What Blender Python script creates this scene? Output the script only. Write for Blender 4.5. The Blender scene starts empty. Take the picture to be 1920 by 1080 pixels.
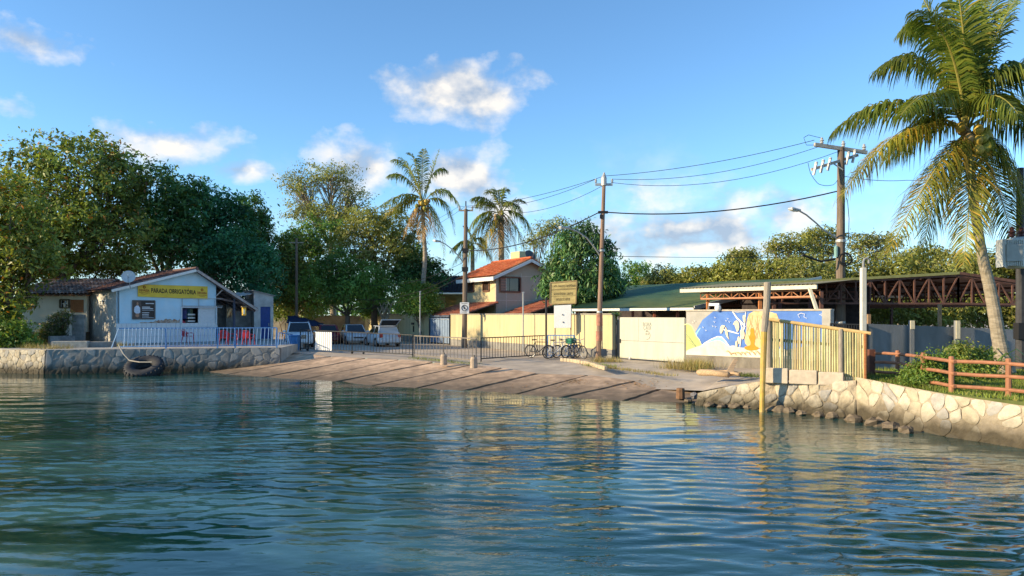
import bpy, bmesh, math, random
import numpy as np
from mathutils import Vector, Matrix, Euler
from mathutils.geometry import delaunay_2d_cdt
R = math.radians
random.seed(7)
rng = np.random.default_rng(7)
scene = bpy.context.scene
col = scene.collection

# ---------------------------------------------------------------- camera
CAMZ, HOR, F = 3.1, 590.0, 1400.0            # eye height, horizon row, focal length in photo pixels
cam_d = bpy.data.cameras.new('camera')
cam_d.sensor_width = 36.0
cam_d.lens = 36.0 * F / 1920.0
cam_d.shift_y = (HOR - 540.0) / 1920.0
cam_d.clip_end = 3000
cam = bpy.data.objects.new('camera', cam_d)
cam.location = (0, 0, CAMZ)
cam.rotation_euler = (R(90), 0, 0)
col.objects.link(cam)
scene.camera = cam

# ---------------------------------------------------------------- light
SUN_EL = 19.0
SUN_AZ = Vector((-1.0, -0.27, 0)).normalized()
S = Vector((SUN_AZ.x * math.cos(R(SUN_EL)), SUN_AZ.y * math.cos(R(SUN_EL)), math.sin(R(SUN_EL))))
world = bpy.data.worlds.new('World')
scene.world = world
world.use_nodes = True
sun_d = bpy.data.lights.new('sun', 'SUN')
sun_d.energy = 3.5
sun_d.angle = R(0.6)
sun_d.color = (1.0, 0.80, 0.50)
sun = bpy.data.objects.new('sun', sun_d)
sun.rotation_euler = S.to_track_quat('Z', 'Y').to_euler()
sun.location = (-60, 0, 40)
col.objects.link(sun)
scene.view_settings.view_transform = 'Standard'
scene.view_settings.look = 'None'
scene.view_settings.gamma = 1.0
scene.view_settings.use_curve_mapping = False
scene.view_settings.exposure = 1.2
scene.cycles.use_denoising = True
scene.cycles.max_bounces = 6
scene.cycles.transparent_max_bounces = 8
scene.cycles.caustics_reflective = False
scene.cycles.caustics_refractive = False
scene.cycles.sample_clamp_indirect = 6.0

def build_world():
    nt = world.node_tree
    nt.nodes.clear()
    N = nt.nodes.new; L = nt.links.new
    out = N('ShaderNodeOutputWorld'); bg = N('ShaderNodeBackground')
    sky = N('ShaderNodeTexSky'); sky.sky_type = 'NISHITA'; sky.sun_disc = False
    sky.sun_elevation = R(SUN_EL)
    sky.sun_rotation = math.atan2(SUN_AZ.x, SUN_AZ.y)
    sky.air_density = 1.0; sky.dust_density = 0.0; sky.ozone_density = 3.0; sky.altitude = 1200
    tc = N('ShaderNodeTexCoord'); sep = N('ShaderNodeSeparateXYZ')
    L(tc.outputs['Generated'], sep.inputs[0])
    def M(op, a, b=None, c=None, clamp=False):
        n = N('ShaderNodeMath'); n.operation = op; n.use_clamp = clamp
        for i, v in enumerate((a, b, c)):
            if v is None: continue
            if isinstance(v, (int, float)): n.inputs[i].default_value = v
            else: L(v, n.inputs[i])
        return n.outputs[0]
    az = M('ARCTAN2', sep.outputs[0], sep.outputs[1])
    el = M('ARCSINE', sep.outputs[2])
    comb = N('ShaderNodeCombineXYZ'); L(az, comb.inputs[0]); L(el, comb.inputs[1])
    AE = comb.outputs[0]
    def noise(scale, detail, rough, off):
        mp = N('ShaderNodeMapping'); mp.inputs['Scale'].default_value = (1, 1.45, 1); mp.inputs['Location'].default_value = (off[0], off[1], 0)
        L(AE, mp.inputs[0])
        n = N('ShaderNodeTexNoise'); n.noise_dimensions = '2D'
        n.inputs['Scale'].default_value = scale; n.inputs['Detail'].default_value = detail; n.inputs['Roughness'].default_value = rough
        L(mp.outputs[0], n.inputs['Vector']); return n.outputs[0]
    n1 = noise(13, 6, .56, (0, 0)); n2 = noise(13, 3, .5, (.016, -.022))
    def ang(px, py):
        x, z = (px - 960) / F, (HOR - py) / F
        return math.atan2(x, 1.0), math.asin(z / math.sqrt(1 + x * x + z * z))
    # puffs: centre, half width, half height (degrees), thickness
    blobs = [(850, 172, 5.6, 2.9, 1.0), (915, 185, 4.0, 1.8, .9), (30, 70, 6.0, 1.8, .62), (325, 282, 4.6, 2.2, 1.0),
             (655, 310, 3.8, 2.3, 1.0), (865, 335, 5.2, 2.6, 1.0), (950, 395, 6.5, 1.8, .75),
             (1290, 425, 13, 3.2, 1.0), (440, 318, 5.0, 1.2, .72), (20, 205, 2.4, 1.4, .7)]
    dens = None
    for px, py, a, b, k in blobs:
        a0, e0 = ang(px, py)
        mp = N('ShaderNodeMapping'); mp.inputs['Scale'].default_value = (1/R(a), 1/R(b), 1); mp.inputs['Location'].default_value = (-a0/R(a), -e0/R(b), 0)
        L(AE, mp.inputs[0])
        ln = N('ShaderNodeVectorMath'); ln.operation = 'LENGTH'; L(mp.outputs[0], ln.inputs[0])
        f = M('MULTIPLY_ADD', ln.outputs['Value'], -.95, k)
        dens = f if dens is None else M('MAXIMUM', dens, f)
    dens = M('ADD', M('MAXIMUM', dens, -1.0), M('MULTIPLY', M('SUBTRACT', n1, .5), 2.0))
    dens = M('MULTIPLY', M('SUBTRACT', dens, .02), 1.25, clamp=True)
    dens = M('MULTIPLY', dens, .93)
    shade = M('MULTIPLY_ADD', M('SUBTRACT', n1, n2), 3.6, .55, clamp=True)
    # the same kind of low scattered cloud all round the horizon
    band = M('MULTIPLY', M('SUBTRACT', noise(5, 5, .6, (3.1, 1.7)), .52), 4.0, clamp=True)
    band = M('MULTIPLY', band, M('SUBTRACT', 1.0, M('MULTIPLY', M('ABSOLUTE', M('SUBTRACT', el, R(7))), 1 / R(7)), clamp=True))
    dens = M('MAXIMUM', dens, M('MULTIPLY', band, .6))
    hz = M('MULTIPLY', M('SUBTRACT', R(9), el), 1 / R(9), clamp=True)      # grey-blue bank low over the land
    dens = M('MAXIMUM', dens, M('MULTIPLY', hz, M('MULTIPLY_ADD', n2, .9, .15)))
    shade = M('SUBTRACT', shade, M('MULTIPLY', hz, .25), clamp=True)
    up = M('MULTIPLY', M('ADD', el, R(1)), 40, clamp=True)
    dens = M('MULTIPLY', dens, up)
    mixs = N('ShaderNodeMix'); mixs.data_type = 'RGBA'
    L(shade, mixs.inputs['Factor'])
    mixs.inputs['A'].default_value = (1.75, 2.15, 2.75, 1); mixs.inputs['B'].default_value = (4.3, 4.05, 3.7, 1)
    tint = N('ShaderNodeMix'); tint.data_type = 'RGBA'; tint.blend_type = 'MULTIPLY'; tint.inputs['Factor'].default_value = 1
    L(sky.outputs[0], tint.inputs['A']); tint.inputs['B'].default_value = (.76, .96, 1.02, 1)
    mx = N('ShaderNodeMix'); mx.data_type = 'RGBA'
    L(dens, mx.inputs['Factor']); L(tint.outputs['Result'], mx.inputs['A']); L(mixs.outputs['Result'], mx.inputs['B'])
    L(mx.outputs['Result'], bg.inputs['Color'])
    bg.inputs['Strength'].default_value = 0.112
    L(bg.outputs[0], out.inputs[0])
build_world()
world.cycles.sampling_method = 'MANUAL'; world.cycles.sample_map_resolution = 512

# ---------------------------------------------------------------- helpers
def P(px, py, Y):                      # point of the photo at a distance Y
    return Vector(((px - 960) / F * Y, Y, CAMZ - (py - HOR) / F * Y))
def G(px, py, z):                      # point of the photo on the level z
    Y = (CAMZ - z) * F / (py - HOR)
    return Vector(((px - 960) / F * Y, Y, z))
def PX(px, Y): return (px - 960) / F * Y
def ZZ(py, Y): return CAMZ - (py - HOR) / F * Y

class MB:
    def __init__(s): s.v = []; s.f = []; s.m = []; s.mi = 0
    def add(s, vs, fs):
        o = len(s.v); s.v.extend([tuple(p) for p in vs])
        for f in fs: s.f.append(tuple(i + o for i in f)); s.m.append(s.mi)
    def box(s, c, size, rz=0.0, rot=None):
        x, y, z = size[0] / 2, size[1] / 2, size[2] / 2
        m = rot if rot is not None else Matrix.Rotation(rz, 3, 'Z')
        c = Vector(c)
        vs = [c + m @ Vector(p) for p in ((-x,-y,-z),(x,-y,-z),(x,y,-z),(-x,y,-z),(-x,-y,z),(x,-y,z),(x,y,z),(-x,y,z))]
        s.add(vs, [(0,3,2,1),(4,5,6,7),(0,1,5,4),(1,2,6,5),(2,3,7,6),(3,0,4,7)]); return s
    def beam(s, a, b, w, h, up=(0,0,1)):
        a, b = Vector(a), Vector(b); d = b - a; L = d.length
        if L < 1e-6: return s
        d = d / L; up = Vector(up)
        if abs(d.dot(up)) > .98: up = Vector((0, 1, 0)) if abs(d.y) < .9 else Vector((1, 0, 0))
        x = d.cross(up).normalized(); z = x.cross(d)
        m = Matrix((x, d, z)).transposed()
        return s.box((a + b) / 2, (w, L, h), rot=m)
    def tube(s, pts, radii, n=6, cap=True):
        pts = [Vector(p) for p in pts]
        if not isinstance(radii, (list, tuple)): radii = [radii] * len(pts)
        vs = []; fs = []; ref = None
        for i, p in enumerate(pts):
            d = (pts[min(i+1, len(pts)-1)] - pts[max(i-1, 0)])
            d = d.normalized() if d.length > 1e-9 else Vector((0,0,1))
            if ref is None:
                ref = Vector((1,0,0)) if abs(d.x) < .8 else Vector((0,1,0))
            x = (ref - d * ref.dot(d)).normalized(); ref = x; y = d.cross(x)
            for k in range(n):
                a = 2 * math.pi * k / n
                vs.append(p + (x * math.cos(a) + y * math.sin(a)) * radii[i])
        for i in range(len(pts) - 1):
            for k in range(n):
                k2 = (k + 1) % n
                fs.append((i*n+k, i*n+k2, (i+1)*n+k2, (i+1)*n+k))
        if cap:
            fs.append(tuple(range(n-1, -1, -1))); o = (len(pts)-1)*n
            fs.append(tuple(range(o, o+n)))
        s.add(vs, fs); return s
    def lathe(s, c, prof, n=12, axis='Z', rot=None):
        c = Vector(c); vs = []; fs = []
        for r, h in prof:
            for k in range(n):
                a = 2*math.pi*k/n; p = Vector((r*math.cos(a), r*math.sin(a), h))
                if axis == 'X': p = Vector((h, p.x, p.y))
                if axis == 'Y': p = Vector((p.x, h, p.y))
                if rot is not None: p = rot @ p
                vs.append(c + p)
        m = len(prof)
        for i in range(m-1):
            for k in range(n):
                k2 = (k+1) % n; fs.append((i*n+k, i*n+k2, (i+1)*n+k2, (i+1)*n+k))
        fs.append(tuple(range(n-1,-1,-1))); fs.append(tuple(range((m-1)*n, m*n)))
        s.add(vs, fs); return s
    def torus(s, c, R_, r, nu=18, nv=6, axis='Z', rot=None):
        c = Vector(c); vs = []; fs = []
        for i in range(nu):
            a = 2*math.pi*i/nu
            for j in range(nv):
                b = 2*math.pi*j/nv; q = R_ + r*math.cos(b)
                p = Vector((q*math.cos(a), q*math.sin(a), r*math.sin(b)))
                if axis == 'X': p = Vector((p.z, p.x, p.y))
                if axis == 'Y': p = Vector((p.x, p.z, p.y))
                if rot is not None: p = rot @ p
                vs.append(c+p)
        for i in range(nu):
            for j in range(nv):
                fs.append((i*nv+j, ((i+1)%nu)*nv+j, ((i+1)%nu)*nv+(j+1)%nv, i*nv+(j+1)%nv))
        s.add(vs, fs); return s
    def prism(s, poly, off):           # planar polygon (3d) pushed along off
        off = Vector(off); a = [Vector(p) for p in poly]; b = [p + off for p in a]; n = len(a)
        fs = [tuple(range(n-1,-1,-1)), tuple(range(n, 2*n))]
        for i in range(n): fs.append((i, (i+1) % n, n+(i+1) % n, n+i))
        s.add(a + b, fs); return s
    def quad(s, a, b, c, d): s.add([a,b,c,d], [(0,1,2,3)]); return s
    def build(s, name, mat, parent=None, smooth=False, bevel=0.0, world=True):
        me = bpy.data.meshes.new(name)
        o = bpy.data.objects.new(name, me)
        vs = s.v
        if parent is not None and world:
            t = top_matrix(parent)
            vs = [tuple(t @ Vector(p)) for p in vs]
        me.from_pydata(vs, [], s.f)
        for mm in (mat if isinstance(mat, (list, tuple)) else [mat]): me.materials.append(mm)
        if isinstance(mat, (list, tuple)):
            me.polygons.foreach_set('material_index', s.m)
        me.update()
        bm = bmesh.new(); bm.from_mesh(me); bmesh.ops.recalc_face_normals(bm, faces=bm.faces)
        if bevel > 0:
            bmesh.ops.bevel(bm, geom=list(bm.edges), offset=bevel, segments=1, affect='EDGES', clamp_overlap=True)
        bm.to_mesh(me); bm.free()
        if smooth:
            me.polygons.foreach_set('use_smooth', [True]*len(me.polygons))
        col.objects.link(o)
        if parent is not None: o.parent = parent
        return o

def top_matrix(o):
    """inverse of the (unrotated chain's) world matrix, worked out without a depsgraph"""
    m = Matrix.Identity(4); q = o
    while q is not None:
        m = Matrix.LocRotScale(q.location, q.rotation_euler, q.scale) @ m
        q = q.parent
    return m.inverted()

def tag(o, label, cat=None, group=None, kind=None):
    o['label'] = label
    if cat: o['category'] = cat
    if group: o['group'] = group
    if kind: o['kind'] = kind
    return o
def thing(name, label, cat, loc=(0,0,0), rz=0.0, group=None):
    o = bpy.data.objects.new(name, None); col.objects.link(o)
    o.empty_display_size = .2
    o.location = loc; o.rotation_euler = (0, 0, rz)
    return tag(o, label, cat, group)
def structure(o): o['kind'] = 'structure'; return o
def stuff(o): o['kind'] = 'stuff'; return o
def inst(src, name, parent, loc=(0,0,0), rot=(0,0,0), scale=(1,1,1)):
    o = bpy.data.objects.new(name, src.data if not isinstance(src, bpy.types.Mesh) else src)
    col.objects.link(o); o.parent = parent; o.location = loc; o.rotation_euler = rot; o.scale = scale
    return o
def copy_tree(o, parent=None):
    c = o.copy(); col.objects.link(c); c.parent = parent
    for ch in list(o.children): copy_tree(ch, c)
    return c
def np_mesh(name, V, Fq, mat, parent=None, smooth=False, tri=False):
    """fast mesh from numpy arrays of points and of quads (or triangles)"""
    k = 3 if tri else 4
    me = bpy.data.meshes.new(name)
    V = np.asarray(V, dtype=np.float32)
    if parent is not None:
        t = np.array(top_matrix(parent)); V = (V @ t[:3,:3].T + t[:3,3]).astype(np.float32)
    Fq = np.asarray(Fq, dtype=np.int32)
    me.vertices.add(len(V)); me.vertices.foreach_set('co', V.ravel())
    me.loops.add(Fq.size); me.loops.foreach_set('vertex_index', Fq.ravel())
    me.polygons.add(len(Fq)); me.polygons.foreach_set('loop_start', np.arange(0, Fq.size, k, dtype=np.int32))
    me.polygons.foreach_set('loop_total', np.full(len(Fq), k, dtype=np.int32))
    if smooth: me.polygons.foreach_set('use_smooth', np.ones(len(Fq), dtype=bool))
    me.materials.append(mat); me.update(calc_edges=True); me.validate()
    o = bpy.data.objects.new(name, me); col.objects.link(o)
    if parent is not None: o.parent = parent
    return o
def text_mesh(name, body, size, mat, parent, origin, xdir, zdir, sx=1.0, align='CENTER', depth=.004, bold=0.0, spacing=1.0):
    cu = bpy.data.curves.new(name, 'FONT'); cu.body = body; cu.size = size; cu.align_x = align; cu.align_y = 'CENTER'
    cu.extrude = depth / 2; cu.offset = bold; cu.space_character = spacing; cu.resolution_u = 2
    tmp = bpy.data.objects.new(name, cu); col.objects.link(tmp)
    dg = bpy.context.evaluated_depsgraph_get(); dg.update()
    me = bpy.data.meshes.new_from_object(tmp.evaluated_get(dg))
    bpy.data.objects.remove(tmp); bpy.data.curves.remove(cu)
    x = Vector(xdir).normalized(); z = Vector(zdir).normalized(); n = x.cross(z)
    m = Matrix(((x.x*sx, z.x, n.x, origin[0]), (x.y*sx, z.y, n.y, origin[1]), (x.z*sx, z.z, n.z, origin[2]), (0,0,0,1)))
    me.transform((top_matrix(parent) if parent else Matrix.Identity(4)) @ m)
    me.materials.clear(); me.materials.append(mat); me.name = name
    o = bpy.data.objects.new(name, me); col.objects.link(o); o.parent = parent
    return o

# ---------------------------------------------------------------- materials
MATS = {}
def mat(name, base, rough=.7, metal=0.0, var=0.12, scale=6.0, bump=0.0, bscale=40.0, c2=None, c2amt=.5, c2scale=3.0, spec=.3,
        stain=None, coord='Object', stretch=(1,1,1), thr=.5, soft=.12, bdist=.02):
    """plain surface: base colour, mottling, an optional second colour in patches, fine bump"""
    if name in MATS: return MATS[name]
    m = bpy.data.materials.new(name); m.use_nodes = True; nt = m.node_tree; N = nt.nodes.new; L = nt.links.new
    b = nt.nodes['Principled BSDF']
    b.inputs['Roughness'].default_value = rough; b.inputs['Metallic'].default_value = metal
    b.inputs['Specular IOR Level'].default_value = spec
    tc = N('ShaderNodeTexCoord'); mp = N('ShaderNodeMapping'); mp.inputs['Scale'].default_value = stretch
    L(tc.outputs[coord], mp.inputs[0])
    n1 = N('ShaderNodeTexNoise'); n1.inputs['Scale'].default_value = scale; n1.inputs['Detail'].default_value = 6
    L(mp.outputs[0], n1.inputs['Vector'])
    mr = N('ShaderNodeMapRange'); mr.inputs['From Min'].default_value = .3; mr.inputs['From Max'].default_value = .7
    mr.inputs['To Min'].default_value = 1 - var; mr.inputs['To Max'].default_value = 1 + var
    L(n1.outputs[0], mr.inputs[0])
    colr = N('ShaderNodeRGB'); colr.outputs[0].default_value = (*base, 1)
    cur = colr.outputs[0]
    if c2 is not None:
        n2 = N('ShaderNodeTexNoise'); n2.inputs['Scale'].default_value = c2scale; n2.inputs['Detail'].default_value = 8; n2.inputs['Roughness'].default_value = .65
        L(mp.outputs[0], n2.inputs['Vector'])
        m2 = N('ShaderNodeMapRange'); m2.inputs['From Min'].default_value = thr - soft; m2.inputs['From Max'].default_value = thr + soft
        m2.inputs['To Max'].default_value = c2amt
        L(n2.outputs[0], m2.inputs[0])
        mx = N('ShaderNodeMix'); mx.data_type = 'RGBA'; L(m2.outputs[0], mx.inputs['Factor']); L(cur, mx.inputs['A']); mx.inputs['B'].default_value = (*c2, 1)
        cur = mx.outputs['Result']
    if stain is not None:              # (colour, z0, z1, amount): growth and wet stain left by the tide
        c, z0, z1, amt = stain
        g = N('ShaderNodeNewGeometry'); sx = N('ShaderNodeSeparateXYZ'); L(g.outputs['Position'], sx.inputs[0])
        ns = N('ShaderNodeTexNoise'); ns.inputs['Scale'].default_value = 2.5; ns.inputs['Detail'].default_value = 6; L(g.outputs['Position'], ns.inputs['Vector'])
        ad = N('ShaderNodeMath'); ad.operation = 'MULTIPLY_ADD'; L(ns.outputs[0], ad.inputs[0]); ad.inputs[1].default_value = -.5*(z1-z0)-.25; L(sx.outputs[2], ad.inputs[2])
        ms = N('ShaderNodeMapRange'); ms.inputs['From Min'].default_value = z0-.2; ms.inputs['From Max'].default_value = z1-.2
        ms.inputs['To Min'].default_value = amt; ms.inputs['To Max'].default_value = 0
        L(ad.outputs[0], ms.inputs[0])
        mx = N('ShaderNodeMix'); mx.data_type = 'RGBA'; L(ms.outputs[0], mx.inputs['Factor']); L(cur, mx.inputs['A']); mx.inputs['B'].default_value = (*c, 1)
        cur = mx.outputs['Result']
    ml = N('ShaderNodeMix'); ml.data_type = 'RGBA'; ml.blend_type = 'MULTIPLY'; ml.inputs['Factor'].default_value = 1
    L(cur, ml.inputs['A']); L(mr.outputs[0], ml.inputs['B'])
    L(ml.outputs['Result'], b.inputs['Base Color'])
    if bump > 0:
        n3 = N('ShaderNodeTexNoise'); n3.inputs['Scale'].default_value = bscale; n3.inputs['Detail'].default_value = 5; L(mp.outputs[0], n3.inputs['Vector'])
        bp = N('ShaderNodeBump'); bp.inputs['Strength'].default_value = min(1, bump); bp.inputs['Distance'].default_value = bdist
        L(n3.outputs[0], bp.inputs['Height']); L(bp.outputs[0], b.inputs['Normal'])
    MATS[name] = m
    return m
LEAF = 2.0
def leaf_mat(name, c1, c2, c3=None, p3=.0, trans=.3):
    """leaf: every leaf takes its own tone between two greens, a few a third colour"""
    if name in MATS: return MATS[name]
    m = bpy.data.materials.new(name); m.use_nodes = True; nt = m.node_tree; N = nt.nodes.new; L = nt.links.new
    nt.nodes.clear(); out = N('ShaderNodeOutputMaterial')
    g = N('ShaderNodeNewGeometry')
    rp = N('ShaderNodeValToRGB'); el = rp.color_ramp.elements
    c1, c2 = tuple(v*LEAF for v in c1), tuple(v*LEAF for v in c2)
    el[0].color = (*c1, 1); el[1].color = (*c2, 1)
    if c3 is not None:
        el[1].position = 1 - p3 - .01
        e = rp.color_ramp.elements.new(1 - p3); e.color = (*c3, 1)
    L(g.outputs['Random Per Island'], rp.inputs[0])
    no = N('ShaderNodeTexNoise'); no.inputs['Scale'].default_value = .42; no.inputs['Detail'].default_value = 4
    L(g.outputs['Position'], no.inputs['Vector'])
    mr = N('ShaderNodeMapRange'); mr.inputs['From Min'].default_value = .3; mr.inputs['From Max'].default_value = .7; mr.inputs['To Min'].default_value = .5; mr.inputs['To Max'].default_value = 1.5
    L(no.outputs[0], mr.inputs[0])
    ml = N('ShaderNodeMix'); ml.data_type = 'RGBA'; ml.blend_type = 'MULTIPLY'; ml.inputs['Factor'].default_value = 1
    L(rp.outputs[0], ml.inputs['A']); L(mr.outputs[0], ml.inputs['B'])
    d = N('ShaderNodeBsdfPrincipled'); d.inputs['Roughness'].default_value = .45; d.inputs['Specular IOR Level'].default_value = .35
    t = N('ShaderNodeBsdfTranslucent'); mx = N('ShaderNodeMixShader'); mx.inputs[0].default_value = trans
    tm = N('ShaderNodeMix'); tm.data_type = 'RGBA'; tm.blend_type = 'MULTIPLY'; tm.inputs['Factor'].default_value = 1
    L(ml.outputs['Result'], tm.inputs['A']); tm.inputs['B'].default_value = (1.5, 1.5, .7, 1)
    L(ml.outputs['Result'], d.inputs['Base Color']); L(tm.outputs['Result'], t.inputs['Color'])
    L(d.outputs[0], mx.inputs[1]); L(t.outputs[0], mx.inputs[2]); L(mx.outputs[0], out.inputs[0])
    MATS[name] = m
    return m
def glass_mat(name='window glass', base=(.02,.025,.03), rough=.06):
    if name in MATS: return MATS[name]
    m = bpy.data.materials.new(name); m.use_nodes = True; b = m.node_tree.nodes['Principled BSDF']
    b.inputs['Base Color'].default_value = (*base, 1); b.inputs['Roughness'].default_value = rough; b.inputs['Specular IOR Level'].default_value = .8
    MATS[name] = m; return m
# ================================================================ the setting
def build_water():
    x0, x1, y0, y1 = -46.0, 46.0, 3.0, 46.0
    # rows get wider apart with distance
    ys = [y0]
    while ys[-1] < y1: ys.append(ys[-1] + max(.05, .0036 * ys[-1]))
    ys = np.array(ys); nx = 620
    us = np.linspace(-1, 1, nx)
    X = us[None, :] * np.minimum(46.0, 6 + ys[:, None] * .95)
    Y = np.repeat(ys[:, None], nx, 1)
    Z = np.zeros_like(X)
    r = np.random.default_rng(3)
    def waves(n, l0, l1, slope, spread, ph=0):
        z = np.zeros_like(X)
        for i in range(n):
            lam = l0 * (l1 / l0) ** r.random()
            th = math.pi / 2 + ph + r.normal() * spread
            k = 2 * math.pi / lam
            a = slope / k / math.sqrt(n / 2)
            z += a * np.sin(k * (X * math.cos(th) + Y * math.sin(th)) + r.random() * 6.28)
        return z
    def patch(s, seed):
        q = np.random.default_rng(seed); z = np.zeros_like(X)
        for i in range(9):
            z += np.sin((X * q.normal() * s * .55 + Y * q.normal() * s) + q.random() * 6.28)
        return 1 / (1 + np.exp(-z * 1.1))
    p1, p2 = patch(.33, 5), patch(.5, 9)
    Z += waves(16, 1.6, 4.0, .010, .35)
    Z += waves(26, .7, 1.5, .024, .2, .12) * (.15 + 1.3 * p1)
    Z += waves(44, .24, .6, .060, .26, -.06) * (.12 + 1.35 * p2) * np.clip((44 - Y) / 24, .15, 1)
    V = np.stack([X, Y, Z], -1).reshape(-1, 3)
    ny = len(ys); idx = np.arange(ny * nx).reshape(ny, nx)
    Fq = np.stack([idx[:-1, :-1], idx[:-1, 1:], idx[1:, 1:], idx[1:, :-1]], -1).reshape(-1, 4)
    m = bpy.data.materials.new('water'); m.use_nodes = True; nt = m.node_tree; N = nt.nodes.new; L = nt.links.new
    b = nt.nodes['Principled BSDF']
    b.inputs['Base Color'].default_value = (.006, .040, .036, 1); b.inputs['Roughness'].default_value = .045; b.inputs['IOR'].default_value = 1.42
    g = N('ShaderNodeNewGeometry')
    ms = N('ShaderNodeMapping'); ms.inputs['Scale'].default_value = (.10, .34, 1); L(g.outputs['Position'], ms.inputs[0])
    ns = N('ShaderNodeTexNoise'); ns.inputs['Scale'].default_value = 1.0; ns.inputs['Detail'].default_value = 6; ns.inputs['Roughness'].default_value = .62; ns.inputs['Distortion'].default_value = .6; L(ms.outputs[0], ns.inputs['Vector'])
    rp = N('ShaderNodeValToRGB'); rp.color_ramp.elements[0].position = .46; rp.color_ramp.elements[1].position = .74
    rp.color_ramp.elements[0].color = (.005, .036, .031, 1); rp.color_ramp.elements[1].color = (.075, .19, .18, 1)
    L(ns.outputs[0], rp.inputs[0]); L(rp.outputs[0], b.inputs['Base Color'])
    mp = N('ShaderNodeMapping'); mp.inputs['Scale'].default_value = (1.0, 2.2, 1); L(g.outputs['Position'], mp.inputs[0])
    n1 = N('ShaderNodeTexNoise'); n1.inputs['Scale'].default_value = 2.6; n1.inputs['Detail'].default_value = 3; L(mp.outputs[0], n1.inputs['Vector'])
    n2 = N('ShaderNodeTexNoise'); n2.inputs['Scale'].default_value = .16; n2.inputs['Detail'].default_value = 3; L(g.outputs['Position'], n2.inputs['Vector'])
    mr = N('ShaderNodeMapRange'); mr.inputs['From Min'].default_value = .4; mr.inputs['From Max'].default_value = .62; mr.inputs['To Min'].default_value = .05; mr.inputs['To Max'].default_value = .32
    L(n2.outputs[0], mr.inputs[0])
    bp = N('ShaderNodeBump'); bp.inputs['Distance'].default_value = .06; L(mr.outputs[0], bp.inputs['Strength']); L(n1.outputs[0], bp.inputs['Height'])
    L(bp.outputs[0], b.inputs['Normal'])
    MATS['water'] = m
    o = np_mesh('water', V, Fq, m, smooth=True)
    structure(o); o['label'] = 'rippled dark green and blue river water'
    # the rest of the river, out of the picture
    MB().box((0, -100, -.35), (900, 210, .3)).build('water', m)['kind'] = 'structure'
    MB().box((-250, 25, -.32), (400, 36, .2)).build('water', m)['kind'] = 'structure'
build_water()

# joints of the boat ramp: foot at the waterline and head, as seen in the photo
JOINTS = [((380,696),(564,662)), ((423,702),(622,668)), ((495,707),(687,671)), ((564,712),(751,674)), ((634,715),(814,679)),
          ((699,723),(883,684)), ((782,728),(943,690)), ((873,732),(1008,700)), ((967,739),(1103,703)), ((1055,745),(1194,714)), ((1170,752),(1238,729))]
GZ = .82                               # level of the yard and street
JL = [G(a[0], a[1], 0.0) for a, b in JOINTS]
def shore_dist(p):
    best = 1e9
    for i in range(len(JL) - 1):
        a, b = JL[i].to_2d(), JL[i+1].to_2d(); d = b - a
        t = (p.to_2d() - a).dot(d) / d.length_squared
        if i > 0: t = max(t, 0)
        if i < len(JL) - 2: t = min(t, 1)
        best = min(best, (a + d * t - p.to_2d()).length)
    return best
JU = []
for a, b in JOINTS:                    # even slope up from the waterline
    lo, hi = .02, GZ - .04
    for _ in range(40):
        z = (lo + hi) / 2
        if .135 * shore_dist(G(b[0], b[1], z)) > z: lo = z
        else: hi = z
    JU.append(G(b[0], b[1], z))
concrete_ramp = mat('ramp concrete', (.64, .45, .30), .85, var=.16, scale=2.2, bump=.5, bscale=30, c2=(.36, .25, .17), c2amt=.8, c2scale=1.3, soft=.09,
                    stain=((.13, .10, .07), .0, .55, .92))
concrete_dark = mat('dark concrete', (.10, .085, .075), .9, var=.2, bump=.4)  # dark tone of the base that shows between the slabs
road_mat = mat('worn paving', (.50, .42, .33), .9, var=.14, scale=1.3, bump=.5, bscale=24, c2=(.31, .265, .22), c2amt=.8, c2scale=.5)

def build_ground():
    shore = [(-300, 60, .9), (-60, 46, .8), (-28.5, 40.2, .9), (-24.0, 39.4, .9), (-18.0, 40.9, .9), (-14.6, 42.4, .8), (-13.5, 44.5, .8)]
    for p in JU: shore.append((p.x - .12, p.y, p.z - .012))
    shore += [(6.9, 27.0, .35), (7.6, 26.2, .6), (9.0, 24.6, .82), (10.35, 23.3, .9), (10.9, 22.0, .95), (11.5, 20.0, .95), (12.6, 17.2, .92), (14.2, 13, .92), (40, 6, .9), (300, 4, .9)]
    far = [(600, 700, .9), (-600, 700, .9)]
    inner = [(-9, 50, GZ), (-4, 44, GZ), (-1.0, 39.0, GZ), (2, 42, GZ), (5.6, 38.9, GZ), (8, 35, .8), (5.2, 33.5, .72), (9.0, 32.4, .76), (10.5, 29, .8), (8.3, 29.5, .6), (12.5, 24.0, 1.0), (13, 28.6, .9),
             (14, 20, 1.0), (-5, 58, GZ), (3, 64, GZ), (-25, 50, .9), (-18, 50, .9), (20, 44, .9), (-60, 80, .9), (60, 80, .9), (2.4, 35.6, .74)]
    pts = shore + far + inner; nb = len(shore) + len(far)
    edges = [(i, (i + 1) % nb) for i in range(nb)]
    v2, e, f, *_ = delaunay_2d_cdt([Vector(p[:2]) for p in pts], edges, [list(range(nb))], 1, 1e-4)
    zs = {(round(p[0], 3), round(p[1], 3)): p[2] for p in pts}
    b = MB(); b.add([(p.x, p.y, zs.get((round(p.x, 3), round(p.y, 3)), .9)) for p in v2], f)
    o = b.build('ground', road_mat); structure(o); o['label'] = 'worn paved yard and street behind the ramp'
build_ground()

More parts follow.
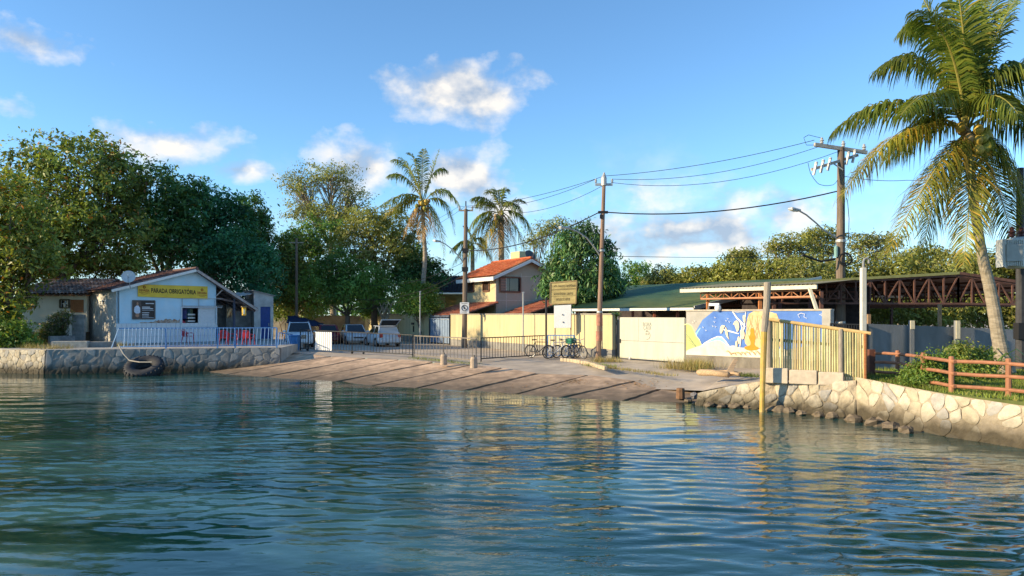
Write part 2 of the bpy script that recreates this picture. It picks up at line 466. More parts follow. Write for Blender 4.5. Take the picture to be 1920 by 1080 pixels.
def build_ramp():
    root = bpy.data.objects.new('boat_ramp', None); col.objects.link(root); structure(root)
    root['label'] = 'sloping concrete boat ramp of slabs with wide open joints'
    n = len(JL)
    base = MB()
    ext = [JL[i] + (JL[i] - JU[i]) * .28 for i in range(n)]
    for i in range(n - 1):
        d = Vector((0, 0, -.15))
        base.quad(ext[i] + d, ext[i+1] + d, JU[i+1] + d, JU[i] + d)
    a0, u0 = Vector((-18.2, 40.9, -.1)), Vector((JU[0].x - .6, JU[0].y + 1.2, JU[0].z))
    a9, u9 = ext[-1] + Vector((2.2, -1.4, -.2)), Vector((7.3, 27.2, .2))
    d = Vector((0, 0, -.15))
    base.quad(a0 + d, ext[0] + d, JU[0] + d, u0 + d); base.quad(ext[-1] + d, a9 + d, u9 + d, JU[-1] + d)
    base.build('ramp_base', concrete_dark, root)
    lo = [a0] + ext + [a9]; hi = [u0] + JU + [u9]
    for i in range(len(lo) - 1):
        L0, L1, U1, U0 = lo[i].copy(), lo[i+1].copy(), hi[i+1].copy(), hi[i].copy()
        gp = .12
        dl, du = (L1 - L0).normalized(), (U1 - U0).normalized()
        L0 += dl * gp; L1 -= dl * gp; U0 += du * gp; U1 -= du * gp
        lift = Vector((0, 0, random.uniform(-.012, .012)))
        # subdivided top with ragged edges
        nu, nv = 8, 10; vs = []; fs = []
        for a in range(nv + 1):
            for c in range(nu + 1):
                s, t = c / nu, a / nv
                p = (L0 * (1-s) + L1 * s) * (1-t) + (U0 * (1-s) + U1 * s) * t + lift
                if c in (0, nu): p += dl * (random.uniform(-.035, .03) * (1 if c == 0 else -1))
                p.z += random.uniform(-.006, .006)
                vs.append(p)
        for a in range(nv):
            for c in range(nu): k = a*(nu+1)+c; fs.append((k, k+1, k+nu+2, k+nu+1))
        m0 = len(vs); rim = [c for c in range(nu+1)] + [a*(nu+1)+nu for a in range(1, nv+1)] + [nv*(nu+1)+c for c in range(nu-1, -1, -1)] + [a*(nu+1) for a in range(nv-1, 0, -1)]
        vs += [vs[k] + Vector((0, 0, -.16)) for k in rim]
        for q in range(len(rim)):
            q2 = (q+1) % len(rim); fs.append((rim[q], rim[q2], m0+q2, m0+q))
        b = MB(); b.add(vs, fs); b.build('slab', concrete_ramp, root)
build_ramp()

# ---------------------------------------------------------------- stone walls
def clip(poly, p, q):
    """keep the part of poly nearer to p than to q"""
    mx, my = (p[0]+q[0])/2, (p[1]+q[1])/2; nx, ny = q[0]-p[0], q[1]-p[1]
    out = []
    for i in range(len(poly)):
        a, b = poly[i], poly[(i+1) % len(poly)]
        da = (a[0]-mx)*nx + (a[1]-my)*ny; db = (b[0]-mx)*nx + (b[1]-my)*ny
        if da <= 0: out.append(a)
        if (da < 0 < db) or (db < 0 < da):
            t = da / (da - db); out.append((a[0]+(b[0]-a[0])*t, a[1]+(b[1]-a[1])*t))
    return out
def voronoi(w, h, size, jit=.42, asp=1.25, seed=1):
    r = random.Random(seed); nx, ny = max(1, round(w/size/asp)), max(1, round(h/size)); seeds = []
    for j in range(ny):
        for i in range(nx):
            seeds.append(((i+.5+(j%2)*.5+r.uniform(-jit, jit))*w/nx, (j+.5+r.uniform(-jit, jit))*h/ny))
    cells = []
    for p in seeds:
        if not 0 < p[0] < w: continue
        c = [(0,0),(w,0),(w,h),(0,h)]
        for q in seeds:
            if q is not p and abs(q[0]-p[0]) < size*4 and abs(q[1]-p[1]) < size*4:
                c = clip(c, p, q)
                if len(c) < 3: break
        if len(c) >= 3: cells.append((p, c))
    return cells
def stone_wall(name, label, path, mats, size=.33, proud=.05, gap=.022, seed=1, thick=.5, keep=1.0, rough=.02, names='stone', vmax=None, cat='wall', keepfn=None):
    """path: list of (foot point, top point); a mortar core with single stones standing out of it"""
    loc = path[0][0]; root = thing(name, label, cat, (loc[0], loc[1], 0))
    foot = [Vector(a) for a, b in path]; top = [Vector(b) for a, b in path]
    ln = [0]
    for i in range(1, len(foot)): ln.append(ln[-1] + ((foot[i]+top[i])/2 - (foot[i-1]+top[i-1])/2).length)
    W = ln[-1]; H = sum((t-f).length for f, t in path) / len(path) if False else sum((b-a).length for a, b in zip(foot, top)) / len(foot)
    def at(u, v, d=0.0):
        u = min(max(u, 0), W - 1e-5); i = max(k for k in range(len(ln)-1) if ln[k] <= u)
        s = (u - ln[i]) / (ln[i+1] - ln[i])
        f = foot[i].lerp(foot[i+1], s); t = top[i].lerp(top[i+1], s)
        dirn = (foot[i+1] - foot[i]); n = dirn.cross(t - f).normalized()
        return f.lerp(t, v / H) + n * d
    r = random.Random(seed + 50)
    # mortar core
    nu, nv = max(2, int(W / .16)), max(3, int(H / .14)); vs = []; fs = []
    for j in range(nv + 1):
        for i in range(nu + 1):
            vs.append(at(W*i/nu, H*j/nv, r.uniform(-rough, rough)))
    for j in range(nv):
        for i in range(nu): k = j*(nu+1)+i; fs.append((k, k+1, k+nu+2, k+nu+1))
    k0 = len(vs)
    for i in range(nu + 1): vs.append(at(W*i/nu, H, -thick))
    for i in range(nu): a = nv*(nu+1)+i; fs.append((a, a+1, k0+i+1, k0+i))
    k1 = len(vs)
    for i in range(nu + 1): vs.append(at(W*i/nu, 0, -thick))
    for i in range(nu): fs.append((k0+i, k0+i+1, k1+i+1, k1+i))
    b = MB(); b.add(vs, fs); b.build('mortar', mats[0], root)
    n = 0
    for p, c in voronoi(W, H, size, seed=seed):
        if r.random() > keep: continue
        if keepfn and not keepfn(p[0]/W, p[1]/H, r): continue
        cx = sum(q[0] for q in c)/len(c); cy = sum(q[1] for q in c)/len(c)
        # rounder outline: corners cut, edges pulled in from the joint
        ring = []
        for i in range(len(c)):
            a, q = c[i], c[(i+1) % len(c)]
            for t in (.22, .78):
                x, y = a[0]+(q[0]-a[0])*t, a[1]+(q[1]-a[1])*t
                dx, dy = x-cx, y-cy; l = math.hypot(dx, dy)
                if l < gap*1.8: continue
                ring.append((x - dx/l*gap + r.uniform(-.008, .008), y - dy/l*gap + r.uniform(-.008, .008)))
        if len(ring) < 4: continue
        pr = proud * r.uniform(.5, 1.25); tx, ty = r.uniform(-.35, .35), r.uniform(-.35, .35)
        m = len(ring); vs = [at(x, y, -.05) for x, y in ring]
        vs += [at(x, y, pr*.55) for x, y in ring]
        vs += [at(cx+(x-cx)*.72, cy+(y-cy)*.72, pr*(1 + tx*(x-cx)/size + ty*(y-cy)/size)) for x, y in ring]
        fs = []
        for q in range(m):
            q2 = (q+1) % m; fs.append((q, q2, m+q2, m+q)); fs.append((m+q, m+q2, 2*m+q2, 2*m+q))
        fs.append(tuple(range(2*m, 3*m)))
        b = MB(); b.add(vs, fs); b.build('stone', mats[1 + n % (len(mats)-1)], root); n += 1
    return root, at, W, H

tide = ((.055, .045, .028), .12, .62, .95)
mortar_pale = mat('pale mortar', (.40, .33, .24), .95, var=.2, scale=5, bump=1, bscale=12, bdist=.05, c2=(.30, .25, .17), c2amt=.6, c2scale=1.6, stain=tide)
stone_a = mat('cream stone', (.56, .49, .37), .9, var=.16, scale=5, bump=1, bscale=8, bdist=.06, c2=(.40, .35, .26), c2amt=.5, c2scale=3, stain=tide)
stone_b = mat('buff stone', (.50, .42, .29), .9, var=.18, scale=5, bump=1, bscale=8, bdist=.06, c2=(.32, .28, .21), c2amt=.5, c2scale=3, stain=tide)
stone_c = mat('grey stone', (.41, .38, .33), .9, var=.16, scale=5, bump=1, bscale=8, bdist=.06, c2=(.30, .28, .25), c2amt=.5, c2scale=3, stain=tide)
pale = [mortar_pale, stone_a, stone_b, stone_a, stone_c]
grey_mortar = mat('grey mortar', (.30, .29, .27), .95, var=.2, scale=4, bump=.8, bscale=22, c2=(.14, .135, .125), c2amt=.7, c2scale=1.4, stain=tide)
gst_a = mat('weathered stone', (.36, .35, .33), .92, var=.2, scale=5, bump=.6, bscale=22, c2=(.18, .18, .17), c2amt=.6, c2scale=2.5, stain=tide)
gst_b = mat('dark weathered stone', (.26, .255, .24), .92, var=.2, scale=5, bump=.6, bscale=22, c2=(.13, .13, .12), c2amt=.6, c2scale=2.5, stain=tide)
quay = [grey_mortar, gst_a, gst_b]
TZ = 1.27                              # level of the quay terrace
# right bank: the wall below the lawn, running away from the viewer
stone_wall('stone_wall', 'cream rubble stone river wall below the lawn with the rail fence',
           [((16.2, 9.0, -.4), (16.6, 9.0, .93)), ((13.3, 13.2, -.4), (13.7, 13.3, .95)), ((11.75, 17.2, -.4), (12.05, 17.3, .96)), ((10.95, 19.0, -.4), (11.3, 19.2, 1.03)), ((10.55, 20.4, -.4), (10.95, 20.7, 1.10)), ((10.25, 22.2, -.4), (10.5, 22.75, 1.2))][::-1],
           pale, .34, .036, gap=.018, seed=4, rough=.022, keepfn=lambda u, v, r: v > .55 or r.random() < .45)
# below the bamboo screen
stone_wall('stone_wall', 'low cream stone river wall under the bamboo screen',
           [((6.2, 25.4, -.4), (6.35, 25.55, .42)), ((7.2, 24.75, -.4), (7.35, 24.9, .74)), ((7.9, 24.3, -.4), (8.05, 24.45, .92)), ((9.0, 23.5, -.4), (9.2, 23.7, .95)), ((10.24, 22.18, -.4), (10.48, 22.74, 1.1))],
           pale, .32, .034, gap=.018, seed=9, keep=.8, rough=.022)
# left bank: quay
stone_wall('quay_wall', 'sunlit pale stone end of the quay wall by the leafy bushes',
           [((-31, 42.4, -.4), (-31, 42.5, 1.2)), ((-27.6, 40.0, -.4), (-27.6, 40.1, 1.2)), ((-24.35, 38.8, -.4), (-24.3, 38.9, TZ))], pale, .34, .03, gap=.014, seed=12)
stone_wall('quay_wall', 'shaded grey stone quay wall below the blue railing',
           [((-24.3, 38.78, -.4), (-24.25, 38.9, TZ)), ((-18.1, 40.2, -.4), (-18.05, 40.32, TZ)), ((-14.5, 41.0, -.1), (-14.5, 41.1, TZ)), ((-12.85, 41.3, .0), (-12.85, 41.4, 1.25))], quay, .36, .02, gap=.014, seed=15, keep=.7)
def build_terrace():
    b = MB()
    pl = [(-31, 42.9), (-27.6, 40.4), (-24.2, 39.2), (-18.0, 40.6), (-14.5, 41.4), (-12.9, 41.7), (-13.5, 47), (-15, 56), (-31, 56)]
    b.prism([(x, y, TZ - .012) for x, y in pl], (0, 0, -.9))
    o = b.build('terrace', mat('terrace concrete', (.42, .40, .36), .9, var=.18, scale=2, bump=.4, c2=(.30, .28, .25), c2amt=.7, c2scale=.8)); structure(o)
    o['label'] = 'raised concrete terrace round the blue kiosk'
build_terrace()
# ================================================================ building helpers
def inside(p, poly):
    c = False; n = len(poly)
    for i in range(n):
        a, b = poly[i], poly[(i+1) % n]
        if (a[1] > p[1]) != (b[1] > p[1]) and p[0] < (b[0]-a[0])*(p[1]-a[1])/(b[1]-a[1]) + a[0]: c = not c
    return c
def panel(poly, holes, to3, off):
    """flat wall with openings: 2d outline and holes, mapped by to3, pushed along off"""
    pts = [Vector(p) for p in poly]; edges = [(i, (i+1) % len(poly)) for i in range(len(poly))]
    for h in holes:
        o = len(pts); pts += [Vector(p) for p in h]; edges += [(o+i, o+(i+1) % len(h)) for i in range(len(h))]
    v, e, f, *_ = delaunay_2d_cdt(pts, edges, [], 0, 1e-5)
    keep = []
    for t in f:
        c = sum((v[i] for i in t), Vector((0, 0))) / len(t)
        if inside(c, poly) and not any(inside(c, h) for h in holes): keep.append(tuple(t))
    cnt = {}
    for t in keep:
        for i in range(len(t)):
            k = (t[i], t[(i+1) % len(t)]); cnt[k] = cnt.get(k, 0) + 1
    b = MB(); off = Vector(off); A = [Vector(to3(p.x, p.y)) for p in v]; n = len(A)
    fs = list(keep) + [tuple(i+n for i in reversed(t)) for t in keep]
    for (i, j) in cnt:
        if (j, i) not in cnt: fs.append((i, j, j+n, i+n))
    b.add(A + [p + off for p in A], fs); return b
def rect(x0, z0, x1, z1): return [(x0, z0), (x1, z0), (x1, z1), (x0, z1)]
def tile_mat(name, c1, c2, c3, rough=.8):
    if name in MATS: return MATS[name]
    m = mat(name, c1, rough, var=.2, scale=3, bump=.4, bscale=30)
    nt = m.node_tree; N = nt.nodes.new; L = nt.links.new
    g = N('ShaderNodeNewGeometry'); rp = N('ShaderNodeValToRGB'); el = rp.color_ramp.elements
    el[0].color = (*c1, 1); el[1].color = (*c2, 1); e = el.new(.62); e.color = (*c3, 1)
    L(g.outputs['Random Per Island'], rp.inputs[0])
    rgb = [n for n in nt.nodes if n.type == 'RGB'][0]
    for l in list(rgb.outputs[0].links): L(rp.outputs[0], l.to_socket)
    return m
def tile_roof(parent, name, o, u, v, W, Ln, mt, cw=.2, cl=.38, r=.085, world=True, jit=.012, seed=1):
    """clay barrel tiles: o lower corner, u along the eave, v up the slope"""
    o = Vector(o); u = Vector(u).normalized(); v = Vector(v).normalized(); n = u.cross(v).normalized()
    if n.z < 0: n = -n
    rr = np.random.default_rng(seed); nc, nr = int(W / cw), int(math.ceil(Ln / cl)); K = 5
    V = []; Fq = []
    for i in range(nc):
        for j in range(nr):
            l0 = j * cl; l1 = min(Ln, (j+1) * cl + .06)
            w = (i + .5) * cw; jj = rr.uniform(-jit, jit, 4); k0 = len(V)
            for end, (l, rad, h) in enumerate(((l0, r*1.12, .035), (l1, r*.88, .0))):
                for k in range(K):
                    a = math.pi * k / (K-1)
                    p = o + u*(w + math.cos(a)*rad + jj[0] + jj[1]*.5*end) + v*(l + jj[2]) + n*(math.sin(a)*rad*.9 + h + jj[3]*.6)
                    V.append(p)
            for k in range(K-1): Fq.append((k0+k, k0+k+1, k0+K+k+1, k0+K+k))
    t = [tuple(p) for p in V]
    if parent is not None and not world:
        m = np.array(top_matrix(parent).inverted()); A = np.array(t) @ m[:3,:3].T + m[:3,3]
    else: A = np.array(t)
    ob = np_mesh(name, A, np.array(Fq), mt, parent); ob['kind'] = 'stuff'
    # the bed the tiles lie on
    b = MB(); b.prism([o, o+u*W, o+u*W+v*Ln, o+v*Ln], n * -.05)
    b.build('roof_boarding', mat('old roof timber', (.10, .065, .05), .9, var=.2), parent, world=world)
    return ob
def ray_line(px, a, b):
    """where the sight line of photo column px crosses the ground line a-b"""
    q = (px - 960) / F; dx, dy = b[0]-a[0], b[1]-a[1]
    t = (q*a[1] - a[0]) / (dx - q*dy)
    return Vector((a[0]+dx*t, a[1]+dy*t, 0))

white_paint = mat('white paint', (.74, .73, .70), .6, var=.06)
rust_wood = mat('varnished wood', (.30, .12, .045), .6, var=.22, scale=4, stretch=(1, 1, 6))
grey_wood = mat('weathered wood', (.33, .28, .22), .85, var=.25, scale=9, stretch=(5, 5, .6), bump=.4)
vent_shade = mat('vent shade', (.03, .028, .028), .9)
black_metal = mat('black steel', (.03, .032, .036), .5, metal=.3, var=.2)
grey_metal = mat('galvanised steel', (.36, .37, .38), .5, metal=.5, var=.15)
old_tile = tile_mat('old clay tile', (.18, .09, .07), (.38, .19, .13), (.13, .08, .075))
blue_paint = mat('blue paint', (.10, .25, .52), .5, var=.12, c2=(.30, .36, .42), c2amt=.5, c2scale=3, thr=.6)
pale_blue_tone = mat('pale blue tone', (.36, .52, .72), .5, var=.12, c2=(.22, .25, .3), c2amt=.5, c2scale=4, thr=.62)  # paler blue for the left part of the railing

# ================================================================ kiosk on the quay
HA = Vector((-24.7, 46.6)); C45 = math.sqrt(.5)
def hu(px): q = (px-960)/F; return (q*HA.y - HA.x) / (C45*(1-q))          # along the front
def hs(px): q = (px-960)/F; return (HA.x - q*HA.y) / (C45*(1+q))          # along the side
def hz(px, py): return ZZ(py, HA.y + C45*hu(px)) - TZ
def hzs(px, py): return ZZ(py, HA.y + C45*hs(px)) - TZ
def build_kiosk():
    k = thing('kiosk', 'light blue kiosk with clay tile roof and yellow banner on the quay', 'kiosk', (HA.x, HA.y, TZ), R(45))
    W, D = hu(405), 6.2
    au, az = hu(364), hz(364, 505) - .1; el = hz(219, 541) - .06; sr = -.62
    zr = az + sr * (W - au)
    blue = mat('sky blue plaster', (.46, .70, .84), .75, var=.07, scale=1.5, bump=.25, bscale=12, c2=(.60, .74, .82), c2amt=.7, c2scale=1.2)
    wx0, wx1, wz0, wz1 = hu(341), hu(404), hz(372, 611), hz(372, 577)
    dado = hz(300, 606)
    band0, band1 = hz(290, 606), hz(290, 599)
    f = panel([(0, dado), (W, dado), (W, zr), (au, az), (0, el)], [rect(wx0, wz0, wx1, wz1)], lambda u, z: (u, 0, z), (0, .18, 0))
    f.build('wall', blue, k, world=False)
    # plaster worn off down to the brick in a strip over the tile dado
    r = random.Random(3); top = []; u0, u1 = hu(262), hu(337)
    n = 26
    for i in range(n + 1):
        u = u0 + (u1-u0)*i/n; h = (band1-band0) * (.25 + .75*min(1, max(0, (i-6)/10))) * r.uniform(.55, 1.25)
        top.append((u, -.006, dado + .02 + h))
    b = MB(); b.prism([(u0, -.006, dado+.012)] + top + [(u1, -.006, dado+.012)], (0, .004, 0))
    tag(b.build('bare_patch', mat('bare brick', (.30, .15, .09), .9, var=.3, scale=14, c2=(.55, .5, .42), c2amt=.8, c2scale=5), k, world=False), 'strip of bare brick where the plaster fell off')
    # white tile dado, each tile a piece
    tl = MB().box((0, 0, 0), (.29, .03, .39), ).build('dado_tile', mat('white wall tile', (.66, .69, .71), .35, var=.07, scale=2, spec=.5), k, bevel=.006, world=False)
    nt_ = int(W / .3); rows = max(1, int(dado / .4)); first = True
    MB().box((W/2, .09, dado/2), (W, .17, dado)).build('wall_base', mat('grey cement', (.36, .36, .35), .9, var=.15, bump=.3), k, world=False)
    for j in range(rows):
        for i in range(nt_):
            p = ((i+.5)*W/nt_, -.004 + r.uniform(-.004, .003), (j+.5)*dado/rows)
            if first: tl.location = p; tl.scale = (W/nt_/.3, 1, dado/rows/.4); first = False
            else: inst(tl, 'dado_tile', k, p, (0, r.uniform(-.01, .01), 0), tl.scale)
    # side wall: rough grey stucco
    stucco = mat('rough grey stucco', (.58, .55, .50), .95, var=.22, scale=7, bump=1, bscale=16, c2=(.34, .33, .30), c2amt=.6, c2scale=2.2)
    panel([(.0, 0), (D, 0), (D, el), (0, el)], [], lambda s, z: (-.02, s, z), (.2, 0, 0)).build('side_wall', stucco, k, world=False)
    panel([(.19, 0), (D, 0), (D, zr), (.19, zr)], [], lambda s, z: (W-.18, s, z), (.17, 0, 0)).build('side_wall', blue, k, world=False)
    panel([(.2, 0), (W-.2, 0), (W-.2, zr), (au, az), (.2, el)], [], lambda u, z: (u, D, z), (0, .17, 0)).build('back_wall', stucco, k, world=False)
    s0, s1 = hs(200), hs(186); zc = hzs(193, 567)
    v = MB().box((-.035, (s0+s1)/2, zc), (.03, abs(s1-s0), .32)).build('vent_block', white_paint, k, world=False)
    for q in (-1, 1):
        b = MB()
        for d in (-1, 1):
            b.beam((-.055, (s0+s1)/2 + q*abs(s1-s0)*.22 - .1, zc - .1*d), (-.055, (s0+s1)/2 + q*abs(s1-s0)*.22 + .1, zc + .1*d), .03, .045, up=(1, 0, 0))
        b.build('vent_shade_strip', vent_shade, v, world=False)  # dark strips painted for the shade in the block's holes
    # counter window with a slatted shutter
    fr = MB(); z0, z1 = wz0, wz1
    for a, c in (((wx0-.04, z0), (wx0-.04, z1)), ((wx1+.04, z0), (wx1+.04, z1)), ((wx0-.08, z1+.04), (wx1+.08, z1+.04)), ((wx0-.12, z0-.04), (wx1+.12, z0-.04))):
        fr.beam((a[0], -.02, a[1]), (c[0], -.02, c[1]), .08, .12, up=(0, 1, 0) if a[0] == c[0] else (0, 0, 1))
    win = fr.build('window', mat('pale frame paint', (.60, .64, .66), .6, var=.1), k, world=False)
    um = hu(372)
    sh = MB().box(((um+wx1)/2, .05, (z0+z1)/2), (wx1-um, .03, z1-z0)).build('shutter', mat('shutter paint', (.66, .68, .70), .5, var=.06), win, world=False)
    for i in range(9):
        z = z0 + (i+.5)*(z1-z0)/9
        MB().box(((um+wx1)/2, .025, z), (wx1-um-.06, .03, (z1-z0)/9*.8)).build('slat', MATS['shutter paint'], win, world=False)
    # awning frame of thin bars over the window
    b = MB()
    for u_ in (wx0, hu(372), wx1-.05): b.beam((u_, -.06, z1+.05), (u_, -.06, z1+.62), .03, .03)
    for z_ in (z1+.12, z1+.62): b.beam((wx0, -.06, z_), (wx1+.5, -.06, z_), .03, .03)
    b.beam((wx0, -.35, z1+.08), (wx1+.3, -.35, z1+.02), .05, .04)
    b.build('awning_frame', grey_metal, k, world=False)
    # what shows inside: counter, shelf unit, hanging goods
    MB().box(((wx0+wx1)/2, .7, wz0-.05), (wx1-wx0, .9, .06)).build('counter', grey_wood, k, world=False)
    MB().box((W/2, 2.6, 1.6), (W-.6, .1, 3.1)).build('inner_wall', mat('inner wall', (.07, .08, .12), .9, var=.2), k, world=False)
    b = MB(); us = hu(363)
    for i in range(4): b.box((us, .55, wz0+.1+i*.22), (.48, .4, .1))
    b.build('drawer_unit', white_paint, k, world=False)
    for i, (u_, c) in enumerate(((hu(345), (.08, .20, .16)), (hu(351), (.05, .07, .25)), (hu(356), (.10, .12, .35)), (hu(362), (.05, .16, .22)), (hu(367), (.20, .26, .20)))):
        MB().box((u_, .75, wz1-.42), (.2, .12, .7)).build('hanging_goods', mat('goods %d' % i, c, .7, var=.3), k, world=False, bevel=.03)
    MB().lathe((hu(347), .5, wz0), [(.01, 0), (.2, .02), (.22, .22), (.12, .36), (.02, .4)], 10).build('bag', mat('red bag', (.45, .05, .08), .6, var=.3), k, world=False, smooth=True)
    # roof
    lv = Vector((au+.35, 0, az-el+.1)); ov = .42
    sl = (az - el) / au; lo = Vector((-.38, -ov, el - .38*sl + .08)); Ll = math.hypot(au+.38, (au+.38)*sl)
    tile_roof(k, 'roof_tiles', lo, (0, 1, 0), (1, 0, sl), D+.9, Ll, old_tile, world=False, seed=2)
    ue = hu(478); Lr = math.hypot(ue-au, (ue-au)*sr)
    tile_roof(k, 'roof_tiles', (ue, -ov, az+.08+sr*(ue-au)), (0, 1, 0), (-1, 0, -sr), D+.9, Lr, old_tile, world=False, seed=3)
    b = MB(); b.tube([(au, -ov-.05, az+.14), (au, D+.5, az+.14)], .12, 8); b.build('ridge_cap', old_tile, k, world=False)
    b = MB(); y_ = -ov-.02
    b.beam((-.4, y_, el-.38*sl), (au, y_, az+.02), .05, .16); b.build('barge_board', white_paint, k, world=False)
    b = MB(); b.beam((au, y_, az+.02), (ue+.03, y_, az+.02+sr*(ue-au)), .05, .16); b.build('barge_board', mat('faded board', (.42, .36, .33), .8, var=.2), k, world=False)
    rf = mat('porch rafters', (.17, .12, .11), .9, var=.2)
    for i in range(7):
        y = -.2 + i*1.05
        MB().beam((au+.2, y, az-.12), (ue-.1, y, az+.02+sr*(ue-au)-.08), .08, .1).build('rafter', rf, k, world=False)
    for i in range(9):
        u_ = au + .5 + i*(ue-au-.6)/8
        MB().beam((u_, -ov+.05, az-.03+sr*(u_-au)), (u_, D, az-.03+sr*(u_-au)), .05, .04).build('batten', rf, k, world=False)
    up_ = hu(440); zp = az+sr*(up_-au)-.1
    MB().beam((up_, .1, 0), (up_, .1, zp), .13, .13).build('porch_post', mat('dark post paint', (.07, .08, .12), .7, var=.2), k, world=False)
    MB().beam((W, .1, zp+.05), (ue-.2, .1, zp-.45), .1, .12).build('porch_beam', rf, k, world=False)
    MB().beam((W-.02, -.05, zr-.75), (W+.55, -.25, zr-.12), .07, .07).build('eave_brace', mat('faded board', (.4, .4, .4)), k, world=False)
    # the porch's back wall of mossy masonry
    ms = mat('mossy masonry', (.24, .25, .25), .95, var=.3, scale=3, bump=.8, bscale=14, c2=(.40, .41, .41), c2amt=.8, c2scale=1.3)
    panel(rect(W, 0, ue+.1, 2.75), [], lambda u, z: (u, 3.6, z), (0, .2, 0)).build('porch_wall', ms, k, world=False)
    MB().box(((W+ue)/2+.2, 3.5, 2.0), (.06, .16, 4.0)).build('porch_wall_pier', ms, k, world=False)
    return k, dict(W=W, au=au, az=az, el=el)
KI, KD = build_kiosk()
def kiosk_point(u, y, z): return Vector((HA.x + C45*(u-y), HA.y + C45*(u+y), TZ+z))
KX, KN = Vector((C45, C45, 0)), Vector((C45, -C45, 0))

def build_banner():
    u0, u1 = hu(258), hu(388.5)
    zt0, zt1, zb0, zb1 = hz(258, 533), hz(388, 537), hz(258, 556), hz(388, 561)
    d = -.07
    o = thing('banner', 'yellow banner reading PARADA OBRIGATÓRIA on the kiosk gable', 'banner', tuple(kiosk_point(u0, d, zb0)))
    A, B, C, D = (kiosk_point(u0, d, zb0), kiosk_point(u1, d, zb1), kiosk_point(u1, d, zt1), kiosk_point(u0, d, zt0))
    MB().prism([A, B, C, D], KN * -.05).build('sheet', mat('yellow banner vinyl', (.80, .55, .06), .5, var=.1, scale=2, c2=(.66, .42, .04), c2amt=.4, c2scale=1.5), o)
    zx = (B - A).normalized(); zu = Vector((0, 0, 1)); mid = (A+B+C+D)/4; h = (zt0-zb0)
    blk = mat('black print', (.02, .018, .015), .6); brn = mat('brown print', (.34, .10, .02), .6)
    text_mesh('lettering', 'PARADA OBRIGATÓRIA', h*.52, blk, o, mid + KN*.006, zx, zu, sx=.66, bold=.009)
    for s in (-1, 1):
        c = mid + zx*((u1-u0)*.415*s) + KN*.006
        text_mesh('logo_word', 'DEVASSA', h*.27, brn, o, c - zu*h*.02, zx, zu, sx=.74, bold=.008)
        rot = Matrix((zx, zu, KN)).transposed()
        e = MB(); e.torus(c + zu*h*.26, h*.085, h*.035, 14, 4, rot=Matrix((zx, zu, KN)).transposed()); e.build('emblem', brn, o)
        b = MB(); b.beam(c - zx*.34 - zu*h*.2, c + zx*.34 - zu*h*.2, .004, .03); b.beam(c - zx*.2 - zu*h*.27, c - zu*h*.33, .004, .02); b.beam(c + zx*.2 - zu*h*.27, c - zu*h*.33, .004, .02)
        b.build('logo_line', brn, o)
build_banner()
def build_poster():
    u0, u1 = hu(248), hu(290); zb, zt = hz(270, 598), hz(270, 563.5); d = -.05
    c = kiosk_point((u0+u1)/2, d, (zb+zt)/2)
    o = thing('poster', 'dark framed poster of a man in a white shirt on the blue kiosk wall', 'poster', tuple(c))
    w, h = u1-u0, zt-zb; zu = Vector((0,0,1))
    MB().box(c + KN*-.02, (w, .03, h), R(45)).build('board', mat('poster brown', (.035, .028, .028), .4, var=.2, scale=3), o)
    b = MB()
    for a, q in (((-1,-1),(1,-1)), ((-1,1),(1,1)), ((-1,-1),(-1,1)), ((1,-1),(1,1))):
        b.beam(c + KX*a[0]*w/2 + zu*a[1]*h/2, c + KX*q[0]*w/2 + zu*q[1]*h/2, .05, .05)
    b.build('frame', mat('poster frame', (.16, .13, .12), .6), o)
    def flat(name, pts, m, dd=.004): MB().prism([c + KX*x*w + zu*z*h + KN*dd for x, z in pts], KN*-.002).build(name, m, o)
    skin, shirt, wp = mat('print skin', (.42, .22, .14), .5), mat('print white', (.62, .68, .78), .5), mat('print text', (.62, .62, .64), .5)
    flat('print_backdrop', [(-.48,-.47),(-.12,-.47),(-.12,.47),(-.48,.47)], mat('print backdrop', (.10, .075, .065), .5, var=.3), .001)
    flat('print_shirt', [(-.43,-.12),(-.42,.12),(-.33,.22),(-.24,.22),(-.17,.1),(-.16,-.14),(-.22,-.2),(-.36,-.2)], shirt, .003)
    flat('print_head', [(-.31,.22),(-.255,.22),(-.24,.33),(-.26,.41),(-.30,.42),(-.325,.34)], skin, .005)
    flat('print_hands', [(-.36,-.2),(-.22,-.2),(-.2,-.36),(-.30,-.42),(-.38,-.34)], skin, .005)
    for i, (x0, x1, z, t) in enumerate(((.08,.46,.34,.05), (-.08,.28,.14,.05), (-.08,.42,.06,.05), (-.08,.44,-.03,.02), (-.08,.24,-.16,.035), (-.08,.22,-.25,.035), (-.08,.22,-.34,.035), (-.08,.44,-.43,.02))):
        flat('print_line', [(x0, z-t/2), (x1, z-t/2), (x1, z+t/2), (x0, z+t/2)], wp)
build_poster()
def build_dish(name, label, c, r, aim, foot, m):
    o = thing(name, label, 'satellite dish', tuple(foot)); c = Vector(c); aim = Vector(aim).normalized()
    rot = aim.to_track_quat('Z', 'Y').to_matrix()
    MB().lathe(c, [(.02, -.10*r/.4), (r*.45, -.075*r/.4), (r*.8, -.02), (r, .03), (r*.99, .045), (r*.78, -.005), (r*.44, -.06*r/.4), (.02, -.085*r/.4)], 20, rot=rot).build('reflector', m, o, smooth=True)
    MB().tube([c - aim*.05, c - aim*.25 - Vector((0,0,.1)), foot], .03, 6).build('mast', grey_metal, o)
    tip = c + aim*r*1.1 - Vector((0,0,.05))
    MB().tube([c + rot @ Vector((0, -r*.95, .03)), tip], .014, 5).build('arm', grey_metal, o)
    MB().lathe(tip, [(.02, -.05), (.045, 0), (.03, .06)], 8).build('receiver', white_paint, o)
dish_grey = mat('dish grey', (.55, .56, .57), .45, var=.06)
p0 = P(241, 519, 45.8)
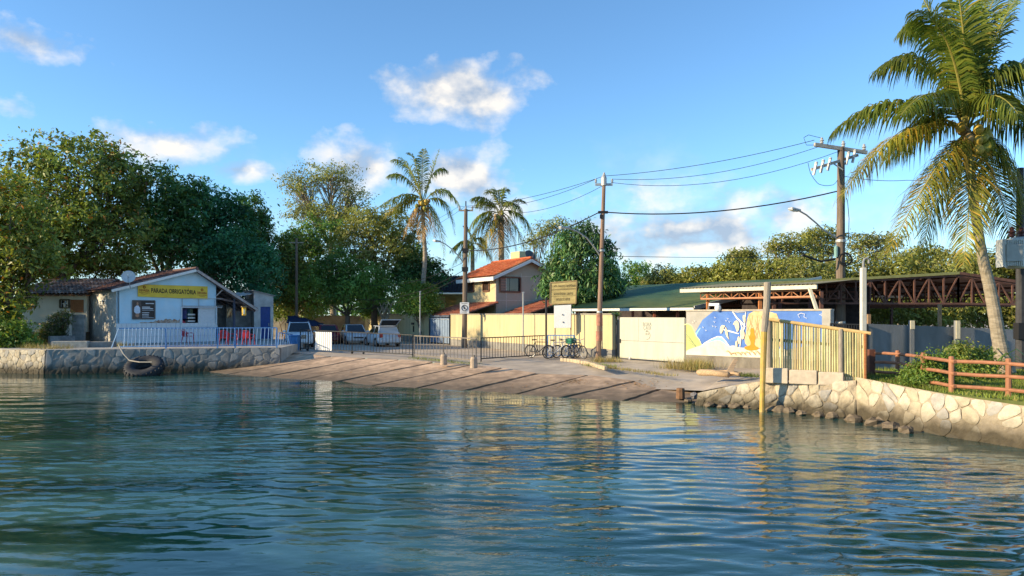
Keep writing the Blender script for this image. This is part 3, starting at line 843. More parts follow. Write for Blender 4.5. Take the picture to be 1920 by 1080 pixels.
build_dish('satellite_dish', 'round grey satellite dish on the left eave of the kiosk roof', p0, .40, (.35, -.9, .35), P(244.5, 541, 46.2), dish_grey)

# small store with the blue door
def build_store():
    c = ray_line(476.5, (-20, 54.6), (0, 54.6)); o = thing('storehouse', 'narrow whitewashed store with a blue door beside the kiosk porch', 'store', (c.x, 54.6, TZ), R(32))
    wh = mat('dirty whitewash', (.58, .58, .56), .85, var=.14, scale=1.2, bump=.3, c2=(.34, .33, .31), c2amt=.75, c2scale=1.0)
    dk = mat('stained plaster', (.28, .27, .25), .95, var=.3, scale=2, bump=.5, c2=(.14, .13, .12), c2amt=.8, c2scale=1.4)
    W, H = 1.38, 3.55
    panel([(0,0),(W,0),(W,H-.32),(0,H)], [rect(.45, 0, 1.17, 2.42)], lambda u, z: (u, 0, z), (0,.15,0)).build('wall', wh, o, world=False)
    panel([(.151,0),(3,0),(3,H),(.151,H)], [], lambda s, z: (0, s, z), (.15,0,0)).build('side_wall', dk, o, world=False)
    panel([(.151,0),(3,0),(3,H-.32),(.151,H-.32)], [], lambda s, z: (W-.15, s, z), (.15,0,0)).build('side_wall', wh, o, world=False)
    d = MB().box((.81, .06, 1.21), (.70, .05, 2.4)).build('door', mat('deep blue door', (.02, .06, .24), .45, var=.15), o, world=False)
    MB().box((1.06, .025, 1.1), (.05, .05, .22)).build('handle', grey_metal, d, world=False)
    MB().box((.76, .02, -.0), (.8, .5, .12)).build('doorstep', mat('grey cement', (.4,.4,.4)), o, world=False)
    MB().prism([(-.12,-.15,H+.02),(W+.12,-.15,H-.36),(W+.12,3.1,H-.36),(-.12,3.1,H+.02)], (0,0,.06)).build('roof', mat('old sheet roof', (.30,.28,.26), .8, var=.25, scale=3), o, world=False)
    b = MB()
    for i in range(9):
        x0 = -1.7 + i*.18; b.quad((x0, .2, 3.0+.05*(i%2)+i*.035), (x0+.18, .2, 3.0+.05*((i+1)%2)+(i+1)*.035), (x0+.2, 1.6, 3.45+.05*((i+1)%2)), (x0+.02, 1.6, 3.45+.05*(i%2)))
    b.build('loose_roof_sheet', mat('bare sheet', (.50,.47,.42), .7, var=.25, scale=2), o, world=False)
    MB().box((-.9, 1.0, 1.5), (1.75, .12, 3.0)).build('back_wall', dk, o, world=False)
build_store()
b = MB(); c = P(457.5, 584, 45.5); o = thing('wall_lantern', 'yellow box lantern hanging under the porch eave', 'lantern', tuple(c))
yl = mat('yellow plastic', (.75, .46, .05), .4, var=.1)
MB().box(c, (.22, .2, .5), .6).build('housing', yl, o, bevel=.03); MB().box(c + Vector((.05, -.12, -.02)), (.1, .03, .3), .6).build('window', mat('pale lens', (.8,.75,.55), .3), o)
MB().box(c + Vector((0, 0, .29)), (.3, .28, .07), .6).build('cap', mat('lantern cap', (.2,.15,.08), .6), o); MB().tube([c + Vector((0,0,.3)), c + Vector((0,0,.75))], .012, 5).build('hanger', black_metal, o)
# brown cloth hanging in the porch
c = P(430, 577, 47.5); b = MB()
for i in range(5):
    for j in range(7): b.v.append((c.x-.14+i*.07+.02*math.sin(j), c.y+.05*math.sin(i*1.7+j*.5), c.z-j*.12+.04*(i%2)))
for j in range(6):
    for i in range(4): k_ = j*5+i; b.f.append((k_, k_+1, k_+6, k_+5)); b.m.append(0)
o = b.build('hanging_cloth', mat('tan cloth', (.42, .26, .12), .9, var=.2), smooth=True); sm = o.modifiers.new('thick', 'SOLIDIFY'); sm.thickness = .02
tag(o, 'crumpled tan cloth hanging from the porch beam', 'cloth')

# plastic chairs
def chair(label, loc, rz, group='red plastic chairs at the kiosk'):
    m = mat('red plastic', (.42, .02, .04), .4, var=.12, spec=.5)
    o = thing('plastic_chair', label, 'chair', loc, rz, group)
    b = MB(); b.prism([(-.24,-.22,.42),(.24,-.22,.42),(.22,.22,.40),(-.22,.22,.40)], (0,0,.03)); b.build('seat', m, o, world=False, bevel=.01)
    # curved back with upright slots
    for i in range(6):
        x = -.19 + i*.076; y = .22 + .03*(1-(x/.2)**2)
        MB().beam((x, y, .44), (x*1.04, y+.10, .80), .05, .02, up=(0,1,0)).build('back_slat', m, o, world=False)
    b = MB(); b.tube([(-.24,.2,.44),(-.25,.28,.72),(-.2,.34,.84),(0,.37,.87),(.2,.34,.84),(.25,.28,.72),(.24,.2,.44)], .024, 6); b.build('backrest', m, o, world=False)
    for s in (-1, 1):
        b = MB(); b.tube([(s*.25,.27,.66),(s*.29,.05,.65),(s*.29,-.18,.64),(s*.27,-.24,.58)], [.024,.03,.03,.022], 6); b.build('armrest', m, o, world=False)
        b = MB(); b.tube([(s*.27,-.24,.60),(s*.24,-.23,.40),(s*.27,-.27,0)], [.022,.03,.02], 6); b.build('leg', m, o, world=False)
        b = MB(); b.tube([(s*.22,.21,.42),(s*.27,.29,0)], [.03,.02], 6); b.build('leg', m, o, world=False)
    return o
chair('red plastic chair standing alone in front of the white tiles', (*kiosk_point(hu(334), -1.6, 0)[:2], TZ), R(80), None)
for i, (px, y, rz, lab) in enumerate(((420, 45.2, 200, 'leftmost red plastic chair under the kiosk porch'), (433, 46.2, 120, 'red plastic chair second from the left in the porch'),
                                     (452, 45.8, 30, 'red plastic chair just right of the porch post'), (466, 45.0, 170, 'rightmost red plastic chair under the kiosk porch'))):
    chair(lab, (PX(px, y), y, TZ), R(rz), 'red plastic chairs under the porch')

# blue railing along the quay edge
QA, QB, QC, QD = (-24.2, 39.15), (-18.0, 40.55), (-14.5, 41.35), (-12.9, 41.65)
def quay_at(px):
    for a, b in ((QA, QB), (QB, QC), (QC, QD)):
        p = ray_line(px, a, b)
        if p.x <= b[0] + 1e-6: return p
    return p
def build_railing():
    o = thing('railing', 'blue iron railing with a slanted end along the quay terrace', 'railing', (*quay_at(222)[:2], TZ))
    H = 1.1; pts = [quay_at(px) for px in (223, 300, 372, 440, 519)]
    up = lambda p, z: Vector((p.x, p.y, TZ + z))
    for i in range(4):
        m = pale_blue_tone if i < 1 else blue_paint
        MB().beam(up(pts[i], H), up(pts[i+1], H), .06, .06).build('top_rail', MATS['blue paint'], o)
        MB().beam(up(pts[i], .12), up(pts[i+1], .12), .05, .06).build('bottom_rail', m, o)
    for px in (311, 408, 441, 519):
        p = quay_at(px); MB().beam(up(p, 0), up(p, H), .07, .07).build('post', blue_paint, o)
    bar = None
    px = 229
    while px < 518:
        p = quay_at(px); m = pale_blue_tone if px < 305 else blue_paint
        MB().tube([up(p + Vector((.1, 0, 0)), .12), up(p + Vector((.16, 0, 0)), H)], .022, 5).build('baluster', m, o); px += 7.1
    a = quay_at(209)
    MB().tube([up(a, .05), up(pts[0], H)], .035, 6).build('slanted_end', pale_blue_tone, o)
build_railing()
# leaning blue panel at the end of the railing
def build_leaning_panel():
    a, b_ = G(521, 656, 1.0), G(546, 658, .82); o = thing('barrier', 'leaning blue crowd barrier beside the blue bin', 'barrier', tuple(a))
    t = Vector((.0, .25, 1.02))
    for p, q, n in ((a, a+t, 'upright'), (b_, b_+t, 'upright'), (a+t, b_+t, 'top_rail'), (a+t*.12, b_+t*.12, 'bottom_rail')):
        MB().tube([p, q], .032, 6).build(n, blue_paint, o)
    for i in range(1, 6):
        p = a.lerp(b_, i/6); MB().tube([p+t*.12, p+t], .018, 5).build('baluster', blue_paint, o)
build_leaning_panel()
def build_bin():
    c = G(552.5, 658, .80); o = thing('waste_bin', 'blue plastic waste bin at the end of the railing', 'bin', tuple(c))
    m = mat('blue bin plastic', (.03, .17, .42), .4, var=.15, spec=.5)
    b = MB(); w = .3
    vs = [(-w*.8,-w*.8,0),(w*.8,-w*.8,0),(w*.8,w*.8,0),(-w*.8,w*.8,0),(-w,-w,.92),(w,-w,.92),(w,w,.92),(-w,w,.92)]
    b.add([c + Vector(v) for v in vs], [(0,3,2,1),(4,5,6,7),(0,1,5,4),(1,2,6,5),(2,3,7,6),(3,0,4,7)]); b.build('body', m, o, bevel=.04)
    MB().box(c + Vector((0,0,.96)), (w*2.15, w*2.15, .09)).build('lid', m, o, bevel=.03)
    MB().box(c + Vector((.0,-w*.98,.5)), (.12,.05,.8)).build('rib', m, o)
    MB().tube([c + Vector((-.28,w*1.02,.9)), c + Vector((.28,w*1.02,.9))], .025, 6).build('handle', m, o)
build_bin()
# old tyre moored against the quay, with its rope
def build_tyre():
    c = P(270, 690, 38.5); o = thing('tyre', 'big old black tractor tyre hung at the foot of the quay', 'tyre', tuple(c))
    rub = mat('old rubber', (.035, .036, .04), .75, var=.3, scale=6, bump=.3)
    ax = Vector((.05, -.55, 1)).normalized(); rot = ax.to_track_quat('Z', 'Y').to_matrix()
    MB().lathe(c, [(.46,-.2),(.78,-.24),(.93,-.18),(.96,0),(.93,.18),(.78,.24),(.46,.2),(.44,0),(.46,-.2)], 30, rot=rot).build('carcass', rub, o, smooth=True)
    for i in range(26):
        a = i/26*6.283
        for s in (-1, 1):
            p0 = Vector((math.cos(a)*.95, math.sin(a)*.95, 0)); a2 = a+.16
            p1 = Vector((math.cos(a2)*.93, math.sin(a2)*.93, s*.2))
            MB().beam(c + rot @ p0, c + rot @ p1, .07, .06, up=rot @ Vector((math.cos(a), math.sin(a), 0))).build('lug', rub, o)
    rp = [P(222, 646, 39.0), P(231, 663, 38.7), P(243, 676, 38.5), P(262, 679, 38.1), P(285, 679, 38.0)]
    r_ = MB(); r_.tube(rp, .03, 6); tag(r_.build('mooring_rope', mat('grey rope', (.36,.33,.28), .9, var=.2)), 'grey rope running from the railing down to the tyre', 'rope')
build_tyre()

# ================================================================ small house on the far left
def build_left_house():
    yard = MB(); yard.prism([(PX(-40,46), 45.5, 1.95), (PX(122,47), 47.2, 1.95), (PX(160,50), 52, 1.95), (PX(160,58), 60, 1.95), (PX(-40,60), 60, 1.95)], (0,0,-1.1))
    o = yard.build('raised_yard', mat('earth yard', (.24,.18,.12), .95, var=.3, scale=2, bump=.5)); structure(o)
    Y = 49.6; x0, x1 = PX(43, Y), PX(163, Y); z0, ze = 1.95, ZZ(552, Y)
    h = thing('cottage', 'small cream cottage with brown tile roof and wooden shutters at the left', 'house', (x0, Y, z0))
    cream = mat('cream plaster', (.66, .60, .48), .85, var=.08, scale=1.5, bump=.2)
    w1 = (PX(48.5,Y), ZZ(575,Y), PX(68,Y), ZZ(558.5,Y)); w2 = (PX(113,Y), ZZ(577,Y), PX(130,Y), ZZ(562,Y)); w3 = (PX(132,Y), ZZ(586,Y), PX(157,Y), ZZ(562,Y))
    panel(rect(x0, z0, x1, ze), [rect(*w) for w in (w1, w2, w3)], lambda u, z: (u, Y, z), (0,.2,0)).build('wall', cream, h)
    panel(rect(Y+.201, z0, Y+4.5, ze), [], lambda s, z: (x0, s, z), (.2,0,0)).build('side_wall', cream, h)
    panel(rect(x0+.21, z0, x1, ze), [], lambda u, z: (u, Y+4.3, z), (0,.2,0)).build('back_wall', cream, h)
    olive = mat('olive frame', (.10,.085,.05), .7)
    for w in (w1, w2):
        f = MB(); a, b_, c, d = w
        for p, q in (((a,b_),(c,b_)), ((a,d),(c,d)), ((a,b_),(a,d)), ((c,b_),(c,d))): f.beam((p[0], Y-.03, p[1]), (q[0], Y-.03, q[1]), .09, .09)
        win = f.build('window', olive, h)
        MB().box(((a+c)/2, Y+.1, (b_+d)/2), (c-a, .02, d-b_)).build('pane', glass_mat(), win)
        g = MB()
        for q in (.04, .5, .96): g.beam((a+(c-a)*q, Y+.05, b_), (a+(c-a)*q, Y+.05, d), .04, .04)
        for q in (.05, .5, .95): g.beam((a, Y+.05, b_+(d-b_)*q), (c, Y+.05, b_+(d-b_)*q), .04, .04)
        g.build('glazing_bars', white_paint, win)
    a, b_, c, d = w3
    for i in range(6): MB().box((a+(i+.5)*(c-a)/6, Y-.0, (b_+d)/2), ((c-a)/6*.94, .05, d-b_)).build('shutter_board', rust_wood, h)
    ridge = ZZ(513, Y+3.2); sl = .30
    tile_roof(h, 'roof_tiles', (x0-.4, Y-.45, ze-.02), (1,0,0), (0,1,sl), x1-x0+.7, math.hypot(3.9, 3.9*sl), tile_mat('grey brown tile', (.30,.20,.16), (.50,.38,.31), (.20,.15,.13)), cw=.26, r=.115, cl=.42, seed=6)
    tile_roof(h, 'roof_tiles', (x0-.4, Y+7.3, ze-.02), (1,0,0), (0,-1,sl), x1-x0+.7, math.hypot(3.9, 3.9*sl), MATS['grey brown tile'], cw=.26, r=.115, cl=.42, seed=7)
    for i in range(10): MB().box((x0-.2+i*(x1-x0+.4)/9, Y-.22, ze-.06), (.07,.5,.08)).build('rafter_end', rust_wood, h)
    # boarded lean-to on its left
    xl = PX(8, Y)
    for i in range(7): MB().box((xl+(i+.5)*(x0-.25-xl)/7, Y+.3, 1.95+1.15), ((x0-.25-xl)/7*.95,.05,2.3)).build('door_board', mat('orange boards', (.34,.17,.06), .7, var=.25, scale=5, stretch=(1,1,4)), h)
    # bench
    bz = ZZ(606, 47.9); o = thing('bench', 'grey plank bench in front of the cottage', 'bench', (PX(36,47.9), 47.9, 1.95))
    MB().box((PX(68,47.9), 47.9, bz), (2.3,.32,.07)).build('seat', grey_wood, o)
    for px in (46, 82): MB().box((PX(px,47.9), 47.9, (1.95+bz)/2), (.12,.28,bz-1.95)).build('leg', grey_wood, o)
    st = thing('stump_stool', 'round stump stool at the end of the plank bench', 'stool', (PX(83,47.6), 47.5, 1.95))
    MB().lathe((PX(83,47.5), 47.5, 1.95), [(.16,0),(.14,.3),(.16,.5)], 10).build('stem', cream, st); MB().lathe((PX(83,47.5), 47.5, 2.45), [(.3,0),(.32,.04),(.28,.09)], 12).build('top', grey_wood, st)
build_left_house()
def low_wall(name, label, pts, z0, z1, th, m, cat='wall'):
    o = thing(name, label, cat, (pts[0][0], pts[0][1], z0))
    for i in range(len(pts)-1):
        a, b_ = Vector((*pts[i], 0)), Vector((*pts[i+1], 0)); zz = (z0 + z1)/2
        a.z = b_.z = zz; MB().beam(a, b_, th, z1-z0).build('wall_section', m, o, bevel=.015)
    return o
plast = mat('stained grey plaster', (.33,.32,.30), .95, var=.25, scale=2, bump=.5, c2=(.12,.12,.115), c2amt=.85, c2scale=1.1)
o = thing('garden_wall', 'stained grey garden wall stub with a pale pier beside the kiosk', 'wall', (PX(126,46.5), 46.5, TZ))
MB().box((PX(144,46.6), 46.6, (TZ+ZZ(590,46.6))/2), (1.0,.18,ZZ(590,46.6)-TZ)).build('wall_section', plast, o); MB().box((PX(129,46.4), 46.4, (TZ+ZZ(587,46.4))/2), (.26,.26,ZZ(587,46.4)-TZ)).build('pier', mat('pale pier plaster', (.56,.52,.44), .9, var=.15), o, bevel=.02)
low_wall('retaining_wall', 'low dark retaining wall below the cottage bushes', [(PX(88,44), 44.2), (PX(128,45), 45.6)], TZ-.02, ZZ(630,44.5), .22, plast)
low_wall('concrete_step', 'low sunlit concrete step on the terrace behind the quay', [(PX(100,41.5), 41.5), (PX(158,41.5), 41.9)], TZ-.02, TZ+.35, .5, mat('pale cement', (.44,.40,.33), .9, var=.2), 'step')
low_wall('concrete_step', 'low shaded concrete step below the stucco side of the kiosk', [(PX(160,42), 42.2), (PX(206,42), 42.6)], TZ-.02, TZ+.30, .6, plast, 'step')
# ================================================================ yard walls and gates
WA, WB = Vector((5.28, 38.9, 0)), Vector((-6.9, 60.2, 0))     # line of the long street wall
WDIR = (WB - WA).normalized(); WN = Vector((-WDIR.y, WDIR.x, 0)); WN = WN if WN.y < 0 else -WN   # towards the street
def wall_pt(px): return ray_line(px, WA, WB)
ochre = mat('ochre wall paint', (.56, .47, .27), .85, var=.08, scale=1.2, bump=.25, bscale=10, c2=(.36, .31, .20), c2amt=.6, c2scale=2.2, stretch=(1,1,.13), thr=.55)
plinth_m = mat('grey plinth', (.27, .26, .24), .9, var=.2, scale=2, c2=(.14,.135,.125), c2amt=.7, c2scale=1.5)
cap_m = mat('wall coping', (.30, .28, .24), .9, var=.2)
def street_wall(label, pa, pb, H, m=ochre, pl=.5, plm=plinth_m, th=.2, z0=GZ, name='street_wall', cap=True):
    a, b_ = Vector((pa[0], pa[1], 0)), Vector((pb[0], pb[1], 0)); d = (b_-a).normalized(); n = Vector((d.y, -d.x, 0))
    if n.y > 0: n = -n
    o = thing(name, label, 'wall', (a.x, a.y, z0)); up = Vector((0,0,1))
    def slab(nm, za, zb, out, back, mm): MB().prism([a + n*out + up*za, b_ + n*out + up*za, b_ + n*out + up*zb, a + n*out + up*zb], -n*(out+back)).build(nm, mm, o)
    slab('wall_face', z0-.05+(pl if pl else 0), H, 0, th, m)
    if pl: slab('plinth', z0-.1, z0-.05+pl-.002, .025, th-.01, plm)
    if cap: slab('coping', H+.002, H+.07, .05, th+.05, cap_m)
    return o, n
def piers(o, n, pts, H, m):
    for p in pts: MB().box((p.x + n.x*.0, p.y + n.y*.0, (GZ+H)/2+.03), (.28,.28,H-GZ+.1), math.atan2(n.y, n.x)).build('pier', m, o, bevel=.01)
o, n_ = street_wall('long ochre street wall behind the bicycles and the sign boards', wall_pt(1148), wall_pt(845), 3.10)
for px in (1096,): 
    p = wall_pt(px); MB().box((p.x + n_.x*.012, p.y + n_.y*.012, 2.2), (.05,.03,1.75), math.atan2(n_.y, n_.x)+R(90)).build('joint_strip', plinth_m, o)
o, n_ = street_wall('ochre street wall with leaf shadows left of the blue gate', wall_pt(805), wall_pt(684), 3.12)
MB().box((*(wall_pt(775)+n_*.06)[:2], 2.35), (.5,.08,.18), math.atan2(n_.y, n_.x)+R(90)).build('wall_lamp', black_metal, o); MB().box((*(wall_pt(776)+n_*.04)[:2], 1.9), (.12,.06,.5), math.atan2(n_.y, n_.x)+R(90)).build('meter_box', black_metal, o)
wp = wall_pt(684)
street_wall('old grey garden wall behind the parked cars', (wp.x, wp.y), (-25.5, 75), 2.95, mat('old grey wall', (.33,.30,.25), .95, var=.25, scale=1.5, bump=.5, c2=(.17,.155,.13), c2amt=.8, c2scale=.9), pl=0)
# blue double gate
def build_blue_gate():
    a, b_ = wall_pt(844), wall_pt(806); o = thing('metal_gate', 'blue sheet metal double gate in the street wall', 'gate', (a.x, a.y, GZ)); m = mat('grey blue gate paint', (.20,.27,.38), .5, var=.12)
    up = Vector((0,0,1)); d = b_ - a
    for i in range(8):
        p, q = a + d*(i/8+.008), a + d*((i+1)/8-.008)
        MB().prism([p+up*(GZ+.1), q+up*(GZ+.1), q+up*2.72, p+up*2.72], -n_*(.04 + .02*(i%2))).build('gate_panel', m, o)
    MB().beam(a+up*2.78, b_+up*2.78, .08, .08).build('gate_rail', m, o)
    for i in range(14): MB().beam(a+d*((i+.5)/14)+up*2.78, a+d*((i+.5)/14)+up*3.0, .03, .03).build('spike', m, o)
    MB().beam(a+up*3.0, b_+up*3.0, .04, .04).build('gate_rail', m, o)
    for p in (a, b_): MB().box((p.x, p.y, 1.95), (.16,.16,2.3)).build('gate_post', black_metal, o)
build_blue_gate()

# white sliding gate
GA, GB = G(1162, 673, GZ), G(1283, 682, GZ)
def build_white_gate():
    o = thing('sliding_gate', 'tall cream white sheet metal gate with scribbled graffiti', 'gate', tuple(GA)); d = (GB-GA).normalized(); n = Vector((d.y, -d.x, 0)); up = Vector((0,0,1)); L = (GB-GA).length
    n = n if n.y < 0 else -n
    m = mat('cream gate paint', (.48,.48,.40), .45, var=.05, scale=1.5, spec=.4, c2=(.38,.37,.29), c2amt=.55, c2scale=2.4, stretch=(1,1,.14), thr=.56)
    z0, zm, z1 = GZ+.10, 1.78, 2.93
    for (u0, u1, za, zb) in ((0,.31,zm,z1), (.31,1,zm,z1), (0,1,z0,zm)):
        p, q = GA + d*(L*u0+.006), GA + d*(L*u1-.006); p.z = q.z = 0
        MB().prism([p+up*(za+.006), q+up*(za+.006), q+up*(zb-.006), p+up*(zb-.006)], -n*.03).build('sheet', m, o, bevel=.004)
    b = MB(); A = GA.copy(); A.z = 0
    for za in (z0, z1): b.beam(A+up*za - n*.05, A+d*L+up*za - n*.05, .05, .07)
    for u in (0, L): b.beam(A+d*u+up*z0 - n*.05, A+d*u+up*z1 - n*.05, .06, .06)
    b.build('frame', m, o)
    for u in (.17, .84): MB().lathe(A + d*L*u + up*(GZ+.07) + n*.02, [(.05,-.03),(.08,-.02),(.08,.02),(.05,.03)], 12, rot=(n.to_track_quat('Z','Y').to_matrix())).build('wheel', grey_metal, o)
    MB().box(A + d*.06 + up*1.75 + n*.03, (.06,.05,.2), math.atan2(d.y, d.x)).build('latch', black_metal, o)
    ink = mat('graffiti ink', (.20,.21,.18), .6); c = A + d*L*.45 + n*.006
    for t, z, s in (('BORA', 2.62, .26), ('ÇÁUI', 2.44, .26), ('do', 2.3, .16), ('18·4', 2.14, .18)):
        text_mesh('graffiti', t, s, ink, o, c + up*z, d, up, sx=.9, bold=-.002)
    b = MB(); b.tube([c + d*math.cos(a)*.22 + up*(2.08+math.sin(a)*.2) + n*.004 for a in [i*.5-1.9 for i in range(9)]], .008, 4); b.build('graffiti_stroke', ink, o)
build_white_gate()
# weathered post beside the gate with a plant on top is built with the plants
p = G(1150.5, 671, GZ); o = thing('timber_post', 'grey timber post between the ochre wall and the white gate', 'post', tuple(p))
MB().box((p.x, p.y, (GZ+2.9)/2), (.22,.2,2.9-GZ), .3).build('shaft', grey_wood, o, bevel=.015); MB().box((p.x+.24, p.y-.1, (GZ+2.85)/2), (.16,.18,2.85-GZ), .3).build('side_board', grey_wood, o, bevel=.015)

# ---------------------------------------------------------------- mural wall
MA, MBp = Vector((8.0, 34.3, 0)), Vector((12.75, 29.75, 0)); MD = (MBp-MA).normalized(); MN = Vector((MD.y, -MD.x, 0)); MN = MN if MN.y < 0 else -MN
MTOP = 3.26
def mu(px): q = (px-960)/F; return (q*MA.y-MA.x)/(MD.x-q*MD.y)
def mz(px, py): return ZZ(py, MA.y + MD.y*mu(px))
def build_mural():
    L = (MBp-MA).length; up = Vector((0,0,1)); zp = 1.26
    o = thing('mural_wall', 'wall painted with a blue, yellow and orange mural beside the white gate', 'wall', (MA.x, MA.y, .7))
    grey = mat('bare render', (.40,.38,.34), .9, var=.16, scale=2, bump=.4)
    MB().prism([MA+up*zp, MBp+up*zp, MBp+up*MTOP, MA+up*MTOP], -MN*.2).build('wall_face', grey, o)
    MB().prism([MA+MN*.02+up*.55, MBp+MN*.02+up*.55, MBp+MN*.02+up*(zp-.003), MA+MN*.02+up*(zp-.003)], -MN*.21).build('plinth', mat('stained plinth', (.30,.27,.22), .95, var=.3, scale=2, bump=.6, c2=(.14,.12,.095), c2amt=.8, c2scale=1.3, stretch=(1,1,.5)), o)
    MB().prism([MA+MN*.05+up*MTOP, MBp+MN*.05+up*MTOP, MBp+MN*.05+up*(MTOP+.07), MA+MN*.05+up*(MTOP+.07)], -MN*.3).build('coping', mat('pale coping', (.46,.40,.32), .9, var=.2), o)
    # painted shapes, given in photo pixels, each a thin coat of paint
    lay = [0]
    def paint(name, pts, m, smooth=0):
        lay[0] += 1; k = .002 + .0012*lay[0]
        ps = [(mu(x), mz(x, y)) for x, y in pts]
        ps = [(min(max(u, .002), L-.002), min(max(z, zp+.003), MTOP-.003)) for u, z in ps]
        if smooth:
            for _ in range(smooth):
                q = []
                for i in range(len(ps)):
                    a, b_ = ps[i], ps[(i+1) % len(ps)]; q += [(a[0]*.75+b_[0]*.25, a[1]*.75+b_[1]*.25), (a[0]*.25+b_[0]*.75, a[1]*.25+b_[1]*.75)]
                ps = q
        vs = [MA + MD*u + up*z + MN*k for u, z in ps]
        v2, e, f, *_ = delaunay_2d_cdt([Vector(p) for p in ps], [(i, (i+1) % len(ps)) for i in range(len(ps))], [], 1, 1e-6)
        b = MB(); fs = [t for t in f if inside(sum((v2[i] for i in t), Vector((0,0)))/len(t), ps)]
        b.add([MA + MD*p.x + up*p.y + MN*k for p in v2], fs); return b.build(name, m, o)
    def stroke(name, pts, w, m):
        lay[0] += 1; k = .002 + .0012*lay[0]; b = MB(); ps = [MA + MD*mu(x) + up*mz(x, y) + MN*k for x, y in pts]
        vs = []; fs = []
        for i, p in enumerate(ps):
            t = (ps[min(i+1, len(ps)-1)] - ps[max(i-1, 0)]).normalized(); s = t.cross(MN).normalized()*(w/2)*(1 if 0 < i < len(ps)-1 else .6)
            vs += [p-s, p+s]
        for i in range(len(ps)-1): fs.append((2*i, 2*i+1, 2*i+3, 2*i+2))
        b.add(vs, fs); return b.build(name, m, o)
    blue = mat('mural blue', (.07,.17,.50), .75, var=.12, scale=1.4, c2=(.13,.26,.58), c2amt=.8, c2scale=1.2)
    lblue = mat('mural light blue', (.28,.52,.74), .75, var=.1)
    wh = mat('mural cream', (.74,.68,.54), .75, var=.06, scale=5, c2=(.64,.44,.22), c2amt=.45, c2scale=2.6, thr=.56)
    chalk = mat('mural white', (.74,.72,.66), .75, var=.05)
    yel = mat('mural yellow green', (.56,.55,.20), .75, var=.14, scale=3, c2=(.30,.36,.14), c2amt=.6, c2scale=3)
    peach = mat('mural peach', (.62,.42,.20), .75, var=.12, scale=5, c2=(.70,.56,.34), c2amt=.7, c2scale=4)
    ora = mat('mural orange', (.66,.25,.02), .75, var=.08); oln = mat('mural line', (.34,.20,.08), .75)
    paint('painted_sky', [(1338,583),(1600,583),(1600,640),(1430,665),(1315,655),(1300,640),(1303,624),(1317,600)], blue)
    paint('painted_halo', [(1296,646),(1300,631),(1308,619),(1316,612),(1306,628),(1303,640),(1308,652)], lblue, 2)
    paint('painted_hill', [(1280,608),(1286,607),(1295,609),(1301,618),(1304,628),(1312,640),(1318,652),(1310,668),(1282,668),(1278,640)], yel, 2)
    stroke('painted_edge', [(1282,609),(1290,607),(1297,611),(1302,621),(1305,630),(1311,637),(1316,648)], .05, mat('mural pale yellow', (.72,.70,.34), .75))
    for i in range(4): stroke('painted_contour', [(1285+i*3,625+i*6),(1293+i*4,632+i*6),(1300+i*5,645+i*5)], .025, mat('mural dark green', (.22,.28,.14), .75))
    paint('painted_wave', [(1316,650),(1326,641),(1340,634),(1350,632),(1358,635),(1364,643),(1370,652),(1356,662),(1330,664)], lblue, 2)
    paint('painted_foam', [(1270,669),(1284,657),(1300,652),(1316,647),(1322,644),(1336,640),(1346,637),(1356,641),(1366,650),(1376,647),(1390,653),(1410,650),(1425,656),(1450,652),(1480,656),(1480,676),(1270,672)], wh, 2)
    stroke('painted_crest', [(1314,650),(1322,643),(1334,636),(1346,631),(1354,632),(1361,640),(1368,650),(1376,650)], .05, chalk)
    paint('painted_rock', [(1406,584),(1434,583),(1440,583),(1462,590),(1466,650),(1450,655),(1404,652),(1395,640),(1400,620),(1400,602)], peach, 1)
    for i in range(9):
        x = 1404+i*4; stroke('painted_contour', [(x,590+(i*7)%13),(x+4-i%3*3,606+(i*5)%9),(x-3+i%4*3,622),(x+2,636)], .022, oln)
    # figure seated in the rock, arms out to the knees
    paint('painted_figure', [(1407,619),(1409,615),(1413,615),(1415,619),(1414.5,626),(1418,632),(1415,640),(1415,648),(1424,652),(1421,656),(1404,658),(1395,653),(1398,649),(1408,648),(1408,640),(1404,632),(1408,626)], ora, 2)
    # pale branches, leaves and flames against the blue
    stroke('painted_branch', [(1374,584),(1383,597),(1392,606),(1398,613)], .075, chalk)
    stroke('painted_branch', [(1353,617),(1365,620),(1376,623),(1386,626)], .06, chalk)
    stroke('painted_branch', [(1399,584),(1397,600),(1396,615),(1390,630),(1388,650)], .06, chalk)
    stroke('painted_branch', [(1387,600),(1392,614),(1391,630)], .05, chalk)
    for pts in ([(1350,624),(1351,613),(1355,609),(1361,611),(1357,616),(1354,626)], [(1361,611),(1365,622),(1366,632),(1369,638),(1362,630),(1360,620)], [(1377,606),(1381,600),(1386,604),(1387,616),(1383,624),(1380,616)],
                [(1374,610),(1378,602),(1384,600),(1380,606)], [(1393,592),(1396,590),(1399,597),(1398,607),(1394,602)], [(1383,634),(1386,629),(1389,636),(1387,646),(1384,642)], [(1379,642),(1382,637),(1384,648),(1381,652)], [(1388,620),(1393,616),(1398,626),(1394,638),(1390,632)]):
        paint('painted_leaf', pts, mat('mural pale peach', (.74,.62,.42), .75), 1)
    for px, py in ((1340,594),(1339,602),(1336,610),(1341,611),(1364,596),(1367,602),(1361,600),(1318,612),(1323,618),(1302,600),(1299,603)):
        stroke('painted_mark', [(px,py),(px+1.5,py+2.5),(px+3,py+1)], .02, chalk)
    stroke('painted_mark', [(1500,596),(1497,590),(1503,587),(1510,589),(1508,594),(1514,597)], .02, chalk); stroke('painted_mark', [(1546,586),(1541,592),(1537,590),(1544,588),(1547,595)], .02, chalk)
    stroke('painted_crest', [(1374,584.4),(1384,585),(1399,584.6)], .03, chalk)
    for i in range(7):
        x = 1362+i*9; stroke('painted_contour', [(x,660+(i*3)%5),(x+3,657+(i*5)%6),(x+7,661),(x+10,666)], .04, mat('mural tan', (.58,.36,.16), .75))
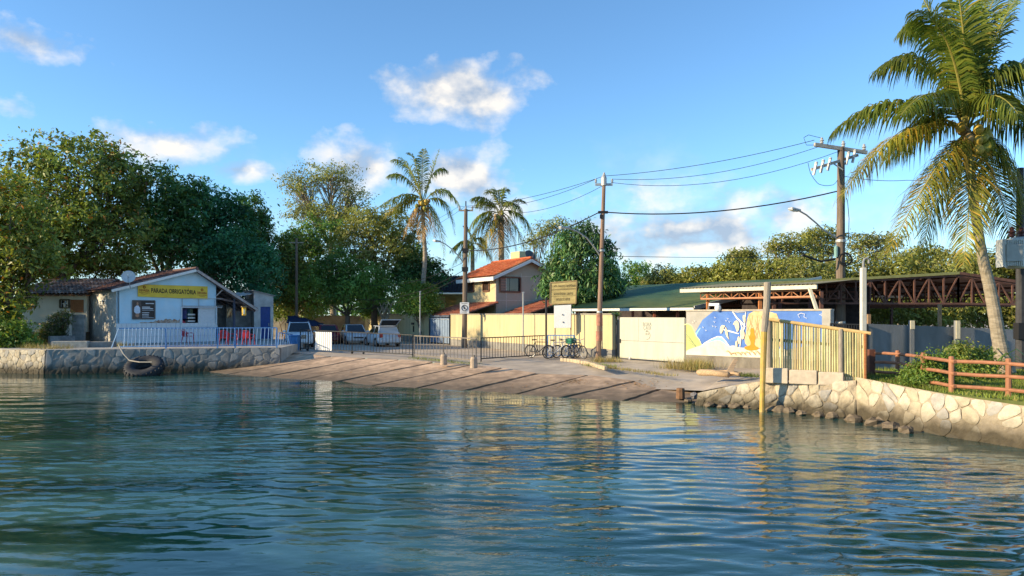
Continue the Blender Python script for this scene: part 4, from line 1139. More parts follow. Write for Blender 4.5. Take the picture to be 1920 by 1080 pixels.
    MB().box(MBp - MD*.16 + Vector((0,0,2.0)) + MN*.0, (.34,.36,2.62), math.atan2(MD.y, MD.x)).build('end_pier', grey, o, bevel=.01)
build_mural()
c = P(1345, 572, 33.2); o = thing('security_camera', 'white security camera on an arm above the mural wall', 'camera', tuple(c))
MB().beam(P(1330,571,33.4), P(1349,571,33.1), .12, .12).build('arm', white_paint, o); MB().lathe(P(1346,578,33.1), [(.05,.16),(.13,.1),(.15,0),(.11,-.1),(.03,-.15)], 12).build('dome', white_paint, o, smooth=True)
MB().tube([P(1330,571,33.4), P(1328,584,33.6)], .04, 6).build('mast', grey_metal, o)

# ---------------------------------------------------------------- gates and barriers before the ramp
def bar_fence(name, label, a, b_, h0, h1, n, m, cat, lift=.1, r=.016, posts=(0,1), post_r=.03, mid=(), barmat=None, skip=None):
    o = thing(name, label, cat, tuple(a)); a, b_ = Vector(a), Vector(b_); up = Vector((0,0,1))
    hh = lambda t: h0 + (h1-h0)*t
    MB().beam(a+up*hh(0), b_+up*hh(1), .05, .05).build('top_rail', m, o); MB().beam(a+up*lift, b_+up*lift, .05, .05).build('bottom_rail', m, o)
    for t in posts:
        p = a.lerp(b_, t); MB().beam(p+up*-.03, p+up*(hh(t)+.02), post_r*2, post_r*2).build('post', m, o)
    for i in range(1, n):
        t = i/n
        if skip and skip(t): continue
        p = a.lerp(b_, t); MB().tube([p+up*lift, p+up*hh(t)], r, 5).build('baluster', barmat or m, o)
    return o
ga, gb = G(563.5, 657, .82), G(774, 669.5, .80)
brown_metal = mat('brown grey steel', (.20,.175,.15), .55, metal=.3, var=.2)
w0, w1 = (598-563.5)/(774-563.5)*.93, (632-563.5)/(774-563.5)*.97
o = bar_fence('bar_gate', 'long black barred gate with a white striped panel across the ramp', ga, gb, 1.32, 1.2, 38, black_metal, 'gate', lift=.14, posts=(0,.08,.5,1), skip=lambda t: w0-.01 < t < w1+.01)
wpaint = mat('white gate paint', (.72,.73,.73), .5, var=.06)
for i in range(8):
    t = w0 + (w1-w0)*(i+.5)/8; p = ga.lerp(gb, t); d = (gb-ga).normalized()
    MB().box((p.x, p.y-.04, p.z+.66), ((gb-ga).length*(w1-w0)/8*.74,.03,1.12), math.atan2(d.y, d.x)).build('panel_slat', wpaint, o)
for t in (.07, .5, .6): 
    p = ga.lerp(gb, t); MB().lathe(p+Vector((0,0,.07)), [(.05,-.03),(.07,-.02),(.07,.02),(.05,.03)], 10, axis='Y').build('wheel', black_metal, o)
ca, cb = G(777, 669.5, .80), G(893, 680, .79)
bar_fence('barrier', 'brown steel barrier with upright bars set on concrete stumps', ca, cb, 1.16, 1.16, 18, brown_metal, 'barrier', lift=.12, posts=(0,.5,1))
da, db = G(902, 677, .79), G(1021, 669, .82)
o = bar_fence('bar_gate', 'black barred swing gate standing half open before the bicycles', da, db, 1.15, 1.15, 24, black_metal, 'gate', lift=.12, posts=(0,))
p = G(1024, 672, .82); o = thing('gate_post', 'tall dark steel gate post left of the bicycles', 'post', tuple(p)); MB().tube([p, p+Vector((0,0,ZZ(560,p.y)-p.z))], .05, 8).build('shaft', black_metal, o); MB().lathe(p+Vector((0,0,ZZ(560,p.y)-p.z)), [(.055,0),(.05,.04),(.01,.06)], 8).build('cap', black_metal, o)
bar_fence('barrier', 'blue barred rail behind the leaning bicycles', G(1027, 670, .82), G(1076, 670.5, .82), 1.18, 1.18, 9, blue_paint, 'barrier', lift=.12)
for i, (px, py) in enumerate(((832, 680), (888.5, 686))):
    p = G(px, py, .78); o = thing('concrete_stump', ('round concrete stump under the middle of the brown barrier', 'round concrete stump at the right foot of the brown barrier')[i], 'bollard', tuple(p), group='concrete stumps of the barrier')
    MB().lathe(p, [(.17,-.1),(.165,.15),(.15,.34),(.12,.40)], 12).build('block', mat('stump concrete', (.42,.33,.25), .9, var=.25, scale=5, bump=.5), o); MB().lathe(p+Vector((0,0,.39)), [(.05,0),(.05,.1)], 8).build('pin', brown_metal, o)

# ---------------------------------------------------------------- sign boards by the bicycles
def build_boards():
    Y = 41.6; up = Vector((0,0,1)); z = lambda py: ZZ(py, Y); x = lambda px: PX(px, Y)
    o = thing('notice_sign', 'yellowed wooden notice sign reading SANTO ANTÔNIO above the white board', 'sign', (x(1055), Y, GZ))
    A = [Vector((x(1031.5), Y, z(570))), Vector((x(1078.5), Y-.35, z(569))), Vector((x(1080.5), Y-.35, z(527))), Vector((x(1032), Y, z(530)))]
    wd = mat('yellowed board', (.52,.42,.18), .8, var=.14, scale=2, c2=(.28,.22,.10), c2amt=.7, c2scale=1.6, stretch=(1,1,2))
    d = (A[1]-A[0]).normalized(); n = Vector((d.y, -d.x, 0)); n = n if n.y < 0 else -n
    for t0, t1 in ((0,.31),(.31,.655),(.655,1)):
        q = [A[0].lerp(A[3], 1-t1)+up*.006, A[1].lerp(A[2], 1-t1)+up*.006, A[1].lerp(A[2], 1-t0)-up*.006, A[0].lerp(A[3], 1-t0)-up*.006]
        MB().prism(q, -n*.04).build('board', wd, o)
    fr = MB()
    for i in range(4): fr.beam(A[i], A[(i+1)%4], .06, .06)
    fr.beam(A[0].lerp(A[3],.66)+n*.02, A[1].lerp(A[2],.66)+n*.02, .03, .02)
    fr.build('frame', mat('board frame', (.33,.24,.12), .8, var=.2), o)
    ink = mat('faded ink', (.10,.075,.035), .8, c2=(.4,.32,.14), c2amt=.7, c2scale=7)
    H = (A[3]-A[0]).length; mid = (A[0]+A[1])/2; mid2 = (A[2]+A[3])/2
    for tx, t, s in (('O APA-SANTO ANTÔNIO', .80, .17), ('MANTENHA LIMPO', .45, .19), ('NOSSOS RIOS', .19, .19)):
        text_mesh('lettering', tx, s, ink, o, mid.lerp(mid2, t) + n*.008, d, up, sx=.72 if t > .7 else .66, bold=.004)
    for px, yy in ((1041, Y+.06), (1070, Y-.16)): MB().beam((x(px), yy, GZ-.02), (x(px), yy, z(530)), .07, .07).build('post', mat('sign post timber', (.34,.28,.20), .85, var=.2), o)
    w = thing('white_board', 'blank white metal board hung under the yellowed notice sign', 'sign', (x(1054), Y-.2, GZ))
    B = [Vector((x(1039), Y-.12, z(615))), Vector((x(1069.5), Y-.33, z(614.5))), Vector((x(1070), Y-.33, z(571.5))), Vector((x(1038.5), Y-.12, z(573)))]
    MB().prism(B, -n*.03).build('sheet', mat('white board paint', (.72,.73,.74), .5, var=.05, scale=2), w, bevel=.006)
    for (px, py) in ((1055, 604), (1054, 590)): MB().box((x(px), Y-.26, z(py)), (.04,.03,.07)).build('bolt', black_metal, w)
build_boards()

# ================================================================ two-storey house
HC = Vector((PX(930, 58), 58.0)); HR = R(30)
def build_house():
    cx, cy = math.cos(HR), math.sin(HR)
    def gt(px): q = (px-960)/F; return (q*HC.y-HC.x)/(cx-q*cy)
    def es(px): q = (px-960)/F; return (HC.x-q*HC.y)/(cy+q*cx)
    gz = lambda px, py: ZZ(py, HC.y + cy*gt(px)) - GZ
    ez = lambda px, py: ZZ(py, HC.y + cx*es(px)) - GZ
    h = thing('house', 'two-storey ochre and grey house with orange tile roof', 'house', (HC.x, HC.y, GZ), HR)
    W, D = 5.8, 5.4; el = ZZ(516, 58) - GZ; ap = 2.9; az = el + 1.25
    gm = mat('shade toned ochre render', (.44,.39,.30), .85, var=.07, scale=1.2, bump=.2); em = mat('sun toned ochre render', (.58,.48,.27), .85, var=.07, scale=1.2, bump=.2)  # one render in two tones: shade and sun put into the wall colour
    gw = rect(gt(937), gz(956,547), gt(975.5), gz(956,520))
    panel([(0,0),(W,0),(W,el),(ap,az),(0,el)], [gw], lambda u, z: (u,0,z), (0,.2,0)).build('gable_wall', gm, h, world=False)
    e1 = rect(es(889), ez(883,547), es(877), ez(883,522)); e2 = rect(es(918), ez(912,546), es(906.5), ez(912,519))
    panel(rect(.201,0,D,el), [e1, e2], lambda s, z: (0,s,z), (.2,0,0)).build('side_wall', em, h, world=False)
    panel([(.21,0),(W,0),(W,el),(ap,az),(.21,el)], [], lambda u, z: (u,D,z), (0,.2,0)).build('back_wall', gm, h, world=False)
    panel(rect(.201,0,D,el), [], lambda s, z: (W-.2,s,z), (.2,0,0)).build('side_wall', gm, h, world=False)
    brown = mat('brown window frame', (.16,.08,.05), .6, var=.15)
    def window(r, at, hasbars, glass=True):
        (x0,z0),(x1,_),(_,z1),_2 = r; b = MB()
        for p, q in (((x0,z0),(x1,z0)), ((x0,z1),(x1,z1)), ((x0,z0),(x0,z1)), ((x1,z0),(x1,z1))): b.beam(at(*p,-.03), at(*q,-.03), .1, .12)
        win = b.build('window', brown, h, world=False)
        n = 4 if hasbars else 2
        for i in range(n):
            u0, u1 = x0+(x1-x0)*i/n+.02, x0+(x1-x0)*(i+1)/n-.02
            MB().prism([at(u0,z0,.08), at(u1,z0,.08), at(u1,z1,.08), at(u0,z1,.08)], Vector(at(0,0,.1))-Vector(at(0,0,.08))).build('pane', glass_mat('house glass', (.03,.04,.05), .04), win, world=False)
        if hasbars:
            for i in range(1, 6): MB().beam(at(x0+(x1-x0)*i/6,z0,.0), at(x0+(x1-x0)*i/6,z1,.0), .03, .03).build('window_bar', brown, win, world=False)
    window(gw, lambda u, z, d: (u, d, z), False)
    (x0,z0),(x1,_),(_,z1),_2 = gw
    for i in range(5): MB().box((x0+.28, .03, z0+(i+.5)*(z1-z0)/5), (.5,.05,(z1-z0)/5*.8)).build('blind_slat', mat('pink brown blind', (.35,.20,.15), .7), h, world=False)
    window(e1, lambda s, z, d: (d, s, z), True); window(e2, lambda s, z, d: (d, s, z), True)
    # pale bands on the gable
    for t in (.9, gt(977)): MB().box((t, -.012, (el+1.0)/2), (.06,.02,el-.6)).build('render_band', mat('pale band', (.56,.52,.44), .8), h, world=False)
    MB().box((1.8,-.013,el-1.95), (3.4,.02,.05)).build('render_band', MATS['pale band'], h, world=False)
    MB().box((1.8,-.0135,el-.03), (3.4,.02,.05)).build('render_band', MATS['pale band'], h, world=False)
    tm = tile_mat('orange clay tile', (.62,.17,.06), (.72,.25,.10), (.50,.13,.05)); sl = (az-el)/ap; ov = .55
    tile_roof(h, 'roof_tiles', (-ov, -ov, el-ov*sl+.12), (0,1,0), (1,0,sl), D+2*ov, math.hypot(ap+ov,(ap+ov)*sl), tm, cw=.24, r=.10, cl=.4, world=False, seed=21)
    tile_roof(h, 'roof_tiles', (W+ov, -ov, el-ov*sl+.12), (0,1,0), (-1,0,sl), D+2*ov, math.hypot(ap+ov,(ap+ov)*sl), tm, cw=.24, r=.10, cl=.4, world=False, seed=22)
    MB().tube([(ap,-ov,az+.17),(ap,D+ov,az+.17)], .13, 8).build('ridge_cap', tm, h, world=False)
    wf = mat('white fascia', (.74,.72,.68), .6, var=.05)
    for s in (-1, 1):
        x_ = ap + s*(ap+ov); MB().beam((ap,-ov-.03,az-.04), (x_,-ov-.03,el-ov*sl-.04), .06, .22).build('fascia', wf, h, world=False)
    MB().beam((-ov,-ov-.06,el-ov*sl-.06), (-ov,D+ov,el-ov*sl-.06), .06, .3).build('fascia', wf, h, world=False)
    # lower roofs around it
    red = tile_mat('red brown tile', (.52,.16,.08), (.66,.26,.13), (.36,.12,.07))
    tile_roof(h, 'porch_roof_tiles', (-3.6, -.6, 2.15), (0,1,0), (1,0,.30), 6.4, math.hypot(3.5,1.05), red, cw=.24, r=.1, cl=.4, world=False, seed=23)
    tile_roof(h, 'porch_roof_tiles', (-.15, -4.2, 2.15), (0,1,0), (1,0,.30), 4.0, math.hypot(4.6,1.38), red, cw=.24, r=.1, cl=.4, world=False, seed=24)
    tile_roof(h, 'porch_roof_tiles', (9.0, -4.2, 2.15), (0,1,0), (-1,0,.30), 4.0, math.hypot(4.55,1.36), red, cw=.24, r=.1, cl=.4, world=False, seed=25)
    for (x_, y_, w, d_) in ((-1.75, 2.4, 3.2, 4.8), (4.3, -2.2, 8.0, 3.6)): MB().box((x_, y_, 1.05), (w, d_, 2.05)).build('porch_wall', gm, h, world=False)
    MB().box((5.0, 4.2, 6.9), (1.7,1.5,1.5)).build('water_tank_housing', em, h, world=False, bevel=.02)
build_house()
p0 = P(994, 479, 61); build_dish('satellite_dish', 'dark satellite dish on the ridge of the orange roof', p0, .5, (.5,-.7,.5), P(1000, 494, 61.5), mat('dark dish', (.08,.085,.09), .6))
def build_far_house():
    Y = 70; o = thing('house', 'low ochre house with dark tile roof behind the bright bush', 'house', (PX(840,Y), Y, GZ))
    x0, x1 = PX(812,Y), PX(878,Y); ze = ZZ(551,Y); om = mat('ochre house render', (.46,.33,.12), .85, var=.1)
    door = rect(PX(834,Y), GZ, PX(856,Y), ze-.3)
    panel(rect(x0,GZ,x1,ze), [door], lambda u, z: (u,Y,z), (0,.2,0)).build('wall', om, o)
    MB().box(((x0+x1)/2, Y+3, (GZ+ze)/2-.05), (x1-x0-.1,.2,ze-GZ)).build('back_wall', om, o)
    dt = tile_mat('dark roof tile', (.045,.04,.05), (.10,.08,.08), (.03,.03,.04))
    tile_roof(o, 'roof_tiles', (x0-1.6, Y-1.2, ze+.1), (1,0,0), (0,1,.36), x1-x0+4, 5.2, dt, cw=.26, r=.11, cl=.42, seed=31)
    MB().beam((x0-1.6,Y-1.22,ze+.05), (x1+2.4,Y-1.22,ze+.05), .06, .14).build('fascia', white_paint, o)
    for i in range(4): MB().box((PX(836+i*6,Y), Y+.1, GZ+1.2), (.12,.1,2.4)).build('porch_post', black_metal, o)
build_far_house()

# ================================================================ green roof pavilion and open canopy
def build_pavilion():
    E0, E1 = P(1070, 581, 46.5), P(1302, 574.5, 38.2); zc = 3.48; E0.z = E1.z = zc
    R0, R1 = Vector((PX(1168,58), 58, 5.32)), Vector((PX(1540,44.5), 44.5, 5.32))
    o = thing('pavilion', 'long pavilion with a green corrugated roof behind the white gate', 'pavilion', (E0.x, E0.y, GZ))
    gm = mat('green roof sheet', (.07,.15,.075), .55, var=.18, scale=1.2, c2=(.20,.22,.07), c2amt=.7, c2scale=.22, spec=.3)
    e = (E1-E0).normalized(); v = (R0-E0); v = v - e*v.dot(e); v.normalize(); n = e.cross(v); n = n if n.z > 0 else -n
    # corrugated sheet between eave and ridge (ridge longer than the eave), cut along the verge
    verts = []; faces = []; N = 420
    for i in range(N+1):
        t = i/N; a = E0.lerp(E1, t); b_ = R0.lerp(R1, t); c = n*(.03*math.sin(i*math.pi/2*1.0))
        for k in range(5): verts.append(a.lerp(b_, k/4) + c)
    for i in range(N):
        for k in range(4): q = i*5+k; faces.append((q, q+5, q+6, q+1))
    np_mesh('roof_sheet', np.array([tuple(p) for p in verts]), np.array(faces), gm, o)
    back = (R0-E0); B0, B1 = R0 + Vector((back.x, back.y, -1.5)), R1 + Vector((back.x, back.y, -1.5))
    MB().prism([R0, R1, B1, B0], (0,0,-.05)).build('back_roof_sheet', gm, o)
    dn = Vector((0,0,-.09)); MB().beam(E0+dn, E1+dn, .14, .14).build('gutter', mat('gutter white', (.66,.66,.60), .5, var=.12), o)
    MB().beam(E1+dn*.4, R1+dn*.4, .05, .22).build('verge_board', mat('pale verge', (.55,.55,.52), .6, var=.1), o)
    rust = mat('red oxide steel', (.30,.09,.05), .6, var=.2)
    for t in (.0, .16, .33, .5, .67, .84, .98):
        p = E0.lerp(E1, t) + v*.5; MB().beam((p.x,p.y,GZ), (p.x,p.y,p.z-.1), .14, .14).build('post', rust, o)
        MB().beam(E0.lerp(E1,t)+dn, R0.lerp(R1,t)+dn*2, .08, .16).build('rafter', mat('dark rafter', (.06,.045,.04), .8), o)
    for t in (.3, .65): MB().beam(E0.lerp(R0,t)+dn*2.6, E1.lerp(R1,t)+dn*2.6, .08, .12).build('purlin', MATS['dark rafter'], o)
    d2 = Vector((R0.x-E0.x, R0.y-E0.y, 0))*.9
    MB().prism([Vector((E0.x,E0.y,GZ))+d2, Vector((R1.x,R1.y,GZ)), Vector((R1.x,R1.y,4.9)), Vector((E0.x,E0.y,4.9))+d2], (.1,.1,0)).build('back_wall', mat('under roof shade', (.05,.04,.04), .9, var=.3), o)  # dark wall added to paint the shade under the roof
build_pavilion()
def truss(b, a, c, dep0, dep1, n, w=.05):
    """flat lattice from a to c (top chord), depths at both ends"""
    a, c = Vector(a), Vector(c); up = Vector((0,0,1)); bot = lambda t: a.lerp(c, t) - up*(dep0+(dep1-dep0)*t)
    b.beam(a, c, w*1.3, w*1.3); b.beam(bot(0), bot(1), w*1.3, w*1.3)
    for i in range(n+1): b.beam(a.lerp(c, i/n), bot(i/n), w, w)
    for i in range(n):
        if i % 2: b.beam(a.lerp(c, i/n), bot((i+1)/n), w*.8, w*.8)
        else: b.beam(bot(i/n), a.lerp(c, (i+1)/n), w*.8, w*.8)
rustd = mat('dark rust steel', (.13,.065,.05), .7, var=.25)
def build_awning():
    A, B = P(1276, 546, 36.4), P(1532, 537, 31.0); A.z = B.z = 4.26; d = (B-A).normalized(); bk = Vector((-d.y, d.x, 0)); bk = bk if bk.y > 0 else -bk; up = Vector((0,0,1))
    o = thing('awning', 'awning with a long cream edge above the mural wall', 'awning', (A.x, A.y, GZ))
    cr = mat('cream sheet edge', (.66,.60,.46), .6, var=.12, scale=2)
    MB().beam(A, B, .10, .17).build('fascia', cr, o)
    L = (B-A).length; vs = []; fs = []; N = 140
    for i in range(N+1):
        p = A + d*(L*i/N) + up*(.12+.025*math.sin(i*math.pi/2)) - bk*.12; q = p + bk*4.4 + up*.35; vs += [tuple(p), tuple(q)]
    for i in range(N): fs.append((2*i, 2*i+2, 2*i+3, 2*i+1))
    np_mesh('roof_sheet', np.array(vs), np.array(fs), mat('faded roof sheet', (.30,.27,.16), .7, var=.2, scale=1.5), o)
    for k in (0, 1.6, 3.2):
        b = MB(); truss(b, A+d*1.0+bk*(k+.25)-up*.14, B+bk*(k+.25)-up*.14, .25, .32, 14, .045); b.build('truss', rustd if k else mat('orange brown steel', (.34,.14,.06), .6, var=.2), o)
    om = mat('orange post', (.52,.20,.07), .6, var=.2)
    for px, m in ((1320,om),(1418,om),(1533,rustd)):
        p = ray_line(px, A, B) + bk*.3; MB().beam((p.x,p.y,GZ), (p.x,p.y,4.1), .13, .13).build('post', m, o)
    for px in (1395, 1452): p = ray_line(px, A, B) + bk*3; MB().beam((p.x,p.y,GZ), (p.x,p.y,4.2), .13, .13).build('post', mat('purple brown post', (.16,.09,.11), .7), o)
    MB().tube([A+d*1.2-up*.42, B-up*.40], .04, 6).build('pipe', mat('orange pipe', (.55,.26,.14), .5), o)
    p = ray_line(1518, A, B); MB().beam(Vector((p.x,p.y,4.2)), P(1532, 583, 30.6), .12, .1).build('brace', cr, o)
    MB().prism([A+bk*4.6-up*3.3+d*.4, B+bk*4.6-up*3.3, B+bk*4.6+up*.1, A+bk*4.6+up*.1+d*.4], bk*.1).build('back_wall', MATS['under roof shade'], o)  # dark sheet added as painted shade behind the awning
build_awning()
def build_canopy():
    Y = 33.2; A, T, B = P(1440, 534, Y), P(1798, 514, Y), P(1925, 533, Y); B2 = T + (B-T)*1.6
    o = thing('canopy', 'open rust steel truss canopy with a green roof behind the grey wall', 'canopy', (A.x, A.y, GZ)); dep = 15.0; bk = Vector((0,dep,0)); up = Vector((0,0,1))
    top = mat('canopy green sheet', (.10,.12,.05), .6, var=.2); und = mat('brown ceiling sheet', (.44,.28,.22), .8, var=.2, scale=1.5)
    for p, q, nm in ((A,T,'left'),(T,B2,'right')):
        MB().prism([p+up*.06, q+up*.06, q+bk+up*.06, p+bk+up*.06], up*.03).build('roof_sheet', top, o)
        MB().prism([p+up*.015, q+up*.015, q+bk+up*.015, p+bk+up*.015], up*.04).build('ceiling_sheet', und, o)
    MB().beam(A-Vector((0,.04,-.05)), T-Vector((0,.04,-.05)), .05, .12).build('verge_board', mat('olive verge', (.24,.25,.10), .6, var=.15), o)
    MB().beam(T-Vector((0,.04,-.05)), B2-Vector((0,.04,-.05)), .05, .12).build('verge_board', rustd, o)
    for k in range(5):
        y = Vector((0, dep*k/4+.05, 0)); b = MB(); truss(b, A+y-up*.06, T+y-up*.06, .75, 1.25, 13, .065); truss(b, T+y-up*.06, B2+y-up*.06, 1.25, .6, 8, .065); b.build('truss', rustd, o)
    for t in (0,.2,.4,.6,.8,1): 
        p = A.lerp(T, t) - up*.10; MB().beam(p, p+bk, .06, .1).build('purlin', rustd, o)
    for t in (.3,.65,1): p = T.lerp(B2, t) - up*.10; MB().beam(p, p+bk, .06, .1).build('purlin', rustd, o)
    for p in (A+Vector((.3,.1,0)), A+Vector((.3,dep-.2,0)), B2+Vector((-.3,.1,0)), B2+Vector((-.3,dep-.2,0)), T+Vector((0,dep-.2,0)), A.lerp(T,.5)+Vector((0,dep-.2,0))):
        MB().beam((p.x,p.y,GZ), (p.x,p.y,p.z-.1), .14, .14).build('post', rustd, o)
    MB().beam(P(1640,556,Y+5), P(1694,556.5,Y+5), .2, .1).build('tube_light', white_paint, o)
build_canopy()

# grey boundary wall at the right
GW0, GW1 = P(1626, 607, 28.4), P(1935, 619, 29.4)
def build_grey_wall():
    o = thing('boundary_wall', 'shaded grey concrete boundary wall behind the lawn', 'wall', (GW0.x, GW0.y, GZ)); m = mat('stained grey concrete', (.24,.25,.27), .9, var=.14, scale=1.5, bump=.4, c2=(.15,.16,.17), c2amt=.8, c2scale=.9, stretch=(1,1,.35))
    MB().prism([(GW0.x,GW0.y,GZ-.1), (GW1.x,GW1.y,GZ-.1), tuple(GW1), tuple(GW0)], (0,.2,0)).build('wall_face', m, o)
    pale_post = mat('pale concrete post', (.58,.52,.38), .85, var=.15)
    for px, t, b_ in ((1709,601,640),(1794,601,660)):
        Y = 28.3+(px-1626)/309*1.0-.12; MB().beam((PX(px,Y),Y,ZZ(680,Y)), (PX(px,Y),Y,ZZ(t,Y)), .16, .12).build('post', m, o)
        MB().beam((PX(px,Y),Y-.03,ZZ(635 if px>1750 else 617,Y)), (PX(px,Y),Y-.03,ZZ(t,Y)), .15, .14).build('post_head', pale_post, o)
    for px, t in ((1629,589),(1762,570)): p = P(px,t,28.9); MB().beam((p.x,p.y,GZ), tuple(p), .11, .11).build('stake', mat('brown stake', (.30,.19,.11), .85, var=.2), o)
build_grey_wall()
def build_dark_gate():
    a, b_ = P(1558, 607, 28.6), P(1626, 609, 28.3); o = bar_fence('bar_gate', 'dark slatted steel gate between the mural wall and the grey wall', (a.x,a.y,.85), (b_.x,b_.y,.85), a.z-.85, b_.z-.85, 14, black_metal, 'gate', lift=.1)
    p = P(1618.5, 607, 28.0); q = thing('concrete_post', 'tall pale concrete post with a bent pipe on its top', 'post', (p.x,p.y,GZ))
    MB().beam((p.x,p.y,GZ), tuple(P(1618.5,502,28.0)), .19, .19).build('shaft', mat('pale concrete', (.60,.58,.52), .8, var=.1), q, bevel=.02)
    t = P(1619,502,28.0); MB().tube([t, t+Vector((0,0,.22)), t+Vector((.03,0,.32)), t+Vector((.12,0,.36)), t+Vector((.2,0,.3)), t+Vector((.2,0,.16))], .045, 8).build('bent_pipe', mat('grey pipe', (.25,.26,.28), .5), q)
build_dark_gate()
# house-number free brown post and rail fence on the lawn
LZ = 1.04
def build_rail_fence():
    m = mat('red brown round timber', (.34,.15,.08), .7, var=.2, scale=6, bump=.2, stretch=(1,1,.3))
    o = thing('rail_fence', 'brown round timber rail fence on the lawn above the river wall', 'fence', (*G(1636,708,LZ)[:2], LZ))
    posts = [(1683,657,708),(1731,661,726),(1784,668,736),(1891,672,744)]
    pp = []
    for px, t, b_ in posts:
        q = G(px, b_, LZ); z = ZZ(t, q.y); pp.append((q, z)); MB().tube([(q.x,q.y,LZ-.15),(q.x,q.y,z-.02),(q.x,q.y,z)], [.07,.068,.05], 9).build('post', m, o)
    q0 = G(1633, 702, LZ+.05); b = MB(); b.beam((q0.x,q0.y,LZ-.1), (q0.x,q0.y,ZZ(655,q0.y)), .2, .2); b.build('corner_post', mat('dark brown timber', (.14,.055,.035), .7, var=.2), o)
    q5 = G(2010, 757, LZ); seq = [(q0, ZZ(655,q0.y))] + pp + [(q5, LZ+.93)]
    hts = {0: (.86,.52,.18)}
    for i in range(len(seq)-1):
        (a, za), (c, zc) = seq[i], seq[i+1]
        for f in (.86,.53,.18):
            A = Vector((a.x,a.y-.05,LZ+(za-LZ)*f)); B = Vector((c.x,c.y-.05,LZ+(zc-LZ)*f)); d = (B-A).normalized()*.12
            MB().tube([A-d*(.3 if i else -1), A.lerp(B,.5)+Vector((0,0,random.uniform(-.02,.02))), B+d], [.048,.05,.046], 8).build('rail', m, o)
    MB().tube([(q5.x,q5.y,LZ-.1),(q5.x,q5.y,LZ+.95)], .07, 9).build('post', m, o)
build_rail_fence()
# bamboo screen on the river wall
def build_bamboo():
    a, b_ = Vector((PX(1438,24.3), 24.3, 0)), Vector((PX(1624,22.95), 22.95, 0)); o = thing('bamboo_screen', 'screen of upright bamboo canes with a sloping top rail on the river wall', 'screen', (a.x,a.y,.95))
    ms = [mat('bamboo %d' % i, c, .5, var=.2, scale=5, stretch=(1,1,.4), spec=.4) for i, c in enumerate(((.50,.45,.22),(.44,.43,.21),(.56,.48,.26),(.42,.33,.16)))]
    n = 38; L = (b_-a); r = random.Random(5)
    tz = lambda t: ZZ(599 + (626-599)*t, a.y + L.y*t)
    foot = lambda t: ZZ(708 + 9*t, a.y + L.y*t)
    for i in range(n):
        t = .035 + .955*(i+.5)/n; p = a + L*t; rr = r.uniform(.030,.038); lean = r.uniform(-.02,.02); z0, z1 = foot(t)-.05, tz(t)
        pts = []; rad = []; z = z0; k = 0
        while z < z1:
            s = (z-z0)/(z1-z0); c = Vector((p.x+lean*s, p.y, z)); pts += [c, c+Vector((0,0,.015))]; rad += [rr*1.0, rr*1.14]; pts.append(c+Vector((0,0,.03))); rad.append(rr); z += r.uniform(.27,.36)
        pts.append(Vector((p.x+lean, p.y, z1))); rad.append(rr*.95)
        MB().tube(pts, rad, 7).build('bamboo_cane', ms[r.randrange(4)], o)
    MB().tube([a+Vector((-.1,-.05,tz(-.02)+.02)), b_+Vector((.12,-.05,tz(1.02)+.02))], .055, 8).build('top_rail', mat('orange timber', (.62,.42,.18), .6, var=.15), o)
    MB().tube([a+Vector((0,.08,1.25)), b_+Vector((0,.08,1.2))], .05, 7).build('back_rail', grey_wood, o); MB().tube([a+Vector((0,.08,2.3)), b_+Vector((0,.08,2.1))], .05, 7).build('back_rail', grey_wood, o)
    for t, rr in ((.015,.085),(.75,.07)):
        p = a+L*t; MB().tube([(p.x,p.y-.04,.85),(p.x,p.y-.04,tz(t)+.04)], rr, 9).build('post', grey_wood, o)
    p = a+L*.985; MB().tube([(p.x,p.y-.06,.8),(p.x,p.y-.06,tz(.985))], .05, 8).build('post', MATS['varnished wood'], o)
    # concrete blocks along the foot
    f = thing('block_course', 'row of pale concrete blocks along the foot of the bamboo screen', 'blocks', (a.x,a.y-.2,.9)); bm_ = mat('pale block', (.56,.47,.36), .9, var=.14, bump=.4)
    for i, (x0, x1) in enumerate(((1424,1474),(1476,1528),(1530,1577))):
        p, q = ray_line(x0, a, b_) + Vector((0,-.2,0)), ray_line(x1, a, b_) + Vector((0,-.2,0)); z0, z1 = .90, ZZ(689+i*4, p.y)
        d = q-p; MB().box(((p+q)/2)[:2] + ((z0+z1)/2,) if False else ((p.x+q.x)/2, (p.y+q.y)/2, (z0+z1)/2), (d.length*.99,.2,z1-z0), math.atan2(d.y,d.x)).build('block', bm_, f, bevel=.02)
build_bamboo()
# tall mooring post in front of the wall, lower half painted yellow
p = Vector((PX(1431.5,23.75), 23.75, 0)); o = thing('mooring_post', 'tall grey timber post with its lower half painted yellow', 'post', (p.x,p.y,.1))
zt, zm = ZZ(529,23.75), ZZ(622,23.75)
MB().tube([(p.x+.02,p.y,zm),(p.x+.10,p.y,(zm+zt)/2),(p.x+.13,p.y,zt-.02),(p.x+.13,p.y,zt)], [.105,.112,.115,.09], 10).build('upper_shaft', grey_wood, o, smooth=False)
MB().tube([(p.x-.06,p.y,-.3),(p.x+.02,p.y,zm+.0)], [.075,.104], 10).build('painted_shaft', mat('worn yellow paint', (.56,.36,.07), .7, var=.18, scale=5, c2=(.40,.30,.16), c2amt=.5, c2scale=3), o)
